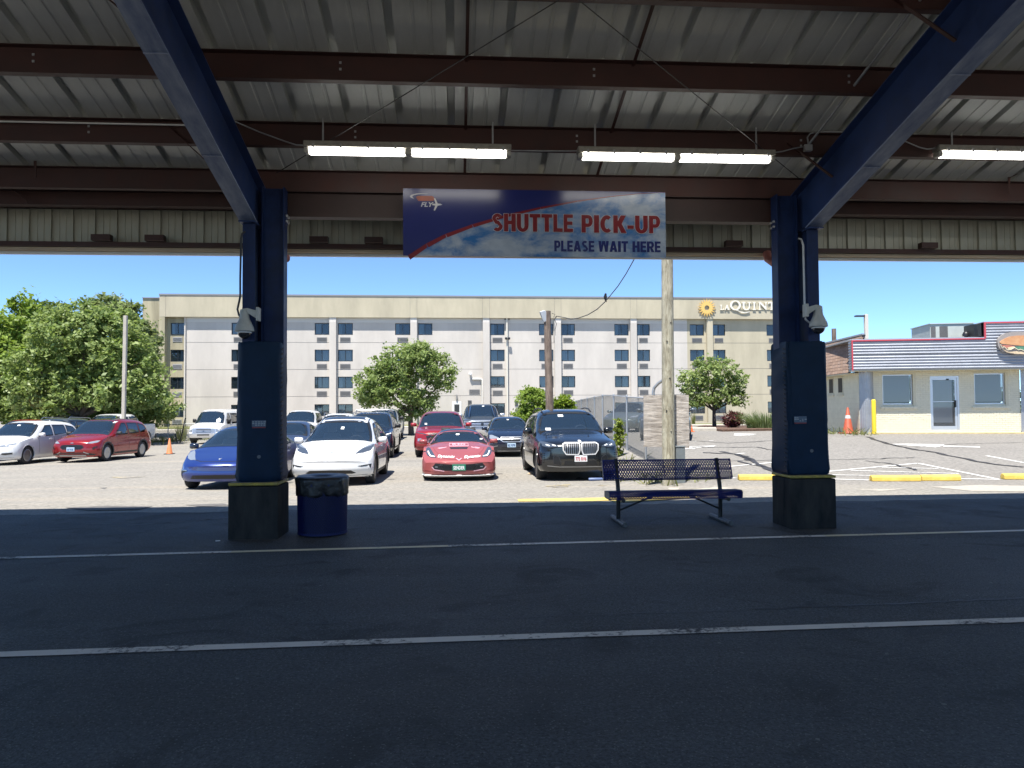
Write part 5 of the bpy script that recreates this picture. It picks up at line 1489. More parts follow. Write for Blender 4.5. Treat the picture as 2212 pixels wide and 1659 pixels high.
q = Matrix.Rotation(DA, 3, 'Z') @ Vector((Z8(435, 1352, .1)[0], DV + .1, 0)); cone(q.x - .25, q.y, 1.10, 'tall red orange cone with a silver band by the diner side wall', M_CONE2, M_CONE2, True)
g_ = G(1491, 933); cone(g_.x, g_.y, .70, 'bright orange cone beside the planting bed, right of the plywood', pbr('vivid orange cone', (.75, .13, .03), .5), pbr('vivid orange base', (.75, .13, .03), .5), True)
# wheel stops
M_STOP = pbr('chipped yellow wheel stop', (0.70, 0.49, 0.10), .7, noise=(3.5, .30), bump=(25, .4, .01))
def stop(xa, xb, y, label, dY=0.0):
    a, b = G(xa, y), G(xb, y)
    rz = math.atan2(b.y - a.y, b.x - a.x); L = (b - a).length
    root = thing('wheel_stop', label, 'wheel stop', a, rz, 'yellow concrete wheel stops')
    mb = MB(); mb.prism([(-.01, .0), (.0, .09), (.05, .125), (.11, .125), (.16, .09), (.17, .0)], (0, 0, 0), (0, 1, 0), (0, 0, 1), (L, 0, 0)); mb.build('block', M_STOP, root, bevel=.015)
    for x in (L * .2, L * .8):
        mb = MB(); mb.lathe([(0, .1262), (.018, .1262), (.018, .122)], 8, (x, .08, 0)); mb.build('pin', M_GREY_MET, root)
stop(1597, 1700, 1038, 'yellow wheel stop between the bench and the right pedestal')
stop(1884, 1991, 1040, 'yellow wheel stop right of the right pedestal, left one of a touching pair')
stop(1992, 2077, 1039, 'yellow wheel stop joined end on to another, the right one of the pair')
stop(2170, 2290, 1036, 'broken ended yellow wheel stop cut off by the right frame edge')
# ------------------------------------------------------------------ trees, shrubs, fences, poles
def leaf_mat(name, c1, c2, trans=.35):
    m = bpy.data.materials.new(name); m.use_nodes = True
    nt = m.node_tree; nt.nodes.clear()
    out = nt.nodes.new('ShaderNodeOutputMaterial'); g = nt.nodes.new('ShaderNodeNewGeometry')
    tc = nt.nodes.new('ShaderNodeTexCoord')
    n = node_noise(nt, tc.outputs['Object'], .9, 3)
    f = node_math(nt, 'ADD', node_math(nt, 'MULTIPLY', g.outputs['Random Per Island'], .65), node_math(nt, 'MULTIPLY', node_range(nt, n, .35, .65), .35))
    col = node_mix(nt, f, c1, c2)
    d = nt.nodes.new('ShaderNodeBsdfPrincipled'); nt.links.new(col, d.inputs['Base Color']); d.inputs['Roughness'].default_value = .45; d.inputs['Specular IOR Level'].default_value = .35
    t = nt.nodes.new('ShaderNodeBsdfTranslucent'); nt.links.new(node_mix(nt, .5, col, (0.16, 0.22, 0.02)), t.inputs[0])
    mx = nt.nodes.new('ShaderNodeMixShader'); mx.inputs[0].default_value = trans
    nt.links.new(d.outputs[0], mx.inputs[1]); nt.links.new(t.outputs[0], mx.inputs[2]); nt.links.new(mx.outputs[0], out.inputs[0])
    return m
M_BARK = pbr('grey brown bark', (0.11, 0.085, 0.065), .9, noise=(7, .45), bump=(16, .6, .02), streak=(1, 1, .2))
M_LEAF_A = leaf_mat('maple leaves', (0.12, 0.20, 0.04), (0.42, 0.50, 0.20), .5)
M_LEAF_B = leaf_mat('bright green leaves', (0.17, 0.27, 0.035), (0.36, 0.47, 0.10), .5)
M_LEAF_C = leaf_mat('dark green leaves', (0.07, 0.11, 0.03), (0.18, 0.24, 0.07), .45)
M_LEAF_D = leaf_mat('grey green leaves', (0.14, 0.19, 0.07), (0.31, 0.36, 0.17), .48)
M_LEAF_R = leaf_mat('purple barberry leaves', (0.045, 0.012, 0.018), (0.12, 0.025, 0.03), .2)
M_GRASS = leaf_mat('pale ornamental grass', (0.11, 0.17, 0.06), (0.26, 0.33, 0.15), .3)
M_WEED = leaf_mat('dry green weeds', (0.10, 0.13, 0.03), (0.26, 0.25, 0.09), .3)

def leaf_cloud(lobes, n_clump, per, clump_r, size, seed, flat=.75, shell=.55):
    """leaf quads in clumps spread through ellipsoid lobes [(centre, radii, weight)]"""
    g = np.random.default_rng(seed)
    w = np.array([l[2] if len(l) > 2 else l[1][0] * l[1][1] * l[1][2] for l in lobes], float) ** .8; w /= w.sum()
    which = g.choice(len(lobes), n_clump, p=w)
    cen = np.array([l[0] for l in lobes])[which]; rad = np.array([l[1] for l in lobes])[which]
    d = g.normal(size=(n_clump, 3)); d /= np.linalg.norm(d, axis=1)[:, None]
    rr = shell + (1 - shell) * g.random(n_clump) ** .6
    rr = np.where(g.random(n_clump) < .3, g.random(n_clump) ** .5, rr)
    cp = cen + d * rad * rr[:, None] * (1 + .10 * g.normal(size=(n_clump, 1)))
    cr = clump_r * (.6 + .8 * g.random(n_clump))
    P = np.repeat(cp, per, 0) + g.normal(size=(n_clump * per, 3)) * np.repeat(cr, per)[:, None] * np.array([.55, .55, .38])
    outw = np.repeat(d, per, 0)
    nrm = g.normal(size=P.shape) * .75 + outw * .5 + np.array([0, 0, flat]); nrm /= np.linalg.norm(nrm, axis=1)[:, None]
    a = np.cross(nrm, g.normal(size=P.shape)); a /= np.linalg.norm(a, axis=1)[:, None] + 1e-9
    b = np.cross(nrm, a)
    s = size * (.6 + .8 * g.random(len(P)))[:, None]
    V = np.stack([P - a * s * .5, P + b * s * .28 - nrm * s * .06, P + a * s * .5, P - b * s * .28 - nrm * s * .06], 1).reshape(-1, 3)
    F = np.arange(len(V)).reshape(-1, 4)
    return V, F
def limb(mb, a, b, r0, r1, wob=.08, n=5):
    a, b = Vector(a), Vector(b); L = (b - a).length
    pts = [a.lerp(b, i / n) + Vector((random.uniform(-1, 1), random.uniform(-1, 1), random.uniform(-.3, .3))) * (wob * L * (0 if i in (0,) else .5)) for i in range(n + 1)]
    mb.tube(pts, [r0 + (r1 - r0) * i / n for i in range(n + 1)], 8)
    return pts[-1]
def tree(label, base, lobes, trunk_h, trunk_r, mat, n_clump, per, clump_r, size, seed, name='leafy_tree', cat='tree', group=None, shell=.55, limbs=None, bark=None):
    random.seed(seed)
    root = thing(name, label, cat, base, 0, group)
    V, F = leaf_cloud(lobes, n_clump, per, clump_r, size, seed, shell=shell)
    link('crown', np_mesh('crown', V, F, mat), root)
    if trunk_h:
        mb = MB(); top = Vector((random.uniform(-.1, .1), 0, trunk_h))
        mb.tube([(0, 0, -.3), (0.01, 0, .15), top * .5, top], [trunk_r * 1.5, trunk_r * 1.05, trunk_r * .9, trunk_r * .75], 10)
        for l in (limbs or lobes):
            c = Vector(l[0]); mid = top.lerp(c, .5) + Vector((random.uniform(-.2, .2), random.uniform(-.2, .2), .1))
            limb(mb, top - Vector((0, 0, .1)), mid, trunk_r * .55, trunk_r * .35, .06, 3); e = limb(mb, mid, c, trunk_r * .35, trunk_r * .12, .08, 3)
            for k in range(4):
                d_ = Vector((random.gauss(0, 1), random.gauss(0, 1), random.gauss(.3, .7))).normalized(); limb(mb, mid.lerp(c, random.uniform(.3, 1)), c + Vector(x * y for x, y in zip(d_, l[1])) * .85, trunk_r * .16, trunk_r * .03, .08, 3)
        mb.build('trunk', bark or M_BARK, root, smooth=60, fix=False)
    return root

GL = 'trees at the left edge of the lot'
# big maple in front of the hotel corner: lobes given from its outline
def lobe(px, py, Y, rx, ry, rz, base):
    p = at(px, py, Y); return ((p.x - base.x, p.y - base.y, p.z - base.z), (rx, ry, rz))
b = at(176, 925, 47); b.z = gz(b.x, b.y)
tree('large maple with a visible trunk between the parked roofs and the hotel', b,
     [lobe(185, 745, 47, 3.2, 2.6, 2.2, b), lobe(95, 800, 47, 2.2, 2.2, 1.8, b), lobe(275, 790, 47, 2.1, 2.2, 2.0, b), lobe(180, 690, 47, 1.7, 1.6, 1.3, b), lobe(315, 850, 46.5, 1.2, 1.4, 1.2, b),
      lobe(225, 840, 46, 2.2, 1.8, 1.2, b), lobe(130, 850, 46, 2.0, 1.8, 1.0, b), lobe(243, 700, 47.5, 1.5, 1.4, 1.3, b), lobe(120, 700, 47.5, 1.3, 1.3, 1.2, b), lobe(60, 850, 46.5, 1.3, 1.6, 1.2, b)],
     1.9, .28, M_LEAF_A, 900, 28, .34, .27, 3, group=GL, shell=.62)
b = at(20, 925, 53); b.z = gz(b.x, b.y)
tree('bright green tree rising at the far left frame edge behind the maple', b,
     [lobe(25, 720, 53, 2.2, 2.0, 1.9, b), lobe(50, 665, 53, 1.0, 1.0, .9, b), lobe(-20, 760, 53, 2.6, 2.0, 2.2, b), lobe(10, 800, 52, 2.5, 2.0, 2.0, b), lobe(55, 760, 53, 1.6, 1.5, 1.4, b)], 3.0, .22, M_LEAF_B, 620, 26, .42, .32, 4, group=GL)
b = at(240, 925, 58); b.z = gz(b.x, b.y)
tree('grey green tree showing over the top of the maple beside the hotel', b,
     [lobe(235, 680, 58, 1.8, 1.8, 1.5, b), lobe(296, 735, 58, 1.4, 1.5, 1.6, b), lobe(272, 676, 58, 1.0, 1.0, .8, b), lobe(316, 775, 57, 1.0, 1.2, 1.6, b)], 3.5, .2, M_LEAF_D, 420, 24, .42, .34, 5, group=GL)
b = at(95, 925, 60); b.z = gz(b.x, b.y)
tree('dark tree filling the gap behind the maple and the left trees', b,
     [lobe(90, 760, 60, 3.5, 2.0, 3.2, b), lobe(110, 680, 60, 1.5, 1.5, 1.0, b), lobe(30, 820, 60, 3.6, 2, 2.6, b), lobe(180, 800, 60, 4, 2, 3.0, b), lobe(270, 820, 60, 2.6, 2, 2.6, b)], 3.0, .25, M_LEAF_C, 700, 24, .6, .42, 6, group=GL)
# undergrowth beneath
b = at(150, 930, 51); b.z = gz(b.x, b.y)
tree('low tangled undergrowth behind the left parked cars', b, [lobe(px, 880, 51 + k % 2, 1.8, 1.2, 1.1, b) for k, px in enumerate(range(-40, 345, 42))], 0, 0, M_LEAF_A, 620, 24, .42, .28, 7, name='undergrowth', cat='undergrowth')
# tree before the hotel wall
b = at(888, 925, 54); b.z = gz(b.x, b.y)
tree('rounded green tree in front of the pale hotel wall behind the cars', b,
     [lobe(880, 790, 54, 2.2, 2.0, 1.5, b), lobe(822, 825, 54, 1.6, 1.7, 1.3, b), lobe(905, 765, 54, 1.3, 1.3, .9, b), lobe(945, 800, 54, 1.2, 1.3, 1.2, b), lobe(960, 825, 54, .8, .9, .6, b), lobe(800, 855, 54, 1.0, 1.2, .8, b), lobe(865, 850, 53.5, 1.8, 1.5, .9, b), lobe(915, 865, 54, 1.0, 1.2, .9, b), lobe(890, 895, 54, 1.2, 1.0, .5, b)],
     1.6, .20, M_LEAF_A, 520, 32, .32, .23, 8, shell=.62)
b = at(1543, 925, 46.5); b.z = gz(b.x, b.y)
tree('small round tree with a bare lower trunk right of the plywood', b,
     [lobe(1540, 800, 46.5, 1.3, 1.3, .85, b), lobe(1495, 825, 46.5, .95, 1.1, .8, b), lobe(1590, 830, 46.5, .75, .9, .75, b), lobe(1545, 850, 46.3, 1.3, 1.2, .75, b), lobe(1505, 865, 46.3, .8, .9, .45, b), lobe(1600, 862, 46.3, .5, .7, .45, b), lobe(1525, 782, 46.5, .6, .7, .4, b)],
     1.15, .125, M_LEAF_A, 240, 28, .25, .19, 9, shell=.55, bark=pbr('dark bark', (.055, .045, .04), .9, noise=(8, .4)))
b = at(1150, 935, 37); b.z = gz(b.x, b.y)
tree('green shrub behind the dark blue sedan, left of the lamp post', b, [lobe(1150, 875, 37, .75, .7, .75, b), lobe(1145, 850, 37, .45, .4, .3, b), lobe(1175, 870, 37, .4, .4, .5, b), lobe(1140, 905, 37, .8, .7, .5, b)], .5, .05, M_LEAF_B, 260, 24, .17, .15, 10, name='shrub', cat='shrub', group='shrubs behind the parked cars')
b = at(1215, 935, 36); b.z = gz(b.x, b.y)
tree('yellow green shrub right of the lamp post', b, [lobe(1215, 875, 36, .6, .5, .45, b), lobe(1232, 885, 36, .4, .4, .35, b), lobe(1215, 905, 36, .7, .5, .5, b)], .5, .04, leaf_mat('yellow green leaves', (.12, .20, .012), (.24, .32, .03)), 170, 24, .14, .13, 11, name='shrub', cat='shrub', group='shrubs behind the parked cars')
# barberry: spiky fountain of thin purple blades
def fountain(label, name, cat, base, n, h, spread, mat, seed, wid=.03, lean=.5, ln=4, ex=1.0, ey=1.0, group=None):
    g = np.random.default_rng(seed); V, F = [], []
    for i in range(n):
        a = g.random() * 6.283; r0 = spread * .35 * g.random() ** .5; H = h * (.55 + .5 * g.random()); le = lean * (g.random() ** .7)
        x0, y0 = r0 * math.cos(a) * ex * 2, r0 * math.sin(a) * ey * 2; b_ = g.random() * 6.283
        dx, dy = math.cos(a) * ex, math.sin(a) * ey; sx_, sy_ = math.cos(b_) * wid / 2, math.sin(b_) * wid / 2
        k0 = len(V)
        for j in range(ln + 1):
            t = j / ln; o = spread * le * t * t; x, y, z = x0 + dx * o, y0 + dy * o, H * (t - .25 * le * t * t); ww = 1 - .85 * t
            V += [(x - sx_ * ww, y - sy_ * ww, z), (x + sx_ * ww, y + sy_ * ww, z)]
        for j in range(ln): F.append((k0 + 2 * j, k0 + 2 * j + 1, k0 + 2 * j + 3, k0 + 2 * j + 2))
    root = thing(name, label, cat, base, 0, group)
    link('foliage', np_mesh('foliage', np.array(V), np.array(F), mat), root)
    return root
b = G(1584, 926); 
bb = tree('dark purple barberry bush in the planting bed', b, [((0, 0, .48), (.50, .45, .42)), ((.1, 0, .7), (.35, .3, .2))], 0, 0, M_LEAF_R, 120, 22, .13, .12, 12, name='barberry_bush', cat='bush')
g_ = np.random.default_rng(5); V, F = [], []
for i in range(60):
    a = g_.random() * 6.283; L = .75 + .45 * g_.random(); el = .5 + 1.0 * g_.random(); d_ = np.array([math.cos(a) * math.cos(el), math.sin(a) * math.cos(el), math.sin(el)]); k0 = len(V)
    for j in range(4): 
        p = d_ * L * j / 3 + np.array([0, 0, -.12 * (j / 3) ** 2]); V += [p + [-.015, 0, 0], p + [.015, 0, 0]]
    for j in range(3): F.append((k0 + 2 * j, k0 + 2 * j + 1, k0 + 2 * j + 3, k0 + 2 * j + 2))
link('twigs', np_mesh('twigs', np.array(V), np.array(F), M_LEAF_R), bb)
b = G(1655, 928)
fountain('pale green clump of ornamental grass left of the right column', 'ornamental_grass', 'ornamental grass', b, 900, 1.05, 1.1, M_GRASS, 13, .035, .8, 4, 1.25, .6)
b = G(1497, 918)
fountain('thin yellow green grass tuft at the hotel wall, right of the plywood', 'grass_tuft', 'grass tuft', b, 90, 1.2, .3, M_WEED, 14, .03, .6)
b = at(392, 918, 56); b.z = gz(b.x, b.y)
fountain('tall weed tuft at the chain link fence left of the van', 'grass_tuft', 'grass tuft', b, 120, 1.3, .5, M_WEED, 15, .04, .6)
# planting bed and kerbs by the hotel
M_MULCH = pbr('brown mulch', (0.13, 0.075, 0.05), .95, noise=(14, .5), bump=(30, .6, .03))
M_KERB = pbr('pale concrete kerb', (0.45, 0.42, 0.36), .85, noise=(4, .2))
M_LAWN = pbr('yellow green lawn', (0.17, 0.18, 0.055), .95, noise=(5, .35), bump=(40, .8, .04))
def slab(name, pix, h, mat, dz=0.0):
    P = [G(*p) for p in pix]; mb = MB(); n = len(P)
    mb.add([(p.x, p.y, p.z - .05) for p in P] + [(p.x, p.y, p.z + h) for p in P], [tuple(reversed(range(n))), tuple(range(n, 2 * n))] + [(i, (i + 1) % n, (i + 1) % n + n, i + n) for i in range(n)])
    return tag(mb.build(name, mat), kind='structure')
slab('planting_bed', [(1500, 926), (1560, 932.5), (1676, 930.5), (1676, 923), (1520, 921.5)], .10, M_MULCH)
slab('kerb', [(1484, 931), (1548, 931.2), (1546, 928.2), (1484, 927.8)], .13, M_KERB)
slab('kerb', [(1490, 921.5), (1700, 921.5), (1700, 919.6), (1490, 919.6)], .12, M_KERB)
slab('lawn', [(1485, 918.6), (1705, 918.6), (1705, 915.6), (1485, 915.6)], .05, M_LAWN)
slab('lawn', [(340, 927), (470, 927), (470, 922), (340, 922)], .06, M_LAWN)
slab('kerb', [(330, 932.5), (700, 930), (700, 927.8), (330, 930.3)], .12, M_KERB)
slab('lawn', [(780, 921), (1000, 920), (1000, 916.5), (780, 917)], .06, M_LAWN)
slab('kerb', [(700, 926), (1010, 924), (1010, 921.8), (700, 923.8)], .12, M_KERB)
# weeds
def weeds(label, spots, seed, h=.35):
    g = np.random.default_rng(seed); V, F = [], []
    for (px, py, n, spread) in spots:
        c = G(px, py)
        for i in range(n):
            x, y = c.x + g.normal() * spread, c.y + g.normal() * spread * .5; z = gz(x, y); a = g.random() * 6.283; H = h * (.3 + g.random()); k0 = len(V); ox, oy = g.normal() * .12, g.normal() * .12
            sx_, sy_ = math.cos(a) * .02, math.sin(a) * .02
            V += [(x - sx_, y - sy_, z), (x + sx_, y + sy_, z), (x + ox + sx_ * .6, y + oy + sy_ * .6, z + H * .6), (x + ox * 1.8 - sx_ * .2, y + oy * 1.8, z + H)]
            F.append((k0, k0 + 1, k0 + 2, k0 + 3))
    o = link('weeds', np_mesh('weeds', np.array(V), np.array(F), M_WEED)); return tag(o, label, 'weeds', kind='stuff')
weeds('low weeds along the edge of the left lot near the fence', [(300, 962, 80, 1.2), (345, 955, 160, .8), (375, 952, 160, .8), (430, 950, 140, 1.5), (500, 948, 90, 1.5)], 21, .4)
weeds('weeds round the foot of the big wooden pole and the fence', [(1425, 1040, 60, .25), (1462, 1036, 70, .12), (1395, 1035, 60, .4), (1350, 1000, 40, .3), (1480, 1040, 50, .5)], 22, .22)
weeds('weeds at the foot of the diner side wall', [(1800, 936, 60, .6), (1835, 938, 60, .5), (1862, 940, 30, .3)], 23, .28)

# chain link fences ------------------------------------------------------------
M_WIRE = pbr('galvanised chain wire', (0.16, 0.175, 0.18), .4, .5)
M_POST = pbr('galvanised fence post', (0.44, 0.46, 0.48), .45, .5)
def chain_fence(label, A_, B_, h, posts, pitch=.09, r=.0026, name='chain_link_fence', sag=0.0):
    root = thing(name, label, 'fence'); A_, B_ = Vector(A_), Vector(B_); L = (B_ - A_).length; d = (B_ - A_).normalized()
    def P(s, z): q = A_ + d * s; return Vector((q.x, q.y, gz(q.x, q.y) + z))
    mb = MB(); k = int((L + h) / pitch)
    for sg in (1, -1):
        for i in range(k):
            s0 = -h + i * pitch if sg > 0 else i * pitch; s1 = s0 + sg * h; z0, z1 = .05, h
            a, b_ = (s0, z0), (s1, z1)
            def clip(s, a, b_):
                t = (s - a[0]) / (b_[0] - a[0]); return (s, a[1] + (b_[1] - a[1]) * t)
            lo, hi = (a, b_) if a[0] < b_[0] else (b_, a)
            if hi[0] <= 0 or lo[0] >= L: continue
            if lo[0] < 0: lo = clip(0, a, b_)
            if hi[0] > L: hi = clip(L, a, b_)
            mb.tube([P(lo[0], lo[1]), P(hi[0], hi[1])], r, 3, cap=False)
    tag(mb.build('chain_mesh', M_WIRE, root, fix=False), kind='stuff')
    for s in posts:
        mb = MB(); mb.tube([P(s, -.2), P(s, h + .04)], .032, 8); mb.lathe([(.038, 0), (.038, .03), (0, .055)], 8, P(s, h + .02)); mb.build('fence_post', M_POST, root, smooth=50)
    mb = MB(); n = 12; mb.tube([P(L * i / n, h) for i in range(n + 1)], .022, 7); mb.build('top_rail', M_POST, root, smooth=60)
    return root
chain_fence('chain link fence running back beside the black suv and the big pole', (3.84, 17.2, 0), (3.84, 47, 0), 1.78, [.1, 4.86, 8.4, 11.7, 15.2, 18.4, 21.8, 25.2, 28.6])
pL, pR = at(325, 920, 52), at(640, 915, 52)
chain_fence('low chain link fence before the hotel left of the white van', (pL.x, 52, 0), (pR.x, 52, 0), 1.15, [1.2, 4.6, 8.2], .10, .006)
# leaning broken posts
g_ = G(388, 957); mb = MB(); mb.tube([g_ + Vector((0, 0, -.1)), g_ + Vector((.35, 0, 1.6))], .035, 7)
tag(mb.build('broken_post', M_DARK_MET, smooth=50), 'taller leaning bare post before the left chain link fence', 'post')
g_ = G(386, 957); mb = MB(); mb.tube([g_ + Vector((-.06, 0, -.1)), g_ + Vector((-.24, 0, .62))], .035, 7)
tag(mb.build('broken_post', M_DARK_MET, smooth=50), 'short bent stub of post leaning left before the left fence', 'post')
# vine on the fence
b = at(1341, 982, 24.6); b.z = gz(b.x, b.y)
tree('upright yellow green vine climbing the chain link fence by the black suv', (b.x - .06, b.y, b.z), [((0, 0, .25), (.13, .12, .25)), ((.02, 0, .65), (.14, .12, .3)), ((.0, 0, 1.0), (.10, .08, .25))], 0, 0, leaf_mat('yellow vine leaves', (.10, .17, .02), (.34, .38, .05)), 60, 20, .09, .09, 16, name='vine', cat='vine')
# picket fence by the hotel
pk = thing('picket_fence', 'short run of wooden picket fence by the hotel behind the white suv', 'fence'); a, b = at(759, 905, 66), at(778, 905, 66)
for i in range(9):
    p = a.lerp(b, i / 9); mb = MB(); mb.prism([(0, 0), (.075, 0), (.075, .95), (.037, 1.05), (0, .95)], (p.x, p.y, gz(p.x, p.y)), (1, 0, 0), (0, 0, 1), (0, .02, 0)); mb.build('picket', pbr('sun bleached picket', (.45, .38, .28), .9) if i == 0 else bpy.data.materials['sun bleached picket'], pk)
mb = MB(); mb.box((a.x, a.y + .021, .35), (b.x, a.y + .06, .42)); mb.box((a.x, a.y + .021, .75), (b.x, a.y + .06, .82)); mb.build('rail', bpy.data.materials['sun bleached picket'], pk)

# poles -------------------------------------------------------------------------
def wood(name, c1, c2, sc):
    m = bpy.data.materials.new(name); m.use_nodes = True; nt = m.node_tree; b = nt.nodes['Principled BSDF']
    tc = nt.nodes.new('ShaderNodeTexCoord'); mp = nt.nodes.new('ShaderNodeMapping'); mp.inputs['Scale'].default_value = sc; nt.links.new(tc.outputs['Object'], mp.inputs[0])
    n = node_noise(nt, mp.outputs[0], 1.0, 7, .7, 1.2); n2 = node_noise(nt, tc.outputs['Object'], 3, 5, .6)
    c = node_mix(nt, node_range(nt, n, .36, .62), c1, c2); c = node_mix(nt, node_math(nt, 'MULTIPLY', node_range(nt, n2, .45, .7), .4), c, tuple(x * .6 for x in c1))
    nt.links.new(c, b.inputs['Base Color']); b.inputs['Roughness'].default_value = .9
    bp = nt.nodes.new('ShaderNodeBump'); bp.inputs['Strength'].default_value = .7; bp.inputs['Distance'].default_value = .02; nt.links.new(n, bp.inputs['Height']); nt.links.new(bp.outputs[0], b.inputs['Normal'])
    return m
M_POLE = wood('weathered greenish pole wood', (0.20, 0.175, 0.12), (0.50, 0.47, 0.36), (16, 16, 2.2))
M_POLE2 = wood('grey brown pole wood', (0.10, 0.075, 0.06), (0.25, 0.19, 0.15), (16, 16, 1.5))
b = Vector((3.37, 16.55, gz(3.37, 16.55)))
pole = thing('utility_pole', 'thick weathered wooden pole rising past the canopy behind the bench', 'pole', b)
mb = MB(); mb.tube([(0, 0, -.3), (.01, 0, 2), (.03, 0, 5), (.06, 0, 9.5)], [.142, .135, .125, .105], 18); mb.build('shaft', M_POLE, pole, smooth=60)
for z, a in ((1.15, .3), (1.6, -.4), (2.3, .2), (3.1, -.2), (3.5, .5)):
    mb = MB(); mb.lathe([(.0, 0), (.014, 0), (.018, .012)], 6, (math.sin(a) * .13, -math.cos(a) * .137 - .01, z), axis='Y'); mb.build('knot', M_DARK_MET, pole)
M_PLY = wood('weathered plywood', (0.24, 0.21, 0.185), (0.58, 0.53, 0.48), (2.2, 3, 17))
p0, p1 = at(1390, 965, 16.75), at(1487, 853, 16.75)
ply = thing('plywood_board', 'weathered plywood sheet fixed behind the thick wooden pole', 'plywood')
mb = MB(); mb.add([(p0.x, 16.72, p0.z), (p1.x, 16.72, p0.z - .02), (p1.x, 16.72, p1.z + .0), (p0.x + .01, 16.72, p1.z - .0), (p0.x, 16.738, p0.z), (p1.x, 16.738, p0.z - .02), (p1.x, 16.738, p1.z), (p0.x + .01, 16.738, p1.z)], [(0,1,2,3),(4,7,6,5),(0,4,5,1),(1,5,6,2),(2,6,7,3),(3,7,4,0)]); mb.build('sheet', M_PLY, ply)
mb = MB(); q0, q1, q2, q3, q4 = at(1413, 870, 16.9), at(1411, 848, 16.9), at(1413, 838, 16.9), at(1422, 828, 16.85), at(1440, 816, 16.7)
mb.tube([q0, q1, q2, q3, q4], .035, 9); tag(mb.build('conduit_elbow', M_GREY_MET, smooth=60), 'grey bent conduit entering the thick wooden pole above the plywood', 'conduit')
ub = thing('utility_box', 'low grey utility post box right of the thick pole behind the bench', 'utility box', (3.62, 16.6, gz(3.62, 16.6)))
mb = MB(); mb.box((-.09, -.07, 0), (.11, .07, .78)); mb.build('cabinet', pbr('grey green box', (.15, .17, .18), .5, noise=(5, .2)), ub, bevel=.01)
mb = MB(); mb.box((-.10, -.08, .781), (.12, .08, .81)); mb.build('lid', pbr('grey lid', (.16, .18, .19), .5), ub, bevel=.008)
# litter under the bench view
g_ = G(1286, 1039); mb = MB(); mb.tube([g_ + Vector((-.16, 0, .035)), g_ + Vector((-.14, 0, .04)), g_ + Vector((.16, .02, .04)), g_ + Vector((.18, .02, .03))], [.03, .04, .04, .02], 9)
tag(mb.build('plastic_tube', pbr('pale blue plastic', (.12, .17, .33), .5), smooth=50), 'pale blue plastic tube lying at the foot of the pole', 'litter')
def rag(px, py, s, mat, label, seed, cat='litter', h=.5):
    g = np.random.default_rng(seed); c = G(px, py); mb = MB(); n = 11; ring = []
    for i in range(n):
        a = 6.283 * i / n; r = s * (.5 + .7 * g.random()); ring.append((c.x + r * math.cos(a), c.y + r * math.sin(a) * .7, c.z + .012 + .1 * s * g.random()))
    top = [(c.x + (x - c.x) * .5, c.y + (y - c.y) * .5, c.z + s * h * (.4 + .6 * g.random())) for x, y, z in ring]
    mb.add(ring + top + [(c.x, c.y, c.z + s * h * .6)], [(i, (i + 1) % n, n + (i + 1) % n, n + i) for i in range(n)] + [(n + i, n + (i + 1) % n, 2 * n) for i in range(n)])
    return tag(mb.build('litter', mat), label, cat)
rag(1252, 1036, .12, M_BLACK, 'black scrap on the ground left of the thick pole', 31)
rag(1487, 1035, .13, M_BLACK, 'black scrap on the ground right of the thick pole', 32)
rag(1146, 1025, .15, pbr('tan paper', (.50, .36, .22), .8), 'crumpled tan paper beside the front wheel of the black suv', 33)
rag(154, 1885 / 1.8228 + 0 - 148, .16, M_BLACK, 'small black scrap on the gravelly left lot', 34, h=.25)
rag(665, 1895 / 1.8228, .14, M_BLACK, 'flattened black rubber piece on the lot left of the blue car', 35, h=.2)
b = at(1187, 940, 28.5); b.z = gz(b.x, b.y)
pole2 = thing('lamp_post', 'grey brown wooden post with a box floodlight on top behind the sedan', 'lamp post', b)
zt_ = at(1184, 672, 28.5).z - b.z
mb = MB(); mb.tube([(0.02, 0, -.2), (.02, 0, 1.5), (-.02, 0, 3.5), (-.05, 0, zt_)], [.155, .15, .14, .13], 14); mb.build('shaft', M_POLE2, pole2, smooth=60)
mb = MB(); u_ = Vector((.34, 0, .94)); 
P = [(at(x, y, 28.4) - b) for x, y in ((1165.5, 673), (1176, 670), (1183, 674), (1183, 692), (1175, 697))]
mb.add([(p.x, p.y - .02, p.z) for p in P] + [(p.x, p.y + .28, p.z) for p in P], [(0,1,2,3,4), (9,8,7,6,5)] + [(i, i + 5, (i + 1) % 5 + 5, (i + 1) % 5) for i in range(5)]); mb.build('floodlight', pbr('grey floodlight housing', (.38, .40, .42), .45, .3), pole2, bevel=.02)
mb = MB(); mb.tube([(at(1183, 690, 28.4) - b), (at(1178, 699, 28.4) - b), (at(1181, 706, 28.4) - b)], .02, 6); mb.build('bracket', M_DARK_MET, pole2)
mb = MB(); pts = [(at(x, y, 28.2) - b) for x, y in ((1192, 677), (1199, 679), (1195, 686), (1202, 682), (1198, 690), (1202, 700), (1199, 712), (1200, 725), (1196, 715), (1197, 740))]
mb.tube(pts, .012, 5); mb.build('loose_wires', M_DARK_MET, pole2)
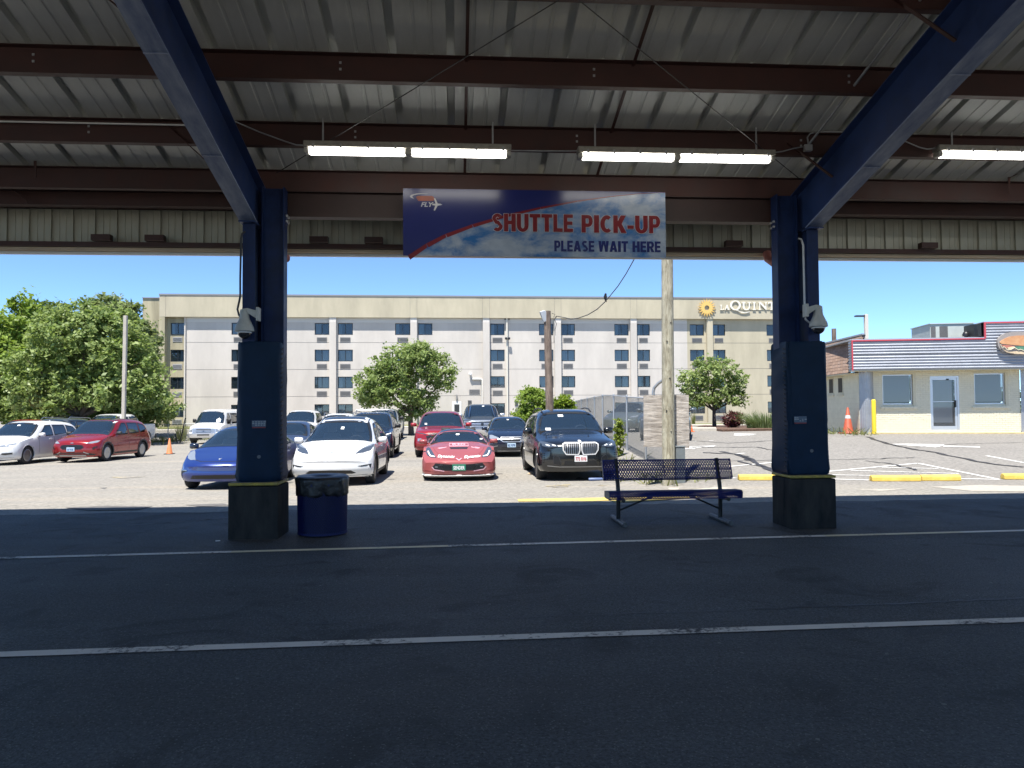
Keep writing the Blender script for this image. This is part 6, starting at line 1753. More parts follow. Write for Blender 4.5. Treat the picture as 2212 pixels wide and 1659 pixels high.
# sagging cable with a bird
cb = [(1199, 688, 28.2), (1203, 683, 28.0), (1222, 686.5, 27), (1234, 689.5, 26), (1250, 687, 25), (1270, 680, 24), (1290, 668, 22.8), (1307, 652, 22), (1313, 645, 21.6), (1335, 618, 20.5), (1352, 592, 19.5), (1366, 567, 18.6), (1372, 556, 18.2), (1392, 510, 17.4), (1440, 400, 16.55)]
pts = [at(*c) for c in cb]
mb = MB(); mb.tube(pts, .014, 6); tag(mb.build('cable', M_DARK_MET, smooth=60), 'sagging twisted cable between the wooden post and the thick pole', 'cable')
p = at(1307.6, 645, 22.0)
bird = thing('bird', 'small dark bird perched on the sagging cable', 'bird', p)
mb = MB(); mb.tube([(.03, 0, -.10), (.015, 0, -.05), (0, 0, .0), (0, .0, .06), (.005, -.01, .10), (.005, -.03, .125), (.0, -.055, .12)], [.010, .022, .045, .050, .035, .034, .010], 9); mb.build('body', M_BLACK, bird, smooth=180)
mb = MB(); mb.tube([(0, -.055, .12), (0, -.085, .112)], [.010, .002], 5); mb.build('beak', M_DARK_MET, bird)
mb = MB(); mb.tube([(-.015, 0, -.02), (-.015, -.01, -.075)], .005, 5); mb.tube([(.02, 0, -.02), (.02, -.01, -.075)], .005, 5); mb.build('feet', M_DARK_MET, bird)
# pale concrete pole at the left, light pole and stump behind the diner
b = at(266, 930, 43.5); b.z = gz(b.x, b.y); zt_ = at(269, 682, 43.5).z - b.z
cp = thing('concrete_pole', 'pale square concrete pole standing before the maple', 'pole', b)
mb = MB(); mb.bar((0, 0, -.2), (.08, 0, zt_), .19, .19); mb.build('shaft', pbr('pale pole paint', (.45, .41, .35), .8, noise=(2, .15)), cp, bevel=.02)
b = at(1873, 800, 52); zt_ = at(1873, 679, 52).z
lp = thing('light_pole', 'square pale light pole with two lamp heads behind the diner', 'light pole', (b.x, b.y, gz(b.x, b.y)))
zt_ -= gz(b.x, b.y)
mb = MB(); mb.box((-.11, -.11, 0), (.11, .11, zt_)); mb.build('shaft', pbr('cream pole paint', (.60, .56, .50), .6), lp, bevel=.01)
for z in (zt_ - .12, zt_ - 2.55):
    mb = MB(); mb.box((-.75 if z > zt_ - 1 else -.48, -.14, z - .05), (-.111, .14, z + .05)); mb.build('lamp_head', M_DARK_MET, lp, bevel=.02)
b = at(1803, 800, 45); zt_ = at(1803, 710, 45).z - gz(b.x, b.y)
st = thing('bare_post', 'bare weathered wooden post top beyond the diner side roof', 'post', (b.x, b.y, gz(b.x, b.y)))
mb = MB(); mb.tube([(0, 0, 0), (0, 0, zt_)], [.14, .13], 10); mb.build('shaft', M_POLE2, st, smooth=60)
# far treeline closing the horizon
V, F = leaf_cloud([((x, 150 + 8 * math.sin(x * .3), 3.0 + 1.2 * math.sin(x * .17)), (7, 4, 4.0)) for x in range(-150, 230, 9) if not (-40 < x < 48)], 900, 22, 1.3, 1.1, 40)
tag(link('treeline', np_mesh('treeline', V, F, M_LEAF_C)), 'far line of trees beyond the lots', 'treeline', kind='stuff')
# ------------------------------------------------------------------ vehicles
def pchip(keys):
    X = np.array([k[0] for k in keys], float); Y = np.array([k[1] for k in keys], float)
    h = np.diff(X); d = np.diff(Y) / h; m = np.zeros(len(X))
    m[0], m[-1] = d[0], d[-1]
    for i in range(1, len(X) - 1):
        if d[i - 1] * d[i] > 0:
            w1, w2 = 2 * h[i] + h[i - 1], h[i] + 2 * h[i - 1]; m[i] = (w1 + w2) / (w1 / d[i - 1] + w2 / d[i])
    def f(x):
        x = np.clip(np.asarray(x, float), X[0], X[-1]); i = np.clip(np.searchsorted(X, x) - 1, 0, len(h) - 1)
        t = (x - X[i]) / h[i]; t2, t3 = t * t, t * t * t
        return (2*t3 - 3*t2 + 1) * Y[i] + (t3 - 2*t2 + t) * h[i] * m[i] + (-2*t3 + 3*t2) * Y[i + 1] + (t3 - t2) * h[i] * m[i + 1]
    return f

def inpoly(P, poly):
    x, y = P[:, 0], P[:, 1]; r = np.zeros(len(P), bool); n = len(poly)
    for i in range(n):
        x1, y1 = poly[i]; x2, y2 = poly[(i + 1) % n]
        if y1 == y2: continue
        c = ((y1 > y) != (y2 > y)) & (x < (x2 - x1) * (y - y1) / (y2 - y1) + x1); r ^= c
    return r

def inset(poly, w):
    n = len(poly); A2 = sum(poly[i][0] * poly[(i + 1) % n][1] - poly[(i + 1) % n][0] * poly[i][1] for i in range(n)); s = 1 if A2 > 0 else -1
    out = []
    for i in range(n):
        p0, p1, p2 = Vector(poly[i - 1]), Vector(poly[i]), Vector(poly[(i + 1) % n])
        e1, e2 = (p1 - p0), (p2 - p1)
        if e1.length < 1e-6 or e2.length < 1e-6: out.append(tuple(p1)); continue
        e1.normalize(); e2.normalize(); n1, n2 = Vector((-e1.y, e1.x)) * s, Vector((-e2.y, e2.x)) * s
        b = n1 + n2
        if b.length < .2: b = n1
        b = b.normalized(); k = max(.45, b.dot(n1)); out.append(tuple(p1 + b * (w / k)))
    return out

def resample(poly, sp):
    out = []; n = len(poly)
    for i in range(n):
        a, b = Vector(poly[i]), Vector(poly[(i + 1) % n]); k = max(1, int((b - a).length / sp))
        out += [tuple(a.lerp(b, j / k)) for j in range(k)]
    return out
def mirx(poly): return [(-x, z) for x, z in reversed(poly)]

class Car:
    def __init__(c, sp, label, cat, X, Y, rz, paint, name='parked_car', group='vehicles parked on the lot', zoff=0.0):
        c.sp = sp; c.paint = paint
        z = gz(X + math.sin(rz) * -1.0, Y + 1.0)
        c.root = thing(name, label, cat, (X, Y, z + zoff), rz, group)
        # tilt gently with the ground along its length
        zb = gz(X - math.sin(rz) * 4.0, Y + math.cos(rz) * 4.0); zf = gz(X - math.sin(rz) * .9, Y + .9)
        c.root.rotation_euler = (math.atan2(zb - zf, 3.1), 0, rz); c.root.location.z = zf - (zb - zf) / 3.1 * .9 + zoff
        c.make_body()
    def make_body(c):
        s = c.sp; L, W = s['L'], s['W']
        top, belt, wb, wr, wl, zb = (pchip(s[k]) for k in ('top', 'belt', 'wb', 'wr', 'wl', 'zb'))
        pe = pchip(s['p'])
        c.f = dict(top=top, belt=belt, wb=wb, wr=wr, wl=wl, zb=zb)
        ys = [0, .015, .04, .075, .12, .17, .23]
        while ys[-1] < L - .3: ys.append(ys[-1] + .058)
        ys += [L - .23, L - .17, L - .12, L - .075, L - .04, L - .015, L]
        ys = np.array(sorted(y for y in set(ys) if y <= L))
        NLo, NUp = 12, 17
        rows = []
        for y in ys:
            e = min(y, L - y); fx = 1 - .055 * max(0, 1 - e / .16) ** 2
            T, B, b, r, l, z0 = float(top(y)), float(belt(y)), float(wb(y)) * fx, float(wr(y)) * fx, float(wl(y)) * fx, float(zb(y))
            B = min(B, T - .012); p = float(pe(y)); pts = []
            pts += [(0, z0), (.5 * l, z0), (.86 * l, z0)]
            for i in range(NLo - 3 + 1):
                t = i / (NLo - 3); z = z0 + .015 + (B - z0 - .015) * t
                x = l + (b - l) * max(0, (t - .35) / .65) ** 2.2 - .05 * l * max(0, 1 - t / .22) ** 2 + s.get('bulge', .012) * math.sin(math.pi * t)
                pts.append((x, z))
            for i in range(1, NUp):
                ph = math.pi / 2 * i / (NUp - 1); hh = math.sin(ph) ** (2 / p); cc = max(0, math.cos(ph)) ** (2 / p)
                x = (b + (r - b) * hh) * cc; crown = 1.0
                pts.append((x, B + (T - B) * hh))
            pts[-1] = (0, T)
            rows.append(pts)
        n = len(rows[0]); ring = []
        Vs = []
        for y, pts in zip(ys, rows):
            full = pts + [(-x, z) for x, z in reversed(pts[1:-1])]
            Vs.append([(x, y, z) for x, z in full])
        m = len(Vs[0]); V = [list(v) for r_ in Vs for v in r_]; F = []
        for j in range(len(ys) - 1):
            for i in range(m): a, b_ = j * m + i, j * m + (i + 1) % m; F.append((a, b_, b_ + m, a + m))
        # caps as grids: pull every ring point towards the middle line
        def cap(j, yv, flip):
            K = 5; base = rows[j]; prev = [j * m + i for i in range(n)]; prevR = [j * m + i for i in [0] + [m - q for q in range(1, n - 1)] + [n - 1]]
            for side, pr in ((1, prev), (-1, prevR)):
                last = pr
                for k in range(1, K + 1):
                    f_ = 1 - k / K; cur = []
                    for i, (x, z) in enumerate(base):
                        if i in (0, n - 1): cur.append(pr[i]); continue
                        V.append([side * x * f_, yv, z]); cur.append(len(V) - 1)
                    for i in range(n - 1):
                        q = (last[i], last[i + 1], cur[i + 1], cur[i])
                        q = tuple(dict.fromkeys(q))
                        if len(q) > 2: F.append(q if (flip == (side > 0)) else q[::-1])
                    last = cur
        cap(0, 0.0, True); cap(len(ys) - 1, L, False)
        V = np.array(V, float)
        npf, npr = pchip(s['nose']), pchip(s['tail'])
        y = V[:, 1]; ax = np.abs(V[:, 0]) / W
        fF = np.clip(1 - y / s.get('nfade', 1.0), 0, 1); fR = np.clip(1 - (L - y) / .9, 0, 1)
        V[:, 1] += fF * (npf(V[:, 2]) + s['bowF'] * ax ** s.get('bexp', 2.6)) - fR * (npr(V[:, 2]) + s['bowR'] * ax ** 2.6)
        # wheel arches
        c.axles = s['axles']; Rw = s['arch']
        for ya in c.axles:
            dy, dz = V[:, 1] - ya, V[:, 2] - s['rw']; rr = np.hypot(dy, dz)
            k = (np.abs(V[:, 0]) > .55 * W) & (np.abs(rr - Rw) < .045) & (V[:, 2] > .10)
            V[k, 1] = ya + dy[k] / rr[k] * Rw; V[k, 2] = s['rw'] + dz[k] / rr[k] * Rw
        me = bpy.data.meshes.new('body'); me.from_pydata(V.tolist(), [], F); recalc(me)
        bm = bmesh.new(); bm.from_mesh(me); bmesh.ops.remove_doubles(bm, verts=bm.verts, dist=.0005); bm.faces.ensure_lookup_table()
        c.bvh = BVHTree.FromBMesh(bm)
        # glazing openings
        cen = np.array([f.calc_center_median()[:] for f in bm.faces]); kill = np.zeros(len(cen), bool)
        for ya in c.axles:
            kill |= (np.hypot(cen[:, 1] - ya, cen[:, 2] - s['rw']) < Rw - .002) & (np.abs(cen[:, 0]) > .5 * W)
        ws_ = s.get('wind')
        c.ws = c.windshield_outline() if ws_ else None
        nrm = np.array([f.normal[:] for f in bm.faces])
        if c.ws and s.get('cut', True):
            k = inpoly(cen[:, [0, 2]], inset(c.ws, .035)) & (cen[:, 1] > ws_[0] - .3) & (cen[:, 1] < ws_[1] + .25) & (nrm[:, 1] < -.15); kill |= k
        for w in s.get('side', []):
            if s.get('cut', True): kill |= inpoly(cen[:, [1, 2]], inset(w, .03)) & (np.abs(cen[:, 0]) > .35) & (np.abs(nrm[:, 0]) > .25)
        bmesh.ops.delete(bm, geom=[f for f, k in zip(bm.faces, kill) if k], context='FACES')
        for f in bm.faces: f.smooth = True
        bm.to_mesh(me); bm.free()
        me.materials.append(c.paint)
        me.set_sharp_from_angle(angle=R(38))
        c.body = link('body', me, c.root)
        # dark lining inside the cabin
        if s.get('cut', True) and c.ws:
            bm = bmesh.new(); bm.from_mesh(me)
            zl = s['belt'][len(s['belt']) // 2][1] - .45
            bmesh.ops.delete(bm, geom=[f for f in bm.faces if f.calc_center_median().z < zl or f.calc_center_median().y < ws_[0] - .05], context='FACES')
            for v in bm.verts: v.co -= v.normal * .02
            bmesh.ops.reverse_faces(bm, faces=bm.faces); m2 = bpy.data.meshes.new('lining'); bm.to_mesh(m2); bm.free(); m2.materials.append(M_SEAT_DK); link('lining', m2, c.body)
    def windshield_outline(c):
        s = c.sp; y0, y1 = s['wind']; f = c.f
        z0, z1 = float(f['top'](y0)) + .012, float(f['top'](y1)) - .015
        # half widths where the glass meets the pillars
        def hw(yb, k): return (float(f['wb'](yb)) * k)
        xb, xt = s.get('wsx', (float(f['wb'](y0 + .25)) * .90, float(f['wr'](y1)) * .90))
        n = 8; pts = []
        for i in range(n + 1):
            t = -1 + 2 * i / n; pts.append((xb * t, z0 + s.get('wsb', -.05) * t * t * t * t))
        for i in range(5):
            t = (i + 1) / 6; pts.append((xb + (xt - xb) * t + .02 * math.sin(math.pi * t), z0 + s.get('wsb', -.05) + (z1 - .03 - z0 - s.get('wsb', -.05)) * t))
        for i in range(n + 1):
            t = 1 - 2 * i / n; pts.append((xt * t, z1 - .035 * t * t))
        for i in range(5):
            t = 1 - (i + 1) / 6; pts.append((-(xb + (xt - xb) * t + .02 * math.sin(math.pi * t)), z0 + s.get('wsb', -.05) + (z1 - .03 - z0 - s.get('wsb', -.05)) * t))
        return pts
    def hit(c, p, mode):
        a, b = p
        if mode == 'F': o, d = Vector((a, -4, b)), Vector((0, 1, 0))
        elif mode == 'R': o, d = Vector((a, c.sp['L'] + 4, b)), Vector((0, -1, 0))
        elif mode == 'P': o, d = Vector((4, a, b)), Vector((-1, 0, 0))
        elif mode == 'N': o, d = Vector((-4, a, b)), Vector((1, 0, 0))
        else: o, d = Vector((a, b, 5)), Vector((0, 0, -1))
        h = c.bvh.ray_cast(o, d)
        if h[0] is None:
            q = {'F': Vector((a, .3, b)), 'R': Vector((a, c.sp['L'] - .3, b)), 'P': Vector((c.sp['W'], a, b)), 'N': Vector((-c.sp['W'], a, b))}.get(mode, Vector((a, b, .9)))
            h = c.bvh.find_nearest(q)
        n = h[1].copy()
        if n.dot(d) > 0: n = -n
        return h[0], n
    def patch(c, name, poly, mode, mat, eps=.006, thick=.02, sp=.09, parent=None):
        if mode == 'N' or mode == 'S':
            if mode == 'S':
                return [c.patch(name, poly, 'P', mat, eps, thick, sp, parent), c.patch(name, poly, 'N', mat, eps, thick, sp, parent)]
        P = resample(poly, sp); n = len(P); xs_ = [p[0] for p in P]; ys_ = [p[1] for p in P]
        pts = list(P); inner = []
        x = min(xs_) + sp
        while x < max(xs_):
            y = min(ys_) + sp
            while y < max(ys_): inner.append((x, y)); y += sp
            x += sp
        if inner:
            ins = inset(poly, sp * .45); k = inpoly(np.array(inner), ins) & inpoly(np.array(inner), poly); pts += [q for q, t in zip(inner, k) if t]
        r = delaunay_2d_cdt([Vector(p) for p in pts], [(i, (i + 1) % n) for i in range(n)], [], 1, 1e-5)
        ov, fs = r[0], [tuple(f) for f in r[2]]
        H = [c.hit((v.x, v.y), mode) for v in ov]
        V = [h + nn * eps for h, nn in H]
        mb = MB(); mb.add(V, fs)
        if thick:
            cnt = {}
            for f in fs:
                for i in range(len(f)):
                    e = (f[i], f[(i + 1) % len(f)]); cnt.setdefault(tuple(sorted(e)), []).append(e)
            low = {}
            for es in cnt.values():
                if len(es) == 1:
                    i, j = es[0]
                    for q in (i, j):
                        if q not in low: low[q] = len(mb.v); mb.v.append(tuple(H[q][0] - H[q][1] * thick))
                    mb.f.append((j, i, low[i], low[j])); mb.mi.append(0)
        me = mb.mesh(name, mat); recalc_out(me, mode); me.polygons.foreach_set('use_smooth', [True] * len(me.polygons)); me.set_sharp_from_angle(angle=R(45))
        return link(name, me, parent or c.root)
    def ring(c, name, poly, w, mode, mat, eps=.011, sp=.07, parent=None, out=0.0):
        if mode == 'S': return [c.ring(name, poly, w, 'P', mat, eps, sp, parent, out), c.ring(name, poly, w, 'N', mat, eps, sp, parent, out)]
        P = resample(poly, sp); Q = inset(P, w); P = inset(P, -out) if out else P
        mb = MB(); n = len(P)
        for pts in (P, Q):
            for p in pts: h, nn = c.hit(p, mode); mb.v.append(tuple(h + nn * eps))
        for p in P: h, nn = c.hit(p, mode); mb.v.append(tuple(h - nn * .01))
        mb.f = [(i, (i + 1) % n, n + (i + 1) % n, n + i) for i in range(n)] + [(2 * n + i, 2 * n + (i + 1) % n, (i + 1) % n, i) for i in range(n)]; mb.mi = [0] * (2 * n)
        me = mb.mesh(name, mat); recalc_out(me, mode); me.polygons.foreach_set('use_smooth', [True] * len(me.polygons)); me.set_sharp_from_angle(angle=R(45))
        return link(name, me, parent or c.root)
    def line(c, name, pts, w, mode, mat, eps=.008, parent=None, closed=False):
        """raised line along the surface"""
        if mode == 'S': return [c.line(name, pts, w, 'P', mat, eps, parent), c.line(name, pts, w, 'N', mat, eps, parent)]
        Q = []
        for a, b in zip(pts, pts[1:]):
            a, b = Vector(a), Vector(b); k = max(1, int((b - a).length / .07)); Q += [a.lerp(b, i / k) for i in range(k)]
        Q.append(Vector(pts[-1])); mb = MB()
        for i, q in enumerate(Q):
            d = (Q[min(i + 1, len(Q) - 1)] - Q[max(i - 1, 0)]).normalized(); nn = Vector((-d.y, d.x)) * w / 2
            for p in (q + nn, q - nn): h, m_ = c.hit((p.x, p.y), mode); mb.v.append(tuple(h + m_ * eps))
            for p in (q + nn, q - nn): h, m_ = c.hit((p.x, p.y), mode); mb.v.append(tuple(h - m_ * .006))
        for i in range(len(Q) - 1):
            a, b = 4 * i, 4 * i + 4; mb.f += [(a, a + 1, b + 1, b), (a + 2, a, b, b + 2), (a + 1, a + 3, b + 3, b + 1)]
        mb.mi = [0] * len(mb.f)
        me = mb.mesh(name, mat); recalc_out(me, mode)
        return link(name, me, parent or c.root)
    def text(c, name, txt, mat, x0, x1, z0, z1, mode='F', eps=.012, bold=.02, shear=0.0, parent=None, slope=0.0):
        vs, fs, w = text_mesh(txt, bold, shear); mb = MB()
        for a, b in vs:
            t = a / w; h, n = c.hit((x0 + (x1 - x0) * t, z0 + (z1 - z0) * b + slope * (t - .5)), mode); mb.v.append(tuple(h + n * eps))
        mb.f = list(fs); mb.mi = [0] * len(fs); me = mb.mesh(name, mat); recalc_out(me, mode)
        return link(name, me, parent or c.root)
    def glaze(c, side_mat=None, frit=.05, win=None, side_trim=None, trimw=.022):
        s = c.sp
        if c.ws:
            w = c.patch('windshield', c.ws, 'F', win or M_GLASS, .006, 0, .10)
            c.ring('windshield_seal', c.ws, frit, 'F', M_BLACK, .004, .08, w)
        for i, q in enumerate(s.get('side', [])):
            for g in c.patch('side_window', q, 'S', (side_mat if (i or not s.get('front_clear', True)) else None) or M_GLASS, .005, 0, .10):
                pass
            c.ring('window_trim', q, .032, 'S', M_BLACK, .007, .08)
        if side_trim:
            for pts in s.get('trim_lines', []): c.line('window_chrome', pts, trimw, 'S', side_trim, .010)
    def wheels(c, rim_mat, style='spoke', n=5, width=.235, face=None):
        s = c.sp; r = s['rw']; W = s['W']
        tm = MB(); w = width
        tm.lathe([(r * .66, -w / 2 + .01), (r * .80, -w / 2), (r * .93, -w / 2 + .012), (r, -w / 2 + .045), (r, w / 2 - .045), (r * .93, w / 2 - .012), (r * .80, w / 2), (r * .66, w / 2 - .01), (r * .64, 0)], 32, axis='X')
        for k in (-.045, 0, .045): pass
        tme = tm.mesh('wheel', M_RUBBER, 50)
        rm = MB(); rr = r * .665
        rm.lathe([(rr, w / 2 - .012), (rr - .018, w / 2 - .004), (rr - .035, w / 2 - .02), (rr - .045, w / 2 - .09), (rr - .06, -w / 2 + .03)], 32, m=0, axis='X')
        rm.lathe([(rr - .05, w / 2 - .10), (0, w / 2 - .105)], 24, m=1, axis='X')
        for k in range(n):
            a = 2 * math.pi * k / n
            for off in ((-.10, .10) if style == 'twin' else (0,)):
                b = a + off * (1 if style == 'twin' else 0)
                ca, sa = math.cos(b), math.sin(b); c0, s0 = math.cos(a), math.sin(a)
                wi, wo = (.022, .020) if style == 'twin' else ((.040, .055) if style == 'wide' else (.035, .028))
                p0, p1 = Vector((w / 2 - .030, c0 * .03, s0 * .03)), Vector((w / 2 - .016, ca * (rr - .015), sa * (rr - .015)))
                t0, t1 = Vector((0, -s0, c0)), Vector((0, -sa, ca)); dp = Vector((-.035, 0, 0))
                vs = [p0 - t0 * wi / 2, p0 + t0 * wi / 2, p1 + t1 * wo / 2, p1 - t1 * wo / 2]
                rm.add(vs + [v + dp for v in vs], [(0, 1, 2, 3), (4, 7, 6, 5), (0, 4, 5, 1), (1, 5, 6, 2), (2, 6, 7, 3), (3, 7, 4, 0)], 0)
        rm.lathe([(.055, w / 2 - .03), (.055, w / 2 - .012), (.03, w / 2 - .006), (0, w / 2 - .006)], 14, m=0, axis='X')
        rme = rm.mesh('rim', [rim_mat, M_BLACK], 50); recalc(rme); recalc(tme)
        for ya in c.axles:
            for sd in (1, -1):
                o = link('wheel', tme, c.root, (sd * (W - .012 - w / 2 + s.get('wout', 0)), ya, r), (0, 0, 0 if sd > 0 else math.pi))
                link('rim', rme, o)
        # dark wheel wells
        for ya in c.axles:
            mb = MB(); Rw = s['arch'] + .004; n_ = 20
            for sd in (1, -1):
                b = len(mb.v)
                for i in range(n_ + 1):
                    a = -.35 + (math.pi + .7) * i / n_
                    for x in (W * .50, W * .965): mb.v.append((sd * x, ya + Rw * math.cos(a), s['rw'] + Rw * math.sin(a)))
                for i in range(n_): mb.f.append((b + 2 * i, b + 2 * i + 1, b + 2 * i + 3, b + 2 * i + 2)); mb.mi.append(0)
                k = len(mb.v); mb.v.append((sd * W * .50, ya, s['rw']))
                for i in range(n_): mb.f.append((k, b + 2 * i, b + 2 * i + 2)); mb.mi.append(0)
            mb.build('wheel_well', M_BLACK, c.root, fix=False)
    def arch_trim(c, mat, w=.05, eps=.012):
        s = c.sp; Rw = s['arch']
        for ya in c.axles:
            for sd, mode in ((1, 'P'), (-1, 'N')):
                mb = MB(); n = 22; a0 = math.asin(max(-.95, min(.9, (float(c.f['zb'](ya)) + .03 - s['rw']) / Rw)))
                for i in range(n + 1):
                    a = a0 + (math.pi - 2 * a0) * i / n
                    for rr, e in ((Rw - .004, -.03), (Rw - .004, eps), (Rw + w, eps), (Rw + w, -.004)):
                        h, nn = c.hit((ya + max(rr, Rw + .012) * math.cos(a), s['rw'] + max(rr, Rw + .012) * math.sin(a)), mode)
                        mb.v.append((h.x + sd * e, ya + rr * math.cos(a), s['rw'] + rr * math.sin(a)))
                for i in range(n):
                    for k in range(3): p, q = 4 * i + k, 4 * i + 4 + k; mb.f.append((p, p + 1, q + 1, q)); mb.mi.append(0)
                me = mb.mesh('arch_trim', mat, 40); recalc(me); link('arch_trim', me, c.root)
    def mirrors(c, y, z, mat, out=.13, w=.20, h=.135, stalk=None):
        for sd, mode in ((1, 'P'), (-1, 'N')):
            hh, _ = c.hit((y, z - .03), mode); x0 = abs(hh.x)
            mb = MB(); cx = x0 + out + w * .12
            M = Matrix.Translation((sd * cx, y, z + .02)) @ Matrix.Diagonal((w / 2, .085, h / 2, 1))
            n, k = 12, 7
            for j in range(k + 1):
                v = -1 + 2 * j / k; 
                for i in range(n):
                    a = 2 * math.pi * i / n; q = (1 - abs(v) ** 3.2) ** .38 if abs(v) < 1 else .25
                    yy = math.sin(a); xx = math.cos(a); sg = lambda t, e: math.copysign(abs(t) ** e, t)
                    mb.v.append(tuple(M @ Vector((sg(xx, .6) * (.72 + .28 * q), sg(yy, .7) * q * (.9 if yy > 0 else 1), v * (1 - .12 * max(0, -xx * sd))))))
            for j in range(k):
                for i in range(n): mb.f.append((j * n + i, j * n + (i + 1) % n, (j + 1) * n + (i + 1) % n, (j + 1) * n + i)); mb.mi.append(0)
            mb.f.append(tuple(range(n))); mb.f.append(tuple(range(k * n, k * n + n))); mb.mi += [0, 0]
            o = mb.build('mirror', mat, c.root, smooth=60)
            mb = MB(); mb.bar((sd * (x0 - .04), y + .01, z - .05), (sd * (cx - w * .2), y + .01, z - .02), .05, .035); mb.build('mirror_stalk', stalk or M_BLACK, o)
    def cabin(c, seat, y=None, wheel_side=1, z=None):
        s = c.sp; y0 = s['wind'][0]; ys = y or (y0 + 1.15); zs = z or (float(c.f['belt'](ys)) - .42); hgt = float(c.f['top'](ys)) - zs
        for x in (-.36, .36):
            mb = MB()
            def rb(cx, cy, cz, a, b, d, lean=0):
                n = 12; base = len(mb.v); K = 5
                for j in range(K + 1):
                    v = -1 + 2 * j / K; q = (1 - abs(v) ** 3) ** .33 if abs(v) < 1 else .45
                    for i in range(n):
                        t = 2 * math.pi * i / n; sg = lambda w_: math.copysign(abs(w_) ** .6, w_)
                        mb.v.append((cx + a * sg(math.cos(t)) * (.8 + .2 * q), cy + b * sg(math.sin(t)) * q + lean * v * d, cz + d * v))
                for j in range(K):
                    for i in range(n): mb.f.append((base + j * n + i, base + j * n + (i + 1) % n, base + (j + 1) * n + (i + 1) % n, base + (j + 1) * n + i)); mb.mi.append(0)
                mb.f.append(tuple(base + i for i in range(n))); mb.f.append(tuple(base + K * n + i for i in range(n))); mb.mi += [0, 0]
            rb(x, ys + .05, zs + .30, .235, .075, .33, .25); rb(x, ys + .17, zs + .74, .125, .055, .10, .2)
            rb(x, ys - .28, zs + .02, .24, .26, .08)
            mb.build('seat', seat, c.body, smooth=60)
        mb = MB(); zc = float(c.f['top'](y0)); mb.prism([(y0 + .02, zc - .16), (y0 + .02, zc - .015), (y0 + .42, zc - .02), (y0 + .55, zc - .10), (y0 + .50, zc - .35), (y0 + .05, zc - .4)], (-float(c.f['wb'](y0 + .3)) * .88, 0, 0), (0, 1, 0), (0, 0, 1), (2 * float(c.f['wb'](y0 + .3)) * .88, 0, 0)); mb.build('dashboard', M_SEAT_DK, c.body)
        mb = MB(); R0 = .185; cx = .36 * wheel_side; cy, cz = y0 + .60, zc - .06
        pts = [(cx + R0 * math.cos(t), cy + R0 * math.sin(t) * .38, cz + R0 * math.sin(t) * .92) for t in np.linspace(0, 2 * math.pi, 25)]
        mb.tube(pts, .016, 6); mb.bar((cx - R0, cy, cz), (cx + R0, cy, cz), .04, .05); mb.build('steering_wheel', pbr('grey wheel rim', (.10, .10, .105), .5) if 'grey wheel rim' not in bpy.data.materials else bpy.data.materials['grey wheel rim'], c.body, smooth=60)
        mb = MB(); zt_ = float(c.f['top'](s['wind'][1])); mb.box((-.12, s['wind'][1] + .02, zt_ - .20), (.12, s['wind'][1] + .06, zt_ - .12)); mb.build('rear_view_mirror', M_BLACK, c.body, bevel=.02)
        mb = MB(); mb.box((-.68, ys + 1.0, zs - .1), (.68, ys + 1.15, zs + .52)); mb.build('rear_seat', seat, c.body, bevel=.05)
    def plate(c, x, z, txt, plate_mat, text_mat, w=.31, h=.155, band=None, y_out=.02, face='F'):
        H_, n = c.hit((x, z), face); yf = min(c.hit((x + q, z + r_), face)[0].y for q in (-w / 2, w / 2, 0) for r_ in (-h / 2, h / 2)) - y_out
        mb = MB(); mb.box((x - w / 2, yf, z - h / 2), (x + w / 2, yf + .012, z + h / 2)); pl = mb.build('licence_plate', plate_mat, c.root, bevel=.004)
        mb = MB(); mb.box((x - .05, yf + .0125, z - .03), (x + .05, H_.y + .05, z + .03)); mb.build('plate_bracket', M_BLACK, pl)
        if txt: text_obj('plate_number', txt, text_mat, pl, (x - w * .42, yf - .003, z - h * .30), (1, 0, 0), (0, 0, 1), h * .55, w * .84, bold=.03)
        if band:
            mb = MB(); mb.box((x - w * .46, yf - .002, z + h * .30), (x + w * .46, yf - .0005, z + h * .44)); mb.build('plate_band', band, pl)
        return pl
    def door_lines(c, xs_, z0, z1, handles=(), mat=None):
        for y in xs_: c.line('door_gap', [(y, z0), (y + .02, (z0 + z1) / 2), (y + .03, z1)], .012, 'S', M_BLACK, .0015)
        for y, z in handles:
            for sd, mode in ((1, 'P'), (-1, 'N')):
                h, n = c.hit((y, z), mode); mb = MB(); mb.box((h.x - .02, y - .10, z - .016), (h.x + .02, y + .10, z + .016)); mb.build('door_handle', mat or c.paint, c.root, bevel=.008)
def recalc_out(me, mode):
    d = {'F': Vector((0, -1, 0)), 'R': Vector((0, 1, 0)), 'P': Vector((1, 0, 0)), 'N': Vector((-1, 0, 0))}.get(mode, Vector((0, 0, 1)))
    s = sum(p.normal.dot(d) * p.area for p in me.polygons)
    if s < 0: me.flip_normals()

def paint(name, col, metal=.25, rough=.32, dust=.12):
    m = pbr(name, col, rough, metal, spec=.5, coat=.9, noise=(1.6, dust))
    return m

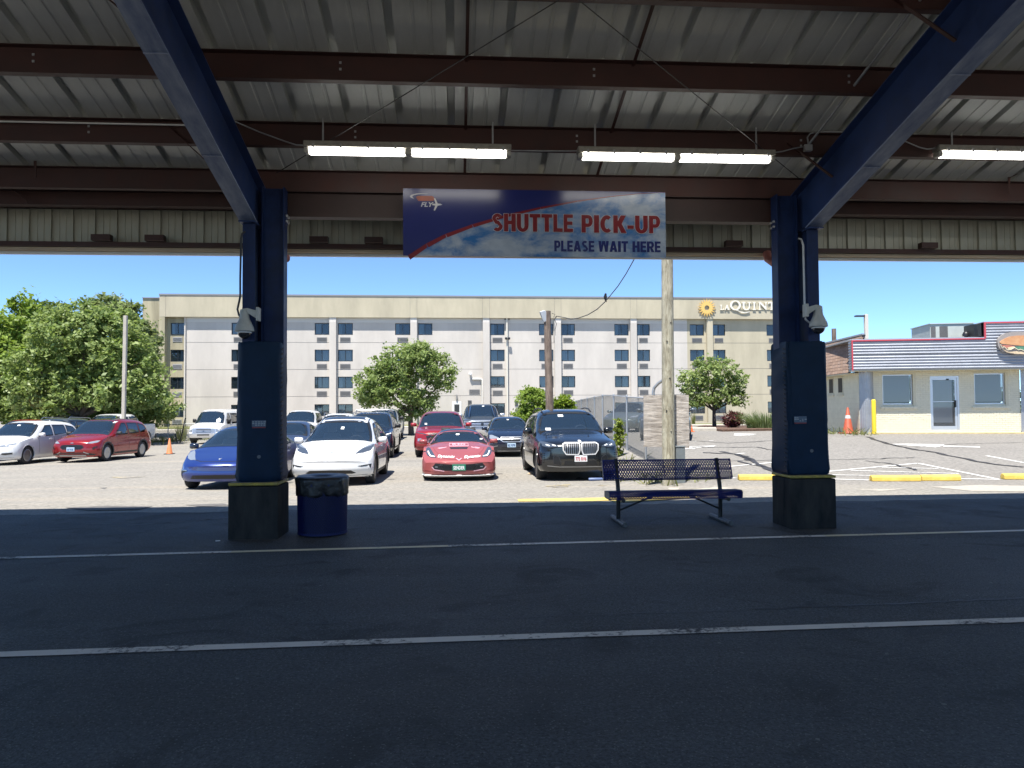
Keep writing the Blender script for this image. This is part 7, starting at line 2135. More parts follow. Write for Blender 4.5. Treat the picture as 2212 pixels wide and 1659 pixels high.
# ---- proportions -------------------------------------------------------------
def suv(L=4.7, W=.93, H=1.66, hood0=.92, cowl=(1.12, 1.06), roof0=1.95, arch=.385, rw=.355, ax=(.90, 3.62), rake=.18, zb=.20, belt0=.98, belt1=1.08, bow=.22, wrk=.78, **k):
    yc, zc = cowl
    s = dict(L=L, W=W, H=H, arch=arch, rw=rw, axles=ax, bowF=bow, bowR=.16, wind=(yc, roof0),
             top=[(0, hood0 - .12), (.05, hood0 - .05), (.18, hood0), (yc * .6, (hood0 + zc) / 2 + .015), (yc, zc), (yc + (roof0 - yc) * .5, zc + (H - .06 - zc) * .56), (roof0, H - .055), (roof0 + .55, H), (L * .68, H - .015), (L - .62, H - .09), (L - .40, H - .16), (L - .10, H - .60), (L, H - .72)],
             belt=[(0, hood0 - .20), (.25, hood0 - .06), (yc * .7, belt0 - .05), (yc, belt0), (L * .6, (belt0 + belt1) / 2), (L - .4, belt1), (L, belt1 - .12)],
             wb=[(0, W * .90), (.4, W * .95), (yc, W * .955), (L * .55, W * .955), (L - .4, W * .93), (L, W * .88)],
             wr=[(0, W * .72), (yc * .8, W * .76), (yc, W * .78), (roof0, W * (wrk - .02)), (L * .5, W * wrk), (L - .5, W * (wrk - .03)), (L, W * .76)],
             wl=[(0, W * .96), (.35, W), (L - .35, W), (L, W * .94)],
             zb=[(0, zb + .02), (.5, zb), (L - .6, zb), (L, zb + .12)],
             p=[(0, 2.6), (yc * .8, 2.8), (yc + .2, 4.2), (roof0, 5.0), (L - .5, 5.0), (L, 4)],
             nose=[(0, .16), (zb + .02, .13), (zb + .12, .04), (.48, 0), (.62, .01), (hood0 - .08, .08), (hood0 + .05, .15), (1.4, .18)],
             tail=[(0, .2), (zb, .16), (.5, 0), (.75, .03), (1.0, .07), (1.7, .10)])
    b = lambda y: float(np.interp(y, [p[0] for p in s['belt']], [p[1] for p in s['belt']]))
    t = pchip(s['top'])
    def tz(y): return float(t(y))
    y0, y1, y2, y3 = yc + .42, yc + 1.38, yc + 2.28, L - .62
    s['side'] = [[(y0, b(y0) + .02), (y1 - .03, b(y1) + .02), (y1 - .03, H - .17), (roof0 + .18, H - .18), (yc + .75, b(y0) + .26)],
                 [(y1 + .06, b(y1) + .02), (y2 - .02, b(y2) + .02), (y2 - .02, H - .185), (y1 + .06, H - .17)],
                 [(y2 + .05, b(y2) + .03), (y3 + .1, b(y3) + .10), (y3 - .06, H - .27), (y2 + .05, H - .19)]]
    s.update(k)
    return s
def sedan(L=4.6, W=.90, H=1.45, hood0=.74, cowl=(1.15, .95), roof0=2.0, **k):
    s = suv(L=L, W=W, H=H, hood0=hood0, cowl=cowl, roof0=roof0, belt0=.87, belt1=.93, arch=.36, rw=.33, zb=.17, wrk=.70, ax=(.90, 3.58))
    yc, zc = cowl
    s['top'] = [(0, hood0 - .12), (.05, hood0 - .06), (.2, hood0), (yc * .6, (hood0 + zc) / 2 + .02), (yc, zc), (yc + (roof0 - yc) * .5, zc + (H - .05 - zc) * .56), (roof0, H - .045), (roof0 + .45, H), (L * .58, H - .02), (L - 1.25, H - .17), (L - .65, 1.10), (L - .3, 1.03), (L - .04, .98), (L, .9)]
    b = lambda y: float(np.interp(y, [p[0] for p in s['belt']], [p[1] for p in s['belt']]))
    y0, y1, y2 = yc + .40, yc + 1.35, yc + 2.2
    s['side'] = [[(y0, b(y0) + .02), (y1 - .03, b(y1) + .02), (y1 - .03, H - .15), (roof0 + .22, H - .16), (yc + .70, b(y0) + .22)],
                 [(y1 + .05, b(y1) + .02), (y2 - .05, b(y2) + .02), (y2 + .15, b(y2) + .10), (y2 - .12, H - .24), (y1 + .3, H - .165), (y1 + .05, H - .15)]]
    s.update(k); return s
def pickup(L=5.85, W=1.0, H=1.93, hood0=1.12, cowl=(1.25, 1.25), roof0=1.95, cab=3.75, bed=1.32, **k):
    s = suv(L=L, W=W, H=H, hood0=hood0, cowl=cowl, roof0=roof0, belt0=1.18, belt1=1.30, arch=.46, rw=.40, zb=.34, ax=(1.0, 4.62), bow=.12, wrk=.80)
    yc, zc = cowl
    s['top'] = [(0, hood0 - .10), (.05, hood0 - .04), (.18, hood0), (yc * .6, (hood0 + zc) / 2 + .01), (yc, zc), (yc + (roof0 - yc) * .5, zc + (H - .06 - zc) * .55), (roof0, H - .05), (roof0 + .5, H), (cab - .25, H - .01), (cab - .08, H - .06), (cab + .02, bed + .1), (cab + .08, bed), (L - .02, bed), (L, bed - .02)]
    s['belt'] = [(0, hood0 - .2), (.25, hood0 - .05), (yc, 1.18), (cab - .1, 1.22), (cab + .1, 1.24), (L, 1.24)]
    s['wr'] = [(0, W * .82), (yc, W * .84), (roof0, W * .79), (cab - .1, W * .79), (cab + .06, W * .94), (L, W * .94)]
    s['wb'] = [(0, W * .93), (yc, W * .96), (cab - .1, W * .95), (cab + .1, W * .97), (L, W * .95)]
    s['p'] = [(0, 3.4), (yc * .8, 3.6), (yc + .2, 4.5), (roof0, 5.0), (cab - .1, 5), (cab + .1, 7), (L, 7)]
    s['nose'] = [(0, .12), (.34, .1), (.5, .0), (.75, .02), (hood0 - .06, .05), (hood0 + .1, .10), (1.6, .12)]; s['tail'] = [(0, .15), (.4, .12), (.6, 0), (1.4, .02)]
    y0, y1, y2 = yc + .40, yc + 1.38, cab - .12
    s['side'] = [[(y0, 1.25), (y1 - .03, 1.25), (y1 - .03, H - .16), (roof0 + .15, H - .17), (yc + .72, 1.48)], [(y1 + .06, 1.25), (y2, 1.25), (y2 - .03, H - .18), (y1 + .06, H - .16)]]
    s['bowR'] = .03
    s.update(k); return s
# ---- white electric crossover -------------------------------------------------
P_WHITE = paint('pearl white paint', (0.68, 0.68, 0.68), .0, .25, .03)
P_WHITE2 = paint('plain white paint', (0.68, 0.68, 0.68), .0, .3, .05)
P_BLUE = paint('deep blue paint', (0.015, 0.038, 0.20), .35, .28, .06)
P_RED = paint('bright red paint', (0.27, 0.010, 0.011), .3, .25, .06)
P_CRIM = paint('crimson paint', (0.30, 0.014, 0.018), .25, .28, .1)
P_ROSE = paint('dusty rose red paint', (0.34, 0.080, 0.078), .15, .45, .12)
P_BLACK = paint('black paint', (0.008, 0.009, 0.011), .1, .18, .15)
P_NAVY = paint('dark navy paint', (0.012, 0.018, 0.038), .25, .22, .15)
P_GREYBLUE = paint('slate grey paint', (0.10, 0.115, 0.13), .4, .3, .1)
P_SILVER = paint('silver paint', (0.42, 0.44, 0.45), .5, .3, .08)
M_FRAME = pbr('bright satin grille frame', (0.55, 0.55, 0.55), .5)
M_SPLIT = pbr('pale lip edge', (0.62, 0.62, 0.62), .4)
M_MESH = pbr('black grille mesh', (0.010, 0.010, 0.011), .4, bump=(60, .6, .01))
M_PLATE_W = pbr('white plate', (0.72, 0.72, 0.72), .45)
M_PLATE_B = pbr('pale blue plate', (0.42, 0.55, 0.66), .45)
M_PLATE_G = pbr('green plate', (0.012, 0.17, 0.10), .4)
M_TXT_RED = pbr('red plate text', (0.45, 0.04, 0.05), .5)
M_TXT_NAVY = pbr('navy plate text', (0.03, 0.07, 0.20), .5)
M_CLAD = pbr('dark grey cladding', (0.030, 0.030, 0.031), .6)
M_STICK = pbr('white sticker', (0.75, 0.76, 0.76), .5)
M_STICK_P = pbr('pale pink sticker', (0.62, 0.34, 0.40), .5)

def sticker(c, x0, x1, z0, z1, mat=None, name='windshield_sticker', eps=.009):
    c.patch(name, [(x0, z0), (x1, z0), (x1, z1), (x0, z1)], 'F', mat or M_STICK, eps, 0, .1)
def toplogo(c, pts, mat=None, eps=.010, name='emblem'):
    c.patch(name, pts, 'F', mat or M_CHROME, eps, .012, .05)

sp = suv(L=4.75, W=.96, H=1.625, hood0=.84, cowl=(1.18, 1.03), roof0=2.28, belt0=.94, belt1=1.06, bow=.30, wrk=.74, ax=(.87, 3.76), arch=.385, rw=.358, zb=.20)
sp['top'] = [(0, .60), (.05, .68), (.16, .76), (.35, .835), (.7, .925), (1.18, 1.03), (1.7, 1.30), (2.28, 1.545), (2.75, 1.625), (3.2, 1.61), (3.8, 1.48), (4.3, 1.28), (4.62, 1.14), (4.75, 1.0)]
sp['belt'] = [(0, .55), (.25, .72), (.55, .88), (.87, .95), (1.2, .955), (2.5, 1.0), (4.0, 1.09), (4.75, .96)]
sp['nose'] = [(0, .16), (.2, .13), (.30, .05), (.42, 0), (.55, .012), (.62, .0), (.74, .05), (.9, .16), (1.4, .18)]
sp['side'] = [[(1.55, .99), (2.55, 1.02), (2.55, 1.46), (2.35, 1.44), (2.0, 1.27)], [(2.62, 1.02), (3.45, 1.07), (3.40, 1.44), (3.0, 1.48), (2.62, 1.47)], [(3.52, 1.08), (4.02, 1.15), (3.85, 1.31), (3.48, 1.42)]]
c = Car(sp, 'pearl white electric crossover with a black glass roof, facing the canopy', 'car', -4.22, 17.7, R(3.8), P_WHITE)
c.glaze(M_GLASS_DK)
c.wheels(M_SATIN, 'twin', 5); c.arch_trim(M_CLAD, .045); c.cabin(M_SEAT_LT)
c.mirrors(1.62, 1.02, P_WHITE, .12, .22, .15)
c.patch('glass_roof', [(-.62, 2.34), (.62, 2.34), (.60, 3.6), (-.60, 3.6)], 'T', M_GLASS_DK, .005, 0, .12)
hl = [(.54, .755), (.62, .83), (.74, .905), (.86, .955), (.915, .945), (.91, .895), (.865, .815), (.70, .765)]
for q in (hl, mirx(hl)): c.patch('headlight', q, 'F', M_LAMP_DK, .006, .02, .05)
dl = [(.66, .86), (.80, .935), (.88, .955), (.87, .92), (.76, .885)]
for q in (dl, mirx(dl)): c.patch('light_guide', q, 'F', M_LAMP, .009, .012, .05)
c.patch('lower_intake', [(-.58, .318), (-.47, .378), (0, .388), (.47, .378), (.58, .318), (.50, .30), (-.50, .30)], 'F', M_BLACK, .006, .02, .07)
c.patch('valance', [(-.86, .205), (.86, .205), (.88, .275), (.6, .262), (-.6, .262), (-.88, .275)], 'F', M_CLAD, .008, .02, .08)
v_ = [(.62, .475), (.91, .515), (.90, .43), (.86, .395), (.87, .48), (.70, .457)]
for q in (v_, mirx(v_)): c.patch('bumper_slot', q, 'F', M_BLACK, .006, .02, .05)
c.line('hood_gap', [(-.80, .99), (-.76, .88), (-.62, .76), (-.45, .725), (0, .715), (.45, .725), (.62, .76), (.76, .88), (.80, .99)], .010, 'F', pbr('panel gap', (.20, .20, .20), .7), .0015)
toplogo(c, [(-.035, .80), (0, .755), (.035, .80), (.012, .795), (0, .785), (-.012, .795)])
c.patch('side_cladding', [(1.30, .215), (3.32, .215), (3.32, .30), (1.30, .30)], 'S', M_CLAD, .008, .01, .1)
c.door_lines((1.52, 2.58, 3.48), .36, .98, ((2.38, .86), (3.28, .90)), M_CHROME)
c.line('belt_chrome', [(1.5, .975), (2.6, 1.005), (3.5, 1.06), (4.05, 1.13)], .014, 'S', M_BLACK, .009)
sticker(c, -.02, .06, 1.30, 1.36, M_STICK)

# ---- deep blue electric sedan -------------------------------------------------
sp = sedan(L=4.69, W=.925, H=1.44, hood0=.74, cowl=(1.12, .94), roof0=2.22)
sp['top'] = [(0, .54), (.05, .61), (.16, .68), (.35, .745), (.7, .83), (1.12, .935), (1.6, 1.16), (2.2, 1.385), (2.65, 1.44), (3.1, 1.42), (3.7, 1.27), (4.2, 1.10), (4.55, 1.04), (4.69, .92)]
sp['belt'] = [(0, .50), (.25, .66), (.55, .80), (.87, .86), (1.2, .865), (2.5, .90), (4.0, .97), (4.69, .86)]
sp['nose'] = [(0, .16), (.17, .12), (.26, .04), (.36, 0), (.5, .01), (.56, .0), (.66, .06), (.8, .18), (1.4, .2)]
sp['bowF'] = .34; sp['axles'] = (.84, 3.72)
sp['side'] = [[(1.5, .89), (2.5, .92), (2.5, 1.29), (2.25, 1.27), (1.92, 1.11)], [(2.57, .92), (3.35, .96), (3.62, 1.02), (3.3, 1.20), (2.9, 1.28), (2.57, 1.295)]]
c = Car(sp, 'deep blue electric sedan partly hidden behind the left column', 'car', -6.63, 17.15, R(4.0), P_BLUE)
c.glaze(M_GLASS_DK); c.wheels(M_SATIN, 'twin', 5); c.arch_trim(P_BLUE, .012, .004); c.cabin(M_SEAT_LT)
c.mirrors(1.55, .93, P_NAVY, .12, .21, .14)
hl = [(.56, .67), (.70, .665), (.80, .695), (.865, .76), (.86, .83), (.80, .865), (.74, .83), (.66, .75)]
for q in (hl, mirx(hl)): c.patch('headlight', q, 'F', M_LAMP, .006, .02, .05)
c.patch('lower_intake', [(-.62, .255), (-.55, .335), (0, .345), (.55, .335), (.62, .255)], 'F', M_BLACK, .006, .02, .07)
c.patch('nose_shade', [(-.60, .455), (-.52, .525), (-.3, .585), (0, .60), (.3, .585), (.52, .525), (.60, .455), (.3, .43), (-.3, .43)], 'F', paint('shaded blue nose', (.035, .05, .14), .2, .5, .05), .003, .004, .07)  # duller blue patch painting shade onto the nose
v_ = [(.70, .425), (.89, .44), (.885, .33), (.85, .27), (.84, .385)]
for q in (v_, mirx(v_)): c.patch('bumper_slot', q, 'F', M_BLACK, .006, .02, .05); c.line('slot_trim', [(q[0][0], q[0][1] + .012), (q[1][0], q[1][1] + .01)], .022, 'F', M_SILVER, .012) if q is v_ else None
c.line('slot_trim', [(-.70, .437), (-.89, .45)], .022, 'F', M_SILVER, .012)
c.line('hood_gap', [(-.76, .90), (-.72, .80), (-.60, .68), (-.4, .64), (0, .635), (.4, .64), (.60, .68), (.72, .80), (.76, .90)], .010, 'F', M_BLACK, .0015)
toplogo(c, [(-.035, .70), (0, .66), (.035, .70), (.012, .695), (0, .687), (-.012, .695)])
c.door_lines((1.48, 2.53, 3.4), .34, .90, ((2.35, .80), (3.2, .83)), M_BLACK)
c.patch('tail_light', [(.52, .88), (.80, .93), (.80, .86), (.60, .82)], 'R', M_REDLENS, .006, .02, .06)
c.patch('glass_roof', [(-.58, 2.28), (.58, 2.28), (.56, 3.5), (-.56, 3.5)], 'T', M_GLASS_DK, .005, 0, .12)

# ---- dusty rose sports car ----------------------------------------------------
sp = dict(L=4.5, W=.938, H=1.235, arch=.375, rw=.345, axles=(.98, 3.69), bowF=.34, bowR=.2, wind=(1.56, 2.22), nfade=1.0, bexp=3.4,
          top=[(0, .49), (.05, .535), (.2, .60), (.5, .695), (1.0, .80), (1.38, .875), (1.56, .905), (1.9, 1.055), (2.22, 1.185), (2.55, 1.235), (2.9, 1.21), (3.5, 1.07), (4.1, .96), (4.42, .92), (4.5, .82)],
          belt=[(0, .46), (.25, .585), (.55, .715), (.85, .79), (1.15, .81), (1.7, .80), (2.5, .84), (3.3, .90), (3.7, .92), (4.3, .88), (4.5, .76)],
          wb=[(0, .86), (.4, .90), (.9, .905), (1.6, .86), (2.4, .85), (3.4, .88), (4.5, .82)],
          wr=[(0, .50), (.9, .62), (1.4, .66), (1.6, .68), (2.22, .56), (2.7, .55), (3.3, .58), (4.2, .66), (4.5, .7)],
          wl=[(0, .90), (.4, .93), (1.5, .915), (2.6, .92), (3.4, .938), (4.3, .93), (4.5, .9)],
          zb=[(0, .15), (.6, .12), (3.8, .13), (4.5, .26)], p=[(0, 3.0), (.9, 3.0), (1.4, 2.6), (1.9, 3.6), (2.6, 3.8), (3.5, 3.2), (4.5, 3)],
          nose=[(0, .05), (.15, .03), (.22, .0), (.45, .0), (.55, .05), (.70, .2), (1.2, .25)], tail=[(0, .2), (.3, .1), (.6, 0), (.9, .05), (1.3, .08)], bulge=.0,
          wsx=(.745, .52), wsb=-.07)
sp['side'] = [[(1.95, .87), (2.85, .89), (2.80, 1.08), (2.5, 1.125), (2.3, 1.08)]]
c = Car(sp, 'dusty rose red low sports car with white hood lettering and a green plate', 'sports car', -1.317, 18.85, R(4.2), P_ROSE, name='sports_car')
c.glaze(M_GLASS_DK, .045); c.wheels(M_SATIN, 'spoke', 5, .26); c.arch_trim(P_ROSE, .012, .004); c.cabin(M_SEAT_DK, y=2.6, z=.42)
c.mirrors(1.78, .90, P_ROSE, .14, .22, .12, P_ROSE)
c.patch('black_roof', [(-.50, 2.26), (.50, 2.26), (.50, 3.0), (-.50, 3.0)], 'T', P_BLACK, .006, .004, .1)
hl = [(.565, .575), (.70, .580), (.80, .625), (.842, .70), (.835, .775), (.79, .80), (.735, .785), (.66, .69)]
for q, d_ in ((hl, 1), (mirx(hl), -1)):
    c.patch('headlight', q, 'F', M_LAMP_DK, .006, .02, .045)
    g_ = [(.60, .592), (.72, .60), (.765, .65), (.79, .72), (.77, .72), (.735, .655), (.70, .622), (.60, .605)]
    c.patch('light_guide', g_ if d_ > 0 else mirx(g_), 'F', M_LAMP_LED, .010, .012, .04)
gr = [(-.655, .365), (-.575, .455), (-.25, .43), (0, .415), (.25, .43), (.575, .455), (.655, .365), (.60, .305), (.34, .275), (-.34, .275), (-.60, .305)]
g0 = c.patch('grille', gr, 'F', M_MESH, .006, .02, .06)
for z in (.30, .335, .37, .405): c.line('grille_bar', [(-.40, z), (.40, z)], .008, 'F', M_BLACK, .016, g0)
for s_ in (1, -1):
    c.line('grille_bar', [(s_ * .47, .44), (s_ * .40, .30)], .018, 'F', M_BLACK, .022, g0)
    c.patch('tow_hook', [(s_ * .44 - .04, .40), (s_ * .44 + .04, .40), (s_ * .44 + .03, .44), (s_ * .44 - .03, .44)], 'F', M_SATIN, .03, .03, .05)
    c.patch('fog_lamp', [(s_ * .55 - .03, .355), (s_ * .55 + .03, .355), (s_ * .55 + .03, .375), (s_ * .55 - .03, .375)], 'F', M_SILVER, .016, .02, .05)
    c.line('grille_lip', [(s_ * .665, .36), (s_ * .605, .297), (s_ * .36, .262)], .020, 'F', M_STICK_P, .010)
c.line('chin_shade_line', [(-.85, .27), (-.4, .225), (-.2, .245), (0, .255), (.2, .245), (.4, .225), (.85, .27)], .018, 'F', paint('chin shade', (.17, .03, .035), .1, .5), .004)  # shade of the chin put in as a darker red line
c.patch('splitter', [(-.90, .125), (.90, .125), (.90, .172), (-.90, .172)], 'F', M_BLACK, .03, .03, .08)
c.line('splitter_edge', [(-.90, .160), (-.3, .153), (0, .158), (.3, .153), (.90, .160)], .030, 'F', M_SPLIT, .045)
c.plate(0, .352, 'SENDER', M_PLATE_G, M_PLATE_W, .33, .16)
c.text('hood_lettering', 'Dynamix', M_WHITE, -.53, -.10, .578, .632, 'F', .008, .02, .25, slope=-.012)
c.text('hood_lettering', 'Dynamix', M_WHITE, .13, .55, .572, .626, 'F', .008, .02, .25, slope=.02)
c.patch('hood_vent', [(-.21, .760), (.21, .760), (.24, .798), (-.24, .798)], 'F', M_SATIN, .006, .01, .05)
c.ring('hood_sticker_frame', [(-.25, .815), (.25, .815), (.25, .880), (-.25, .880)], .010, 'F', M_STICK_P, .008, .05)
c.text('hood_lettering', 'R3G', M_STICK_P, -.17, .17, .838, .874, 'F', .008, .03)
c.text('hood_lettering', 'RACING', M_STICK_P, -.15, .15, .820, .833, 'F', .008, .02)
for s_ in (1, -1):
    c.line('hood_script', [(s_ * .32, .80), (s_ * .38, .785), (s_ * .44, .79), (s_ * .54, .775)], .012, 'F', M_STICK_P, .008)
    c.line('hood_script', [(s_ * .42, .775), (s_ * .50, .765), (s_ * .52, .78)], .008, 'F', M_STICK_P, .008)
    c.line('hood_gap', [(s_ * .70, .86), (s_ * .62, .74), (s_ * .52, .66), (s_ * .38, .57), (s_ * .2, .54), (0, .535)], .009, 'F', pbr('rose gap', (.12, .02, .025), .7) if 'rose gap' not in bpy.data.materials else bpy.data.materials['rose gap'], .0015)
toplogo(c, [(-.075, .560), (-.05, .565), (0, .530), (.05, .565), (.075, .560), (0, .510)], M_STICK_P, .008)
sticker(c, -.075, .02, 1.075, 1.11); sticker(c, .57, .64, .955, .985)

# ---- black luxury suv ---------------------------------------------------------
sp = suv(L=4.94, W=1.0, H=1.765, hood0=.985, cowl=(1.34, 1.215), roof0=2.12, belt0=1.06, belt1=1.14, bow=.20, wrk=.77, ax=(.90, 3.88), arch=.415, rw=.385, zb=.22)
sp['nose'] = [(0, .14), (.22, .11), (.34, .03), (.5, 0), (.95, .02), (1.03, .06), (1.1, .12), (1.4, .16)]
c = Car(sp, 'black luxury suv with a twin kidney grille beside the chain link fence', 'suv', 1.66, 18.6, R(5.3), P_BLACK)
c.glaze(M_GLASS_DK); c.wheels(M_SATIN, 'twin', 5, .27); c.arch_trim(P_BLACK, .03, .012); c.cabin(M_SEAT_DK)
c.mirrors(1.85, 1.17, P_BLACK, .13, .24, .17)
kd = [(.012, .76), (.012, .905), (.05, .94), (.38, .94), (.445, .90), (.435, .76), (.36, .655), (.05, .645)]
for q in (kd, mirx(kd)):
    g_ = c.patch('kidney_grille', q, 'F', M_MESH, .008, .03, .06)
    c.ring('grille_frame', q, .026, 'F', M_FRAME, .028, .05, g_)
    s_ = 1 if q is kd else -1
    for i in range(7):
        x = .075 + i * .050; z0_, z1_ = .67 + (.05 if i == 6 else 0), .92 - (.01 if i == 6 else 0)
        c.line('grille_slat', [(s_ * x, z0_), (s_ * x, z1_)], .014, 'F', M_SILVER, .024, g_)
hl = [(.515, .85), (.60, .895), (.80, .95), (.925, .975), (.945, .93), (.90, .86), (.78, .835)]
for q in (hl, mirx(hl)):
    c.patch('headlight', q, 'F', M_LAMP_DK, .008, .02, .05); s_ = 1 if q is hl else -1
    for x in (.64, .78): c.line('lamp_eye', [(s_ * (x - .04), .868), (s_ * (x + .04), .893)], .022, 'F', M_LAMP_LED, .014)
toplogo(c, [(.04 * math.cos(a), .968 + .03 * math.sin(a)) for a in np.linspace(0, 5.6, 9)], M_LAMP_LED)
c.plate(.0, .565, '773 RV6', M_PLATE_W, M_TXT_RED, .31, .155)
c.patch('lower_intake', [(-.42, .40), (-.38, .515), (.38, .515), (.42, .40)], 'F', M_MESH, .006, .02, .07)
c.patch('radar_cover', [(-.13, .40), (-.155, .45), (-.12, .51), (.12, .51), (.155, .45), (.13, .40)], 'F', M_SATIN, .016, .02, .06)
it = [(.46, .40), (.66, .43), (.67, .60), (.62, .66), (.52, .60)]
for q in (it, mirx(it)): c.patch('side_intake', q, 'F', M_MESH, .006, .02, .06); c.ring('intake_frame', q, .018, 'F', M_SATIN, .016, .06)
for s_ in (1, -1):
    for i in range(5): c.line('corner_fin', [(s_ * .875, .48 + i * .052), (s_ * .945, .48 + i * .052)], .02, 'F', M_BLACK, .014)
c.line('lip_trim', [(-.80, .39), (-.5, .365), (.5, .365), (.80, .39)], .016, 'F', M_SILVER, .012)
c.door_lines((1.72, 2.72, 3.62), .40, 1.08, ((2.52, .98), (3.45, 1.0)))
sticker(c, -.27, -.13, 1.555, 1.61); sticker(c, -.66, -.53, 1.21, 1.27)
for s_ in (1, -1):
    mb = MB(); pts = [(s_ * .66, y, float(c.f['top'](y)) + z) for y, z in ((2.1, -.02), (2.3, .02), (2.9, .03), (3.8, .02), (4.15, -.03))]; mb.tube(pts, .017, 7); mb.build('roof_rail', M_DARK_MET, c.root, smooth=60)
c.line('belt_chrome', [(1.7, 1.085), (3.0, 1.12), (4.2, 1.17)], .02, 'S', M_DARK_MET, .009)

# ---- bright red crossover, left ----------------------------------------------
sp = suv(L=4.59, W=.94, H=1.68, hood0=.90, cowl=(1.10, 1.07), roof0=1.98, belt0=1.0, belt1=1.10, bow=.26, ax=(.88, 3.59), arch=.385, rw=.350, zb=.20)
c = Car(sp, 'bright red crossover with a honeycomb grille on the left lot', 'car', -16.95, 29.4, R(-1.5), P_RED)
c.glaze(M_GLASS_DK); c.wheels(M_SILVER, 'twin', 5); c.arch_trim(M_CLAD, .055); c.cabin(M_SEAT_DK)
c.mirrors(1.55, 1.08, M_CLAD, .12, .21, .14)
gr = [(-.46, .60), (-.40, .685), (-.2, .70), (.2, .70), (.40, .685), (.46, .60), (.36, .52), (-.36, .52)]
g_ = c.patch('grille', gr, 'F', M_MESH, .008, .03, .06)
for r_ in range(4):
    for i in range(8):
        x = -.37 + i * .106 + (.05 if r_ % 2 else 0); z = .545 + r_ * .042
        if abs(x) < .40 - .05 * (r_ in (0,)): c.ring('grille_cell', [(x + .042 * math.cos(a), z + .020 * math.sin(a)) for a in np.linspace(0, 5.24, 6)], .010, 'F', M_SATIN, .014, .09, g_)
hl = [(.50, .745), (.62, .80), (.80, .845), (.87, .84), (.84, .775), (.72, .742)]
for q in (hl, mirx(hl)): c.patch('headlight', q, 'F', M_LAMP, .008, .02, .06)
c.plate(-.02, .525, '247 RXK', M_PLATE_B, M_TXT_NAVY)
c.patch('lower_bumper', [(-.84, .215), (.84, .215), (.86, .33), (.5, .40), (-.5, .40), (-.86, .33)], 'F', M_CLAD, .006, .02, .08)
c.line('skid_trim', [(-.52, .285), (.52, .285)], .05, 'F', M_SILVER, .016)
for s_ in (1, -1): c.line('skid_trim', [(s_ * .45, .42), (s_ * .62, .35)], .03, 'F', M_SILVER, .014)
v_ = [(.74, .50), (.86, .58), (.87, .64), (.80, .62), (.74, .58)]
for q in (v_, mirx(v_)): c.patch('bumper_slot', q, 'F', M_BLACK, .006, .02, .05)
toplogo(c, [(-.085, .765), (0, .745), (.085, .765), (0, .785)], M_SILVER)
c.patch('side_cladding', [(1.30, .21), (3.18, .21), (3.18, .36), (1.30, .36)], 'S', M_CLAD, .008, .01, .1)
c.door_lines((1.52, 2.45, 3.35), .40, 1.02, ((2.28, .92), (3.2, .95)))
c.patch('black_roof', [(-.56, 2.02), (.56, 2.02), (.56, 3.6), (-.56, 3.6)], 'T', P_BLACK, .005, .002, .12)
sticker(c, .60, .66, 1.50, 1.56)

# ---- white crossover at the far left -------------------------------------------
sp = suv(L=4.68, W=.94, H=1.66, hood0=.92, cowl=(1.15, 1.08), roof0=2.0, belt0=1.0, belt1=1.12, bow=.24, ax=(.90, 3.58), arch=.39, rw=.352, zb=.20)
c = Car(sp, 'white crossover at the left frame edge beside the bright red one', 'car', -19.55, 28.5, R(-1.5), P_WHITE2)
c.glaze(M_GLASS_DK); c.wheels(M_SILVER, 'spoke', 8); c.arch_trim(P_WHITE2, .012, .005); c.cabin(M_SEAT_DK)
c.mirrors(1.62, 1.10, P_WHITE2, .12, .22, .15)
hl = [(.38, .75), (.60, .80), (.84, .84), (.86, .80), (.70, .735), (.46, .715)]
for q in (hl, mirx(hl)): c.patch('headlight', q, 'F', M_LAMP, .008, .02, .06)
c.patch('grille', [(-.36, .60), (-.36, .74), (.36, .74), (.36, .60), (.25, .55), (-.25, .55)], 'F', M_MESH, .006, .02, .06); c.line('grille_bar', [(-.36, .70), (0, .68), (.36, .70)], .05, 'F', M_CHROME, .016)
v_ = [(.46, .42), (.52, .485), (.84, .50), (.84, .42), (.60, .395)]
for q in (v_, mirx(v_)): c.patch('bumper_slot', q, 'F', M_BLACK, .006, .02, .05); c.ring('slot_trim', q, .016, 'F', M_SILVER, .012, .06)
c.patch('valance', [(-.84, .215), (.84, .215), (.84, .30), (-.84, .30)], 'F', M_CLAD, .006, .02, .08)
c.door_lines((1.55, 2.5, 3.4), .36, 1.02, ((2.3, .93), (3.2, .96)))
sticker(c, -.06, .06, 1.46, 1.50); c.line('window_chrome', [(1.5, 1.02), (2.6, 1.05), (3.9, 1.15)], .018, 'S', M_CHROME, .010)
mb = MB(); mb.prism([(0, 0), (.16, 0), (.12, .07)], (-.01, 3.55, 1.60), (0, 1, 0), (0, 0, 1), (.02, 0, 0)); mb.build('aerial_fin', P_WHITE2, c.root)

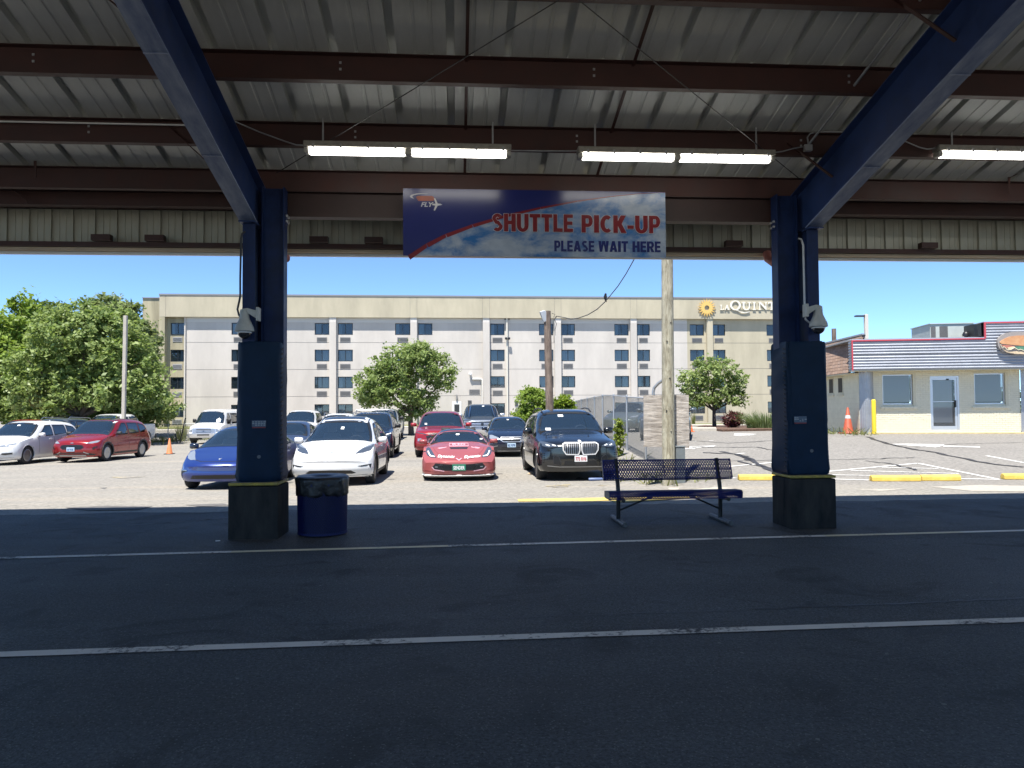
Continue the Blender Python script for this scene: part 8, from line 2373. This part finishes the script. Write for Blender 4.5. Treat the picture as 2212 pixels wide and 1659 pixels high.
# ---- white pickup behind the red crossover --------------------------------------
sp = pickup(L=5.82, W=1.03, H=1.94)
c = Car(sp, 'white pickup truck behind the bright red crossover, its bed at the right', 'pickup truck', -23.25, 42.0, R(0.0), P_WHITE2, name='pickup_truck')
c.glaze(M_GLASS_DK); c.wheels(M_SATIN, 'wide', 6, .27); c.arch_trim(P_WHITE2, .06, .02)
c.mirrors(1.75, 1.32, P_WHITE2, .15, .24, .22); c.door_lines((1.62, 2.62, 3.72), .5, 1.24, ((2.45, 1.14), (3.45, 1.14)), M_BLACK)
c.patch('rear_bumper', [(-.95, .50), (.95, .50), (.95, .66), (-.95, .66)], 'R', M_DARK_MET, .05, .05, .1)
c.patch('tail_light', [(.84, .90), (.97, .90), (.97, 1.22), (.84, 1.22)], 'R', M_REDLENS, .008, .02, .08)
mb = MB(); mb.prism([(.12, 0), (0, .02), (.02, .20), (.10, .20)], (.96, 5.72, .46), (0, 1, 0), (0, 0, 1), (.05, 0, 0)); mb.build('bumper_end', M_DARK_MET, c.root)

# ---- white passenger van --------------------------------------------------------
sp = suv(L=5.6, W=1.0, H=2.10, hood0=1.12, cowl=(.88, 1.26), roof0=1.52, belt0=1.16, belt1=1.24, bow=.16, ax=(.78, 4.2), arch=.41, rw=.37, zb=.36, wrk=.82)
sp['top'] = [(0, 1.02), (.05, 1.08), (.15, 1.12), (.5, 1.20), (.88, 1.27), (1.2, 1.66), (1.52, 2.0), (1.9, 2.08), (3, 2.10), (5.3, 2.08), (5.5, 2.0), (5.6, 1.4)]
sp['nose'] = [(0, .1), (.36, .08), (.5, .0), (.72, .0), (.74, .03), (1.0, .05), (1.1, .08), (2, .1)]
sp['side'] = [[(1.35, 1.28), (2.1, 1.28), (2.1, 1.85), (1.78, 1.85)], [(2.25, 1.28), (3.5, 1.28), (3.5, 1.85), (2.25, 1.85)], [(3.62, 1.28), (4.9, 1.28), (4.9, 1.84), (3.62, 1.84)]]
c = Car(sp, 'white passenger van with a big chrome grille behind the blue sedan', 'van', -18.65, 46.2, R(2.0), P_WHITE2, name='passenger_van')
c.glaze(M_GLASS_DK); c.wheels(M_SILVER, 'wide', 5, .25); c.arch_trim(P_WHITE2, .02, .008); c.cabin(M_SEAT_DK, y=1.9, z=1.0)
c.mirrors(1.42, 1.38, M_BLACK, .12, .22, .24)
c.patch('grille_surround', [(-.70, .66), (-.70, .98), (-.62, 1.08), (.62, 1.08), (.70, .98), (.70, .66)], 'F', M_CHROME, .02, .04, .1)
g_ = c.patch('grille', [(-.44, .70), (-.44, .93), (.44, .93), (.44, .70)], 'F', M_MESH, .028, .02, .1)
for z in (.76, .85): c.line('grille_bar', [(-.43, z), (.43, z)], .05, 'F', M_CHROME, .040, g_)
toplogo(c, [(-.12, .80), (0, .765), (.12, .80), (0, .835)], M_SATIN, .05)
for s_ in (1, -1):
    c.patch('headlight', [(s_ * .55 - .09, .70), (s_ * .55 + .09, .70), (s_ * .55 + .09, .93), (s_ * .55 - .09, .93)], 'F', M_LAMP, .032, .02, .1)
    c.patch('corner_lamp', [(s_ * .82 - .10, .74), (s_ * .82 + .10, .74), (s_ * .82 + .10, .92), (s_ * .82 - .10, .92)], 'F', M_LAMP, .012, .02, .1)
c.patch('bumper', [(-.94, .44), (.94, .44), (.95, .60), (.88, .65), (-.88, .65), (-.95, .60)], 'F', M_CHROME, .07, .08, .1)
c.patch('bumper_slot', [(-.36, .53), (.36, .53), (.36, .60), (-.36, .60)], 'F', M_BLACK, .076, .02, .1)
sticker(c, .42, .66, 1.31, 1.50)
c.door_lines((1.28, 2.18), .5, 1.25, ((2.0, 1.12),), M_BLACK)

# ---- second row -------------------------------------------------------------------
sp = suv(L=4.87, W=.97, H=1.71, hood0=1.0, cowl=(1.22, 1.12), roof0=2.05, belt0=1.06, belt1=1.15, bow=.18, ax=(.92, 3.78), arch=.40, rw=.37, zb=.24)
c = Car(sp, 'crimson suv parked behind the rose sports car', 'suv', -2.66, 28.2, R(4.0), P_CRIM)
c.glaze(M_GLASS_DK); c.wheels(M_SATIN, 'spoke', 5); c.arch_trim(M_CLAD, .05); c.cabin(M_SEAT_DK); c.mirrors(1.72, 1.16, P_CRIM, .14, .24, .15, P_CRIM)
c.patch('upper_grille', [(-.46, .84), (-.46, .90), (.46, .90), (.46, .84)], 'F', M_MESH, .008, .02, .08)
c.patch('running_lamp', [(.50, .86), (.88, .925), (.88, .895), (.52, .835)], 'F', M_LAMP_DK, .008, .02, .06); c.patch('running_lamp', mirx([(.50, .86), (.88, .925), (.88, .895), (.52, .835)]), 'F', M_LAMP_DK, .008, .02, .06)
g_ = c.patch('grille', [(-.52, .52), (-.46, .80), (.46, .80), (.52, .52), (.40, .45), (-.40, .45)], 'F', M_MESH, .008, .02, .08)
c.line('grille_bar', [(-.52, .76), (-.36, .80), (-.2, .72), (.2, .72), (.36, .80), (.52, .76)], .05, 'F', M_SATIN, .016, g_)
for s_ in (1, -1): c.patch('headlight', [(s_ * .76 - .07, .60), (s_ * .76 + .07, .60), (s_ * .76 + .07, .70), (s_ * .76 - .07, .70)], 'F', M_LAMP, .008, .02, .06)
c.patch('valance', [(-.86, .255), (.86, .255), (.86, .36), (-.86, .36)], 'F', M_CLAD, .006, .02, .1)
sticker(c, -.62, -.54, 1.18, 1.24); c.door_lines((1.65, 2.6, 3.5), .4, 1.08)

sp = sedan(L=4.58, W=.87, H=1.465, hood0=.82, cowl=(1.12, .99), roof0=1.92)
sp['belt'] = [(0, .64), (.25, .78), (.8, .88), (1.2, .91), (2.7, .94), (4.2, .98), (4.58, .88)]
c = Car(sp, 'dark navy sedan with a pale blue plate between the crimson and black suvs', 'car', -.03, 27.9, R(4.0), P_NAVY)
c.glaze(M_GLASS_DK); c.wheels(M_SILVER, 'spoke', 5, .2); c.arch_trim(P_NAVY, .012, .005); c.cabin(M_SEAT_DK); c.mirrors(1.55, 1.0, P_NAVY, .12, .2, .13)
g_ = c.patch('grille', [(-.40, .62), (-.38, .73), (.38, .73), (.40, .62), (.30, .555), (-.30, .555)], 'F', M_MESH, .008, .02, .07)
c.ring('grille_frame', [(-.40, .62), (-.38, .735), (.38, .735), (.40, .62), (.30, .55), (-.30, .55)], .025, 'F', M_CHROME, .018, .07, g_); c.line('grille_bar', [(-.38, .665), (.38, .665)], .025, 'F', M_CHROME, .016, g_)
toplogo(c, [(.07 * math.cos(a), .675 + .045 * math.sin(a)) for a in np.linspace(0, 5.6, 9)], M_SILVER, .022)
hl = [(.44, .63), (.46, .71), (.68, .80), (.78, .80), (.79, .68), (.60, .62)]
for q in (hl, mirx(hl)): c.patch('headlight', q, 'F', M_LAMP, .008, .02, .06)
c.plate(0, .44, 'BG 74799', M_PLATE_B, M_TXT_NAVY, .31, .155)
c.patch('lower_intake', [(-.40, .25), (-.36, .36), (.36, .36), (.40, .25)], 'F', M_BLACK, .006, .02, .08); c.line('lip_trim', [(-.5, .235), (.5, .235)], .03, 'F', M_SILVER, .014)
for s_ in (1, -1): c.line('fog_trim', [(s_ * .50, .42), (s_ * .75, .36)], .025, 'F', M_SILVER, .012)
sticker(c, -.06, .02, 1.33, 1.36)

sp = pickup(L=5.8, W=1.015, H=1.94)
c = Car(sp, 'grey pickup truck with a wide chrome grille behind the crimson suv', 'pickup truck', -1.55, 39.5, R(4.0), P_GREYBLUE, name='pickup_truck', zoff=.12)
c.glaze(M_GLASS_DK); c.wheels(M_SILVER, 'wide', 5, .27); c.arch_trim(P_GREYBLUE, .03, .012); c.cabin(M_SEAT_DK); c.mirrors(1.75, 1.32, M_CHROME, .16, .26, .2)
g_ = c.patch('grille', [(-.62, .66), (-.66, .98), (-.58, 1.06), (.58, 1.06), (.66, .98), (.62, .66)], 'F', M_CHROME, .014, .03, .09)
for i in range(4): c.line('grille_slot', [(-.56, .72 + i * .082), (.56, .72 + i * .082)], .035, 'F', M_MESH, .022, g_)
toplogo(c, [(.09 * math.cos(a), .88 + .06 * math.sin(a)) for a in np.linspace(0, 5.6, 9)], M_SATIN, .03)
for s_ in (1, -1): c.patch('headlight', [(s_ * .80 - .13, .80), (s_ * .80 + .12, .82), (s_ * .80 + .12, 1.0), (s_ * .80 - .13, 1.02)], 'F', M_LAMP, .012, .02, .09)
c.patch('bumper', [(-.93, .40), (.93, .40), (.93, .62), (-.93, .62)], 'F', M_CHROME, .04, .05, .1)
sticker(c, .05, .17, 1.80, 1.84)

sp = suv(L=4.65, W=.93, H=1.74, hood0=1.0, cowl=(1.15, 1.12), roof0=1.95, belt0=1.05, belt1=1.13, bow=.2, arch=.41, rw=.365, zb=.24)
c = Car(sp, 'dark navy suv with a roof rack behind the white electric crossover', 'suv', -5.35, 28.0, R(4.0), P_NAVY)
c.glaze(M_GLASS_DK); c.wheels(M_SATIN, 'spoke', 5); c.arch_trim(M_CLAD, .06); c.cabin(M_SEAT_DK); c.mirrors(1.60, 1.17, M_BLACK, .14, .23, .16)
hl = [(.50, .80), (.60, .86), (.86, .93), (.87, .86), (.74, .80)]
for q in (hl, mirx(hl)): c.patch('headlight', q, 'F', M_LAMP_DK, .008, .02, .06); c.line('light_guide', [q[1], q[2]] if q is hl else [q[-2], q[-3]], .03, 'F', M_LAMP_LED, .012)
c.patch('grille', [(-.44, .55), (-.46, .82), (.46, .82), (.44, .55)], 'F', M_MESH, .008, .02, .08)
c.patch('side_cladding', [(1.30, .25), (3.2, .25), (3.2, .40), (1.30, .40)], 'S', M_CLAD, .008, .01, .1)
c.door_lines((1.58, 2.5, 3.4), .45, 1.06, ((2.35, .97), (3.2, 1.0)), M_BLACK)
for s_ in (1, -1):
    mb = MB(); mb.tube([(s_ * .64, y, float(c.f['top'](y)) + z) for y, z in ((2.0, -.03), (2.15, .05), (3.9, .05), (4.05, -.04))], .018, 7); mb.build('roof_rail', M_SILVER, c.root, smooth=60)
for y in (2.45, 3.4):
    mb = MB(); z = float(c.f['top'](y)) + .085; mb.tube([(-.70, y, z - .02), (-.6, y, z), (.6, y, z), (.70, y, z - .02)], .016, 7); mb.build('cross_bar', M_SILVER, c.root, smooth=60)

sp = pickup(L=5.8, W=1.0, H=1.92)
c = Car(sp, 'silver pickup truck behind the navy suv with the roof rack', 'pickup truck', -7.75, 45.0, R(4.0), P_SILVER, name='pickup_truck')
c.glaze(M_GLASS_DK); c.wheels(M_SILVER, 'wide', 5, .27); c.arch_trim(P_SILVER, .03, .012); c.cabin(M_SEAT_DK); c.mirrors(1.75, 1.33, M_BLACK, .16, .25, .2); c.door_lines((1.62, 2.62), .5, 1.22)

sp = suv(L=4.7, W=.93, H=1.70, hood0=1.0, cowl=(1.15, 1.12), roof0=1.98)
c = Car(sp, 'white suv with roof rails mostly hidden by the white electric crossover', 'suv', -7.95, 33.6, R(4.0), P_WHITE2)
c.glaze(M_GLASS_DK); c.wheels(M_SILVER, 'spoke', 5); c.mirrors(1.60, 1.16, P_WHITE2, .13, .22, .15)
for s_ in (1, -1):
    mb = MB(); mb.tube([(s_ * .66, y, float(c.f['top'](y)) + z) for y, z in ((2.0, -.04), (2.2, .05), (3.9, .05), (4.05, -.04))], .02, 7); mb.build('roof_rail', M_SILVER, c.root, smooth=60)

sp = sedan(L=4.65, W=.9, H=1.45)
c = Car(sp, 'slate blue sedan behind the gap between left column and white crossover', 'car', -8.15, 26.6, R(4.0), paint('slate blue paint', (.045, .06, .11), .35, .28))
c.glaze(M_GLASS_DK); c.wheels(M_SILVER, 'spoke', 5, .2); c.cabin(M_SEAT_DK); c.mirrors(1.55, .98, P_NAVY)
for q in (hl, mirx(hl)): c.patch('headlight', [(x, z - .12) for x, z in q], 'F', M_LAMP, .008, .02, .06)
c.patch('grille', [(-.40, .45), (-.42, .66), (.42, .66), (.40, .45)], 'F', M_MESH, .008, .02, .08)

sp = pickup(L=5.8, W=1.0, H=1.93)
c = Car(sp, 'white pickup truck seen right of the left column before the hotel', 'pickup truck', -12.25, 43.0, R(4.0), P_WHITE2, name='pickup_truck')
c.glaze(M_GLASS_DK); c.wheels(M_SILVER, 'wide', 5, .27); c.cabin(M_SEAT_DK); c.mirrors(1.75, 1.33, M_BLACK, .16, .25, .2)
c.patch('grille', [(-.62, .70), (-.66, 1.02), (.66, 1.02), (.62, .70)], 'F', M_MESH, .014, .03, .09); c.line('grille_bar', [(-.62, .86), (.62, .86)], .06, 'F', M_SILVER, .024)

# ---- parked cars of which only roofs show, far left -----------------------------
def plain(sp, label, cat, X, Y, rz, pt, cabin=False, rails=False, **k):
    c = Car(sp, label, cat, X, Y, R(rz), pt, **k); c.glaze(M_GLASS_DK); c.wheels(M_SILVER, 'spoke', 5); c.mirrors(1.6, sp['belt'][3][1] + .1, pt)
    hl = [(.52, .70), (.60, .76), (.82, .80), (.84, .74), (.70, .70)]
    for q in (hl, mirx(hl)): c.patch('headlight', q, 'F', M_LAMP, .008, .02, .08)
    if cabin: c.cabin(M_SEAT_DK)
    if rails:
        for s_ in (1, -1):
            mb = MB(); mb.tube([(s_ * .66, y, float(c.f['top'](y)) + z) for y, z in ((2.0, -.04), (2.2, .05), (3.9, .05), (4.05, -.04))], .022, 7); mb.build('roof_rail', M_SILVER, c.root, smooth=60)
    return c
plain(sedan(), 'dark blue sedan beyond the white crossover, cut by the left frame edge', 'car', -22.35, 28.2, -1.5, P_NAVY)
plain(suv(), 'red suv roof showing over the white crossover at the far left', 'suv', -28.3, 42.0, 0, P_CRIM)
plain(suv(H=1.76), 'grey suv roof with pale roof rails above the white crossover', 'suv', -22.35, 35.3, 0, P_GREYBLUE, rails=True)
c = plain(suv(H=1.70), 'black suv roof with a roof box above the white crossover', 'suv', -26.9, 43.5, 0, P_BLACK)
mb = MB(); mb.prism([(2.0, 1.73), (2.15, 1.80), (2.5, 1.90), (3.9, 1.92), (4.2, 1.82), (4.1, 1.73)], (-.45, 0, 0), (0, 1, 0), (0, 0, 1), (.9, 0, 0)); mb.build('roof_box', P_BLACK, c.root, bevel=.06)
plain(suv(H=1.66), 'dark suv roof between the white and the red crossover', 'suv', -20.3, 35.5, 0, P_BLACK)
# beyond the chain link fence
plain(sedan(H=1.47), 'pale grey green sedan behind the chain link fence, nearer the black suv', 'car', 4.95, 36.2, -28, paint('pale grey green paint', (.16, .19, .185), .4, .3))
plain(suv(H=1.62), 'dark grey suv behind the chain link fence, next to the plywood', 'suv', 5.55, 28.0, -14, P_GREYBLUE)
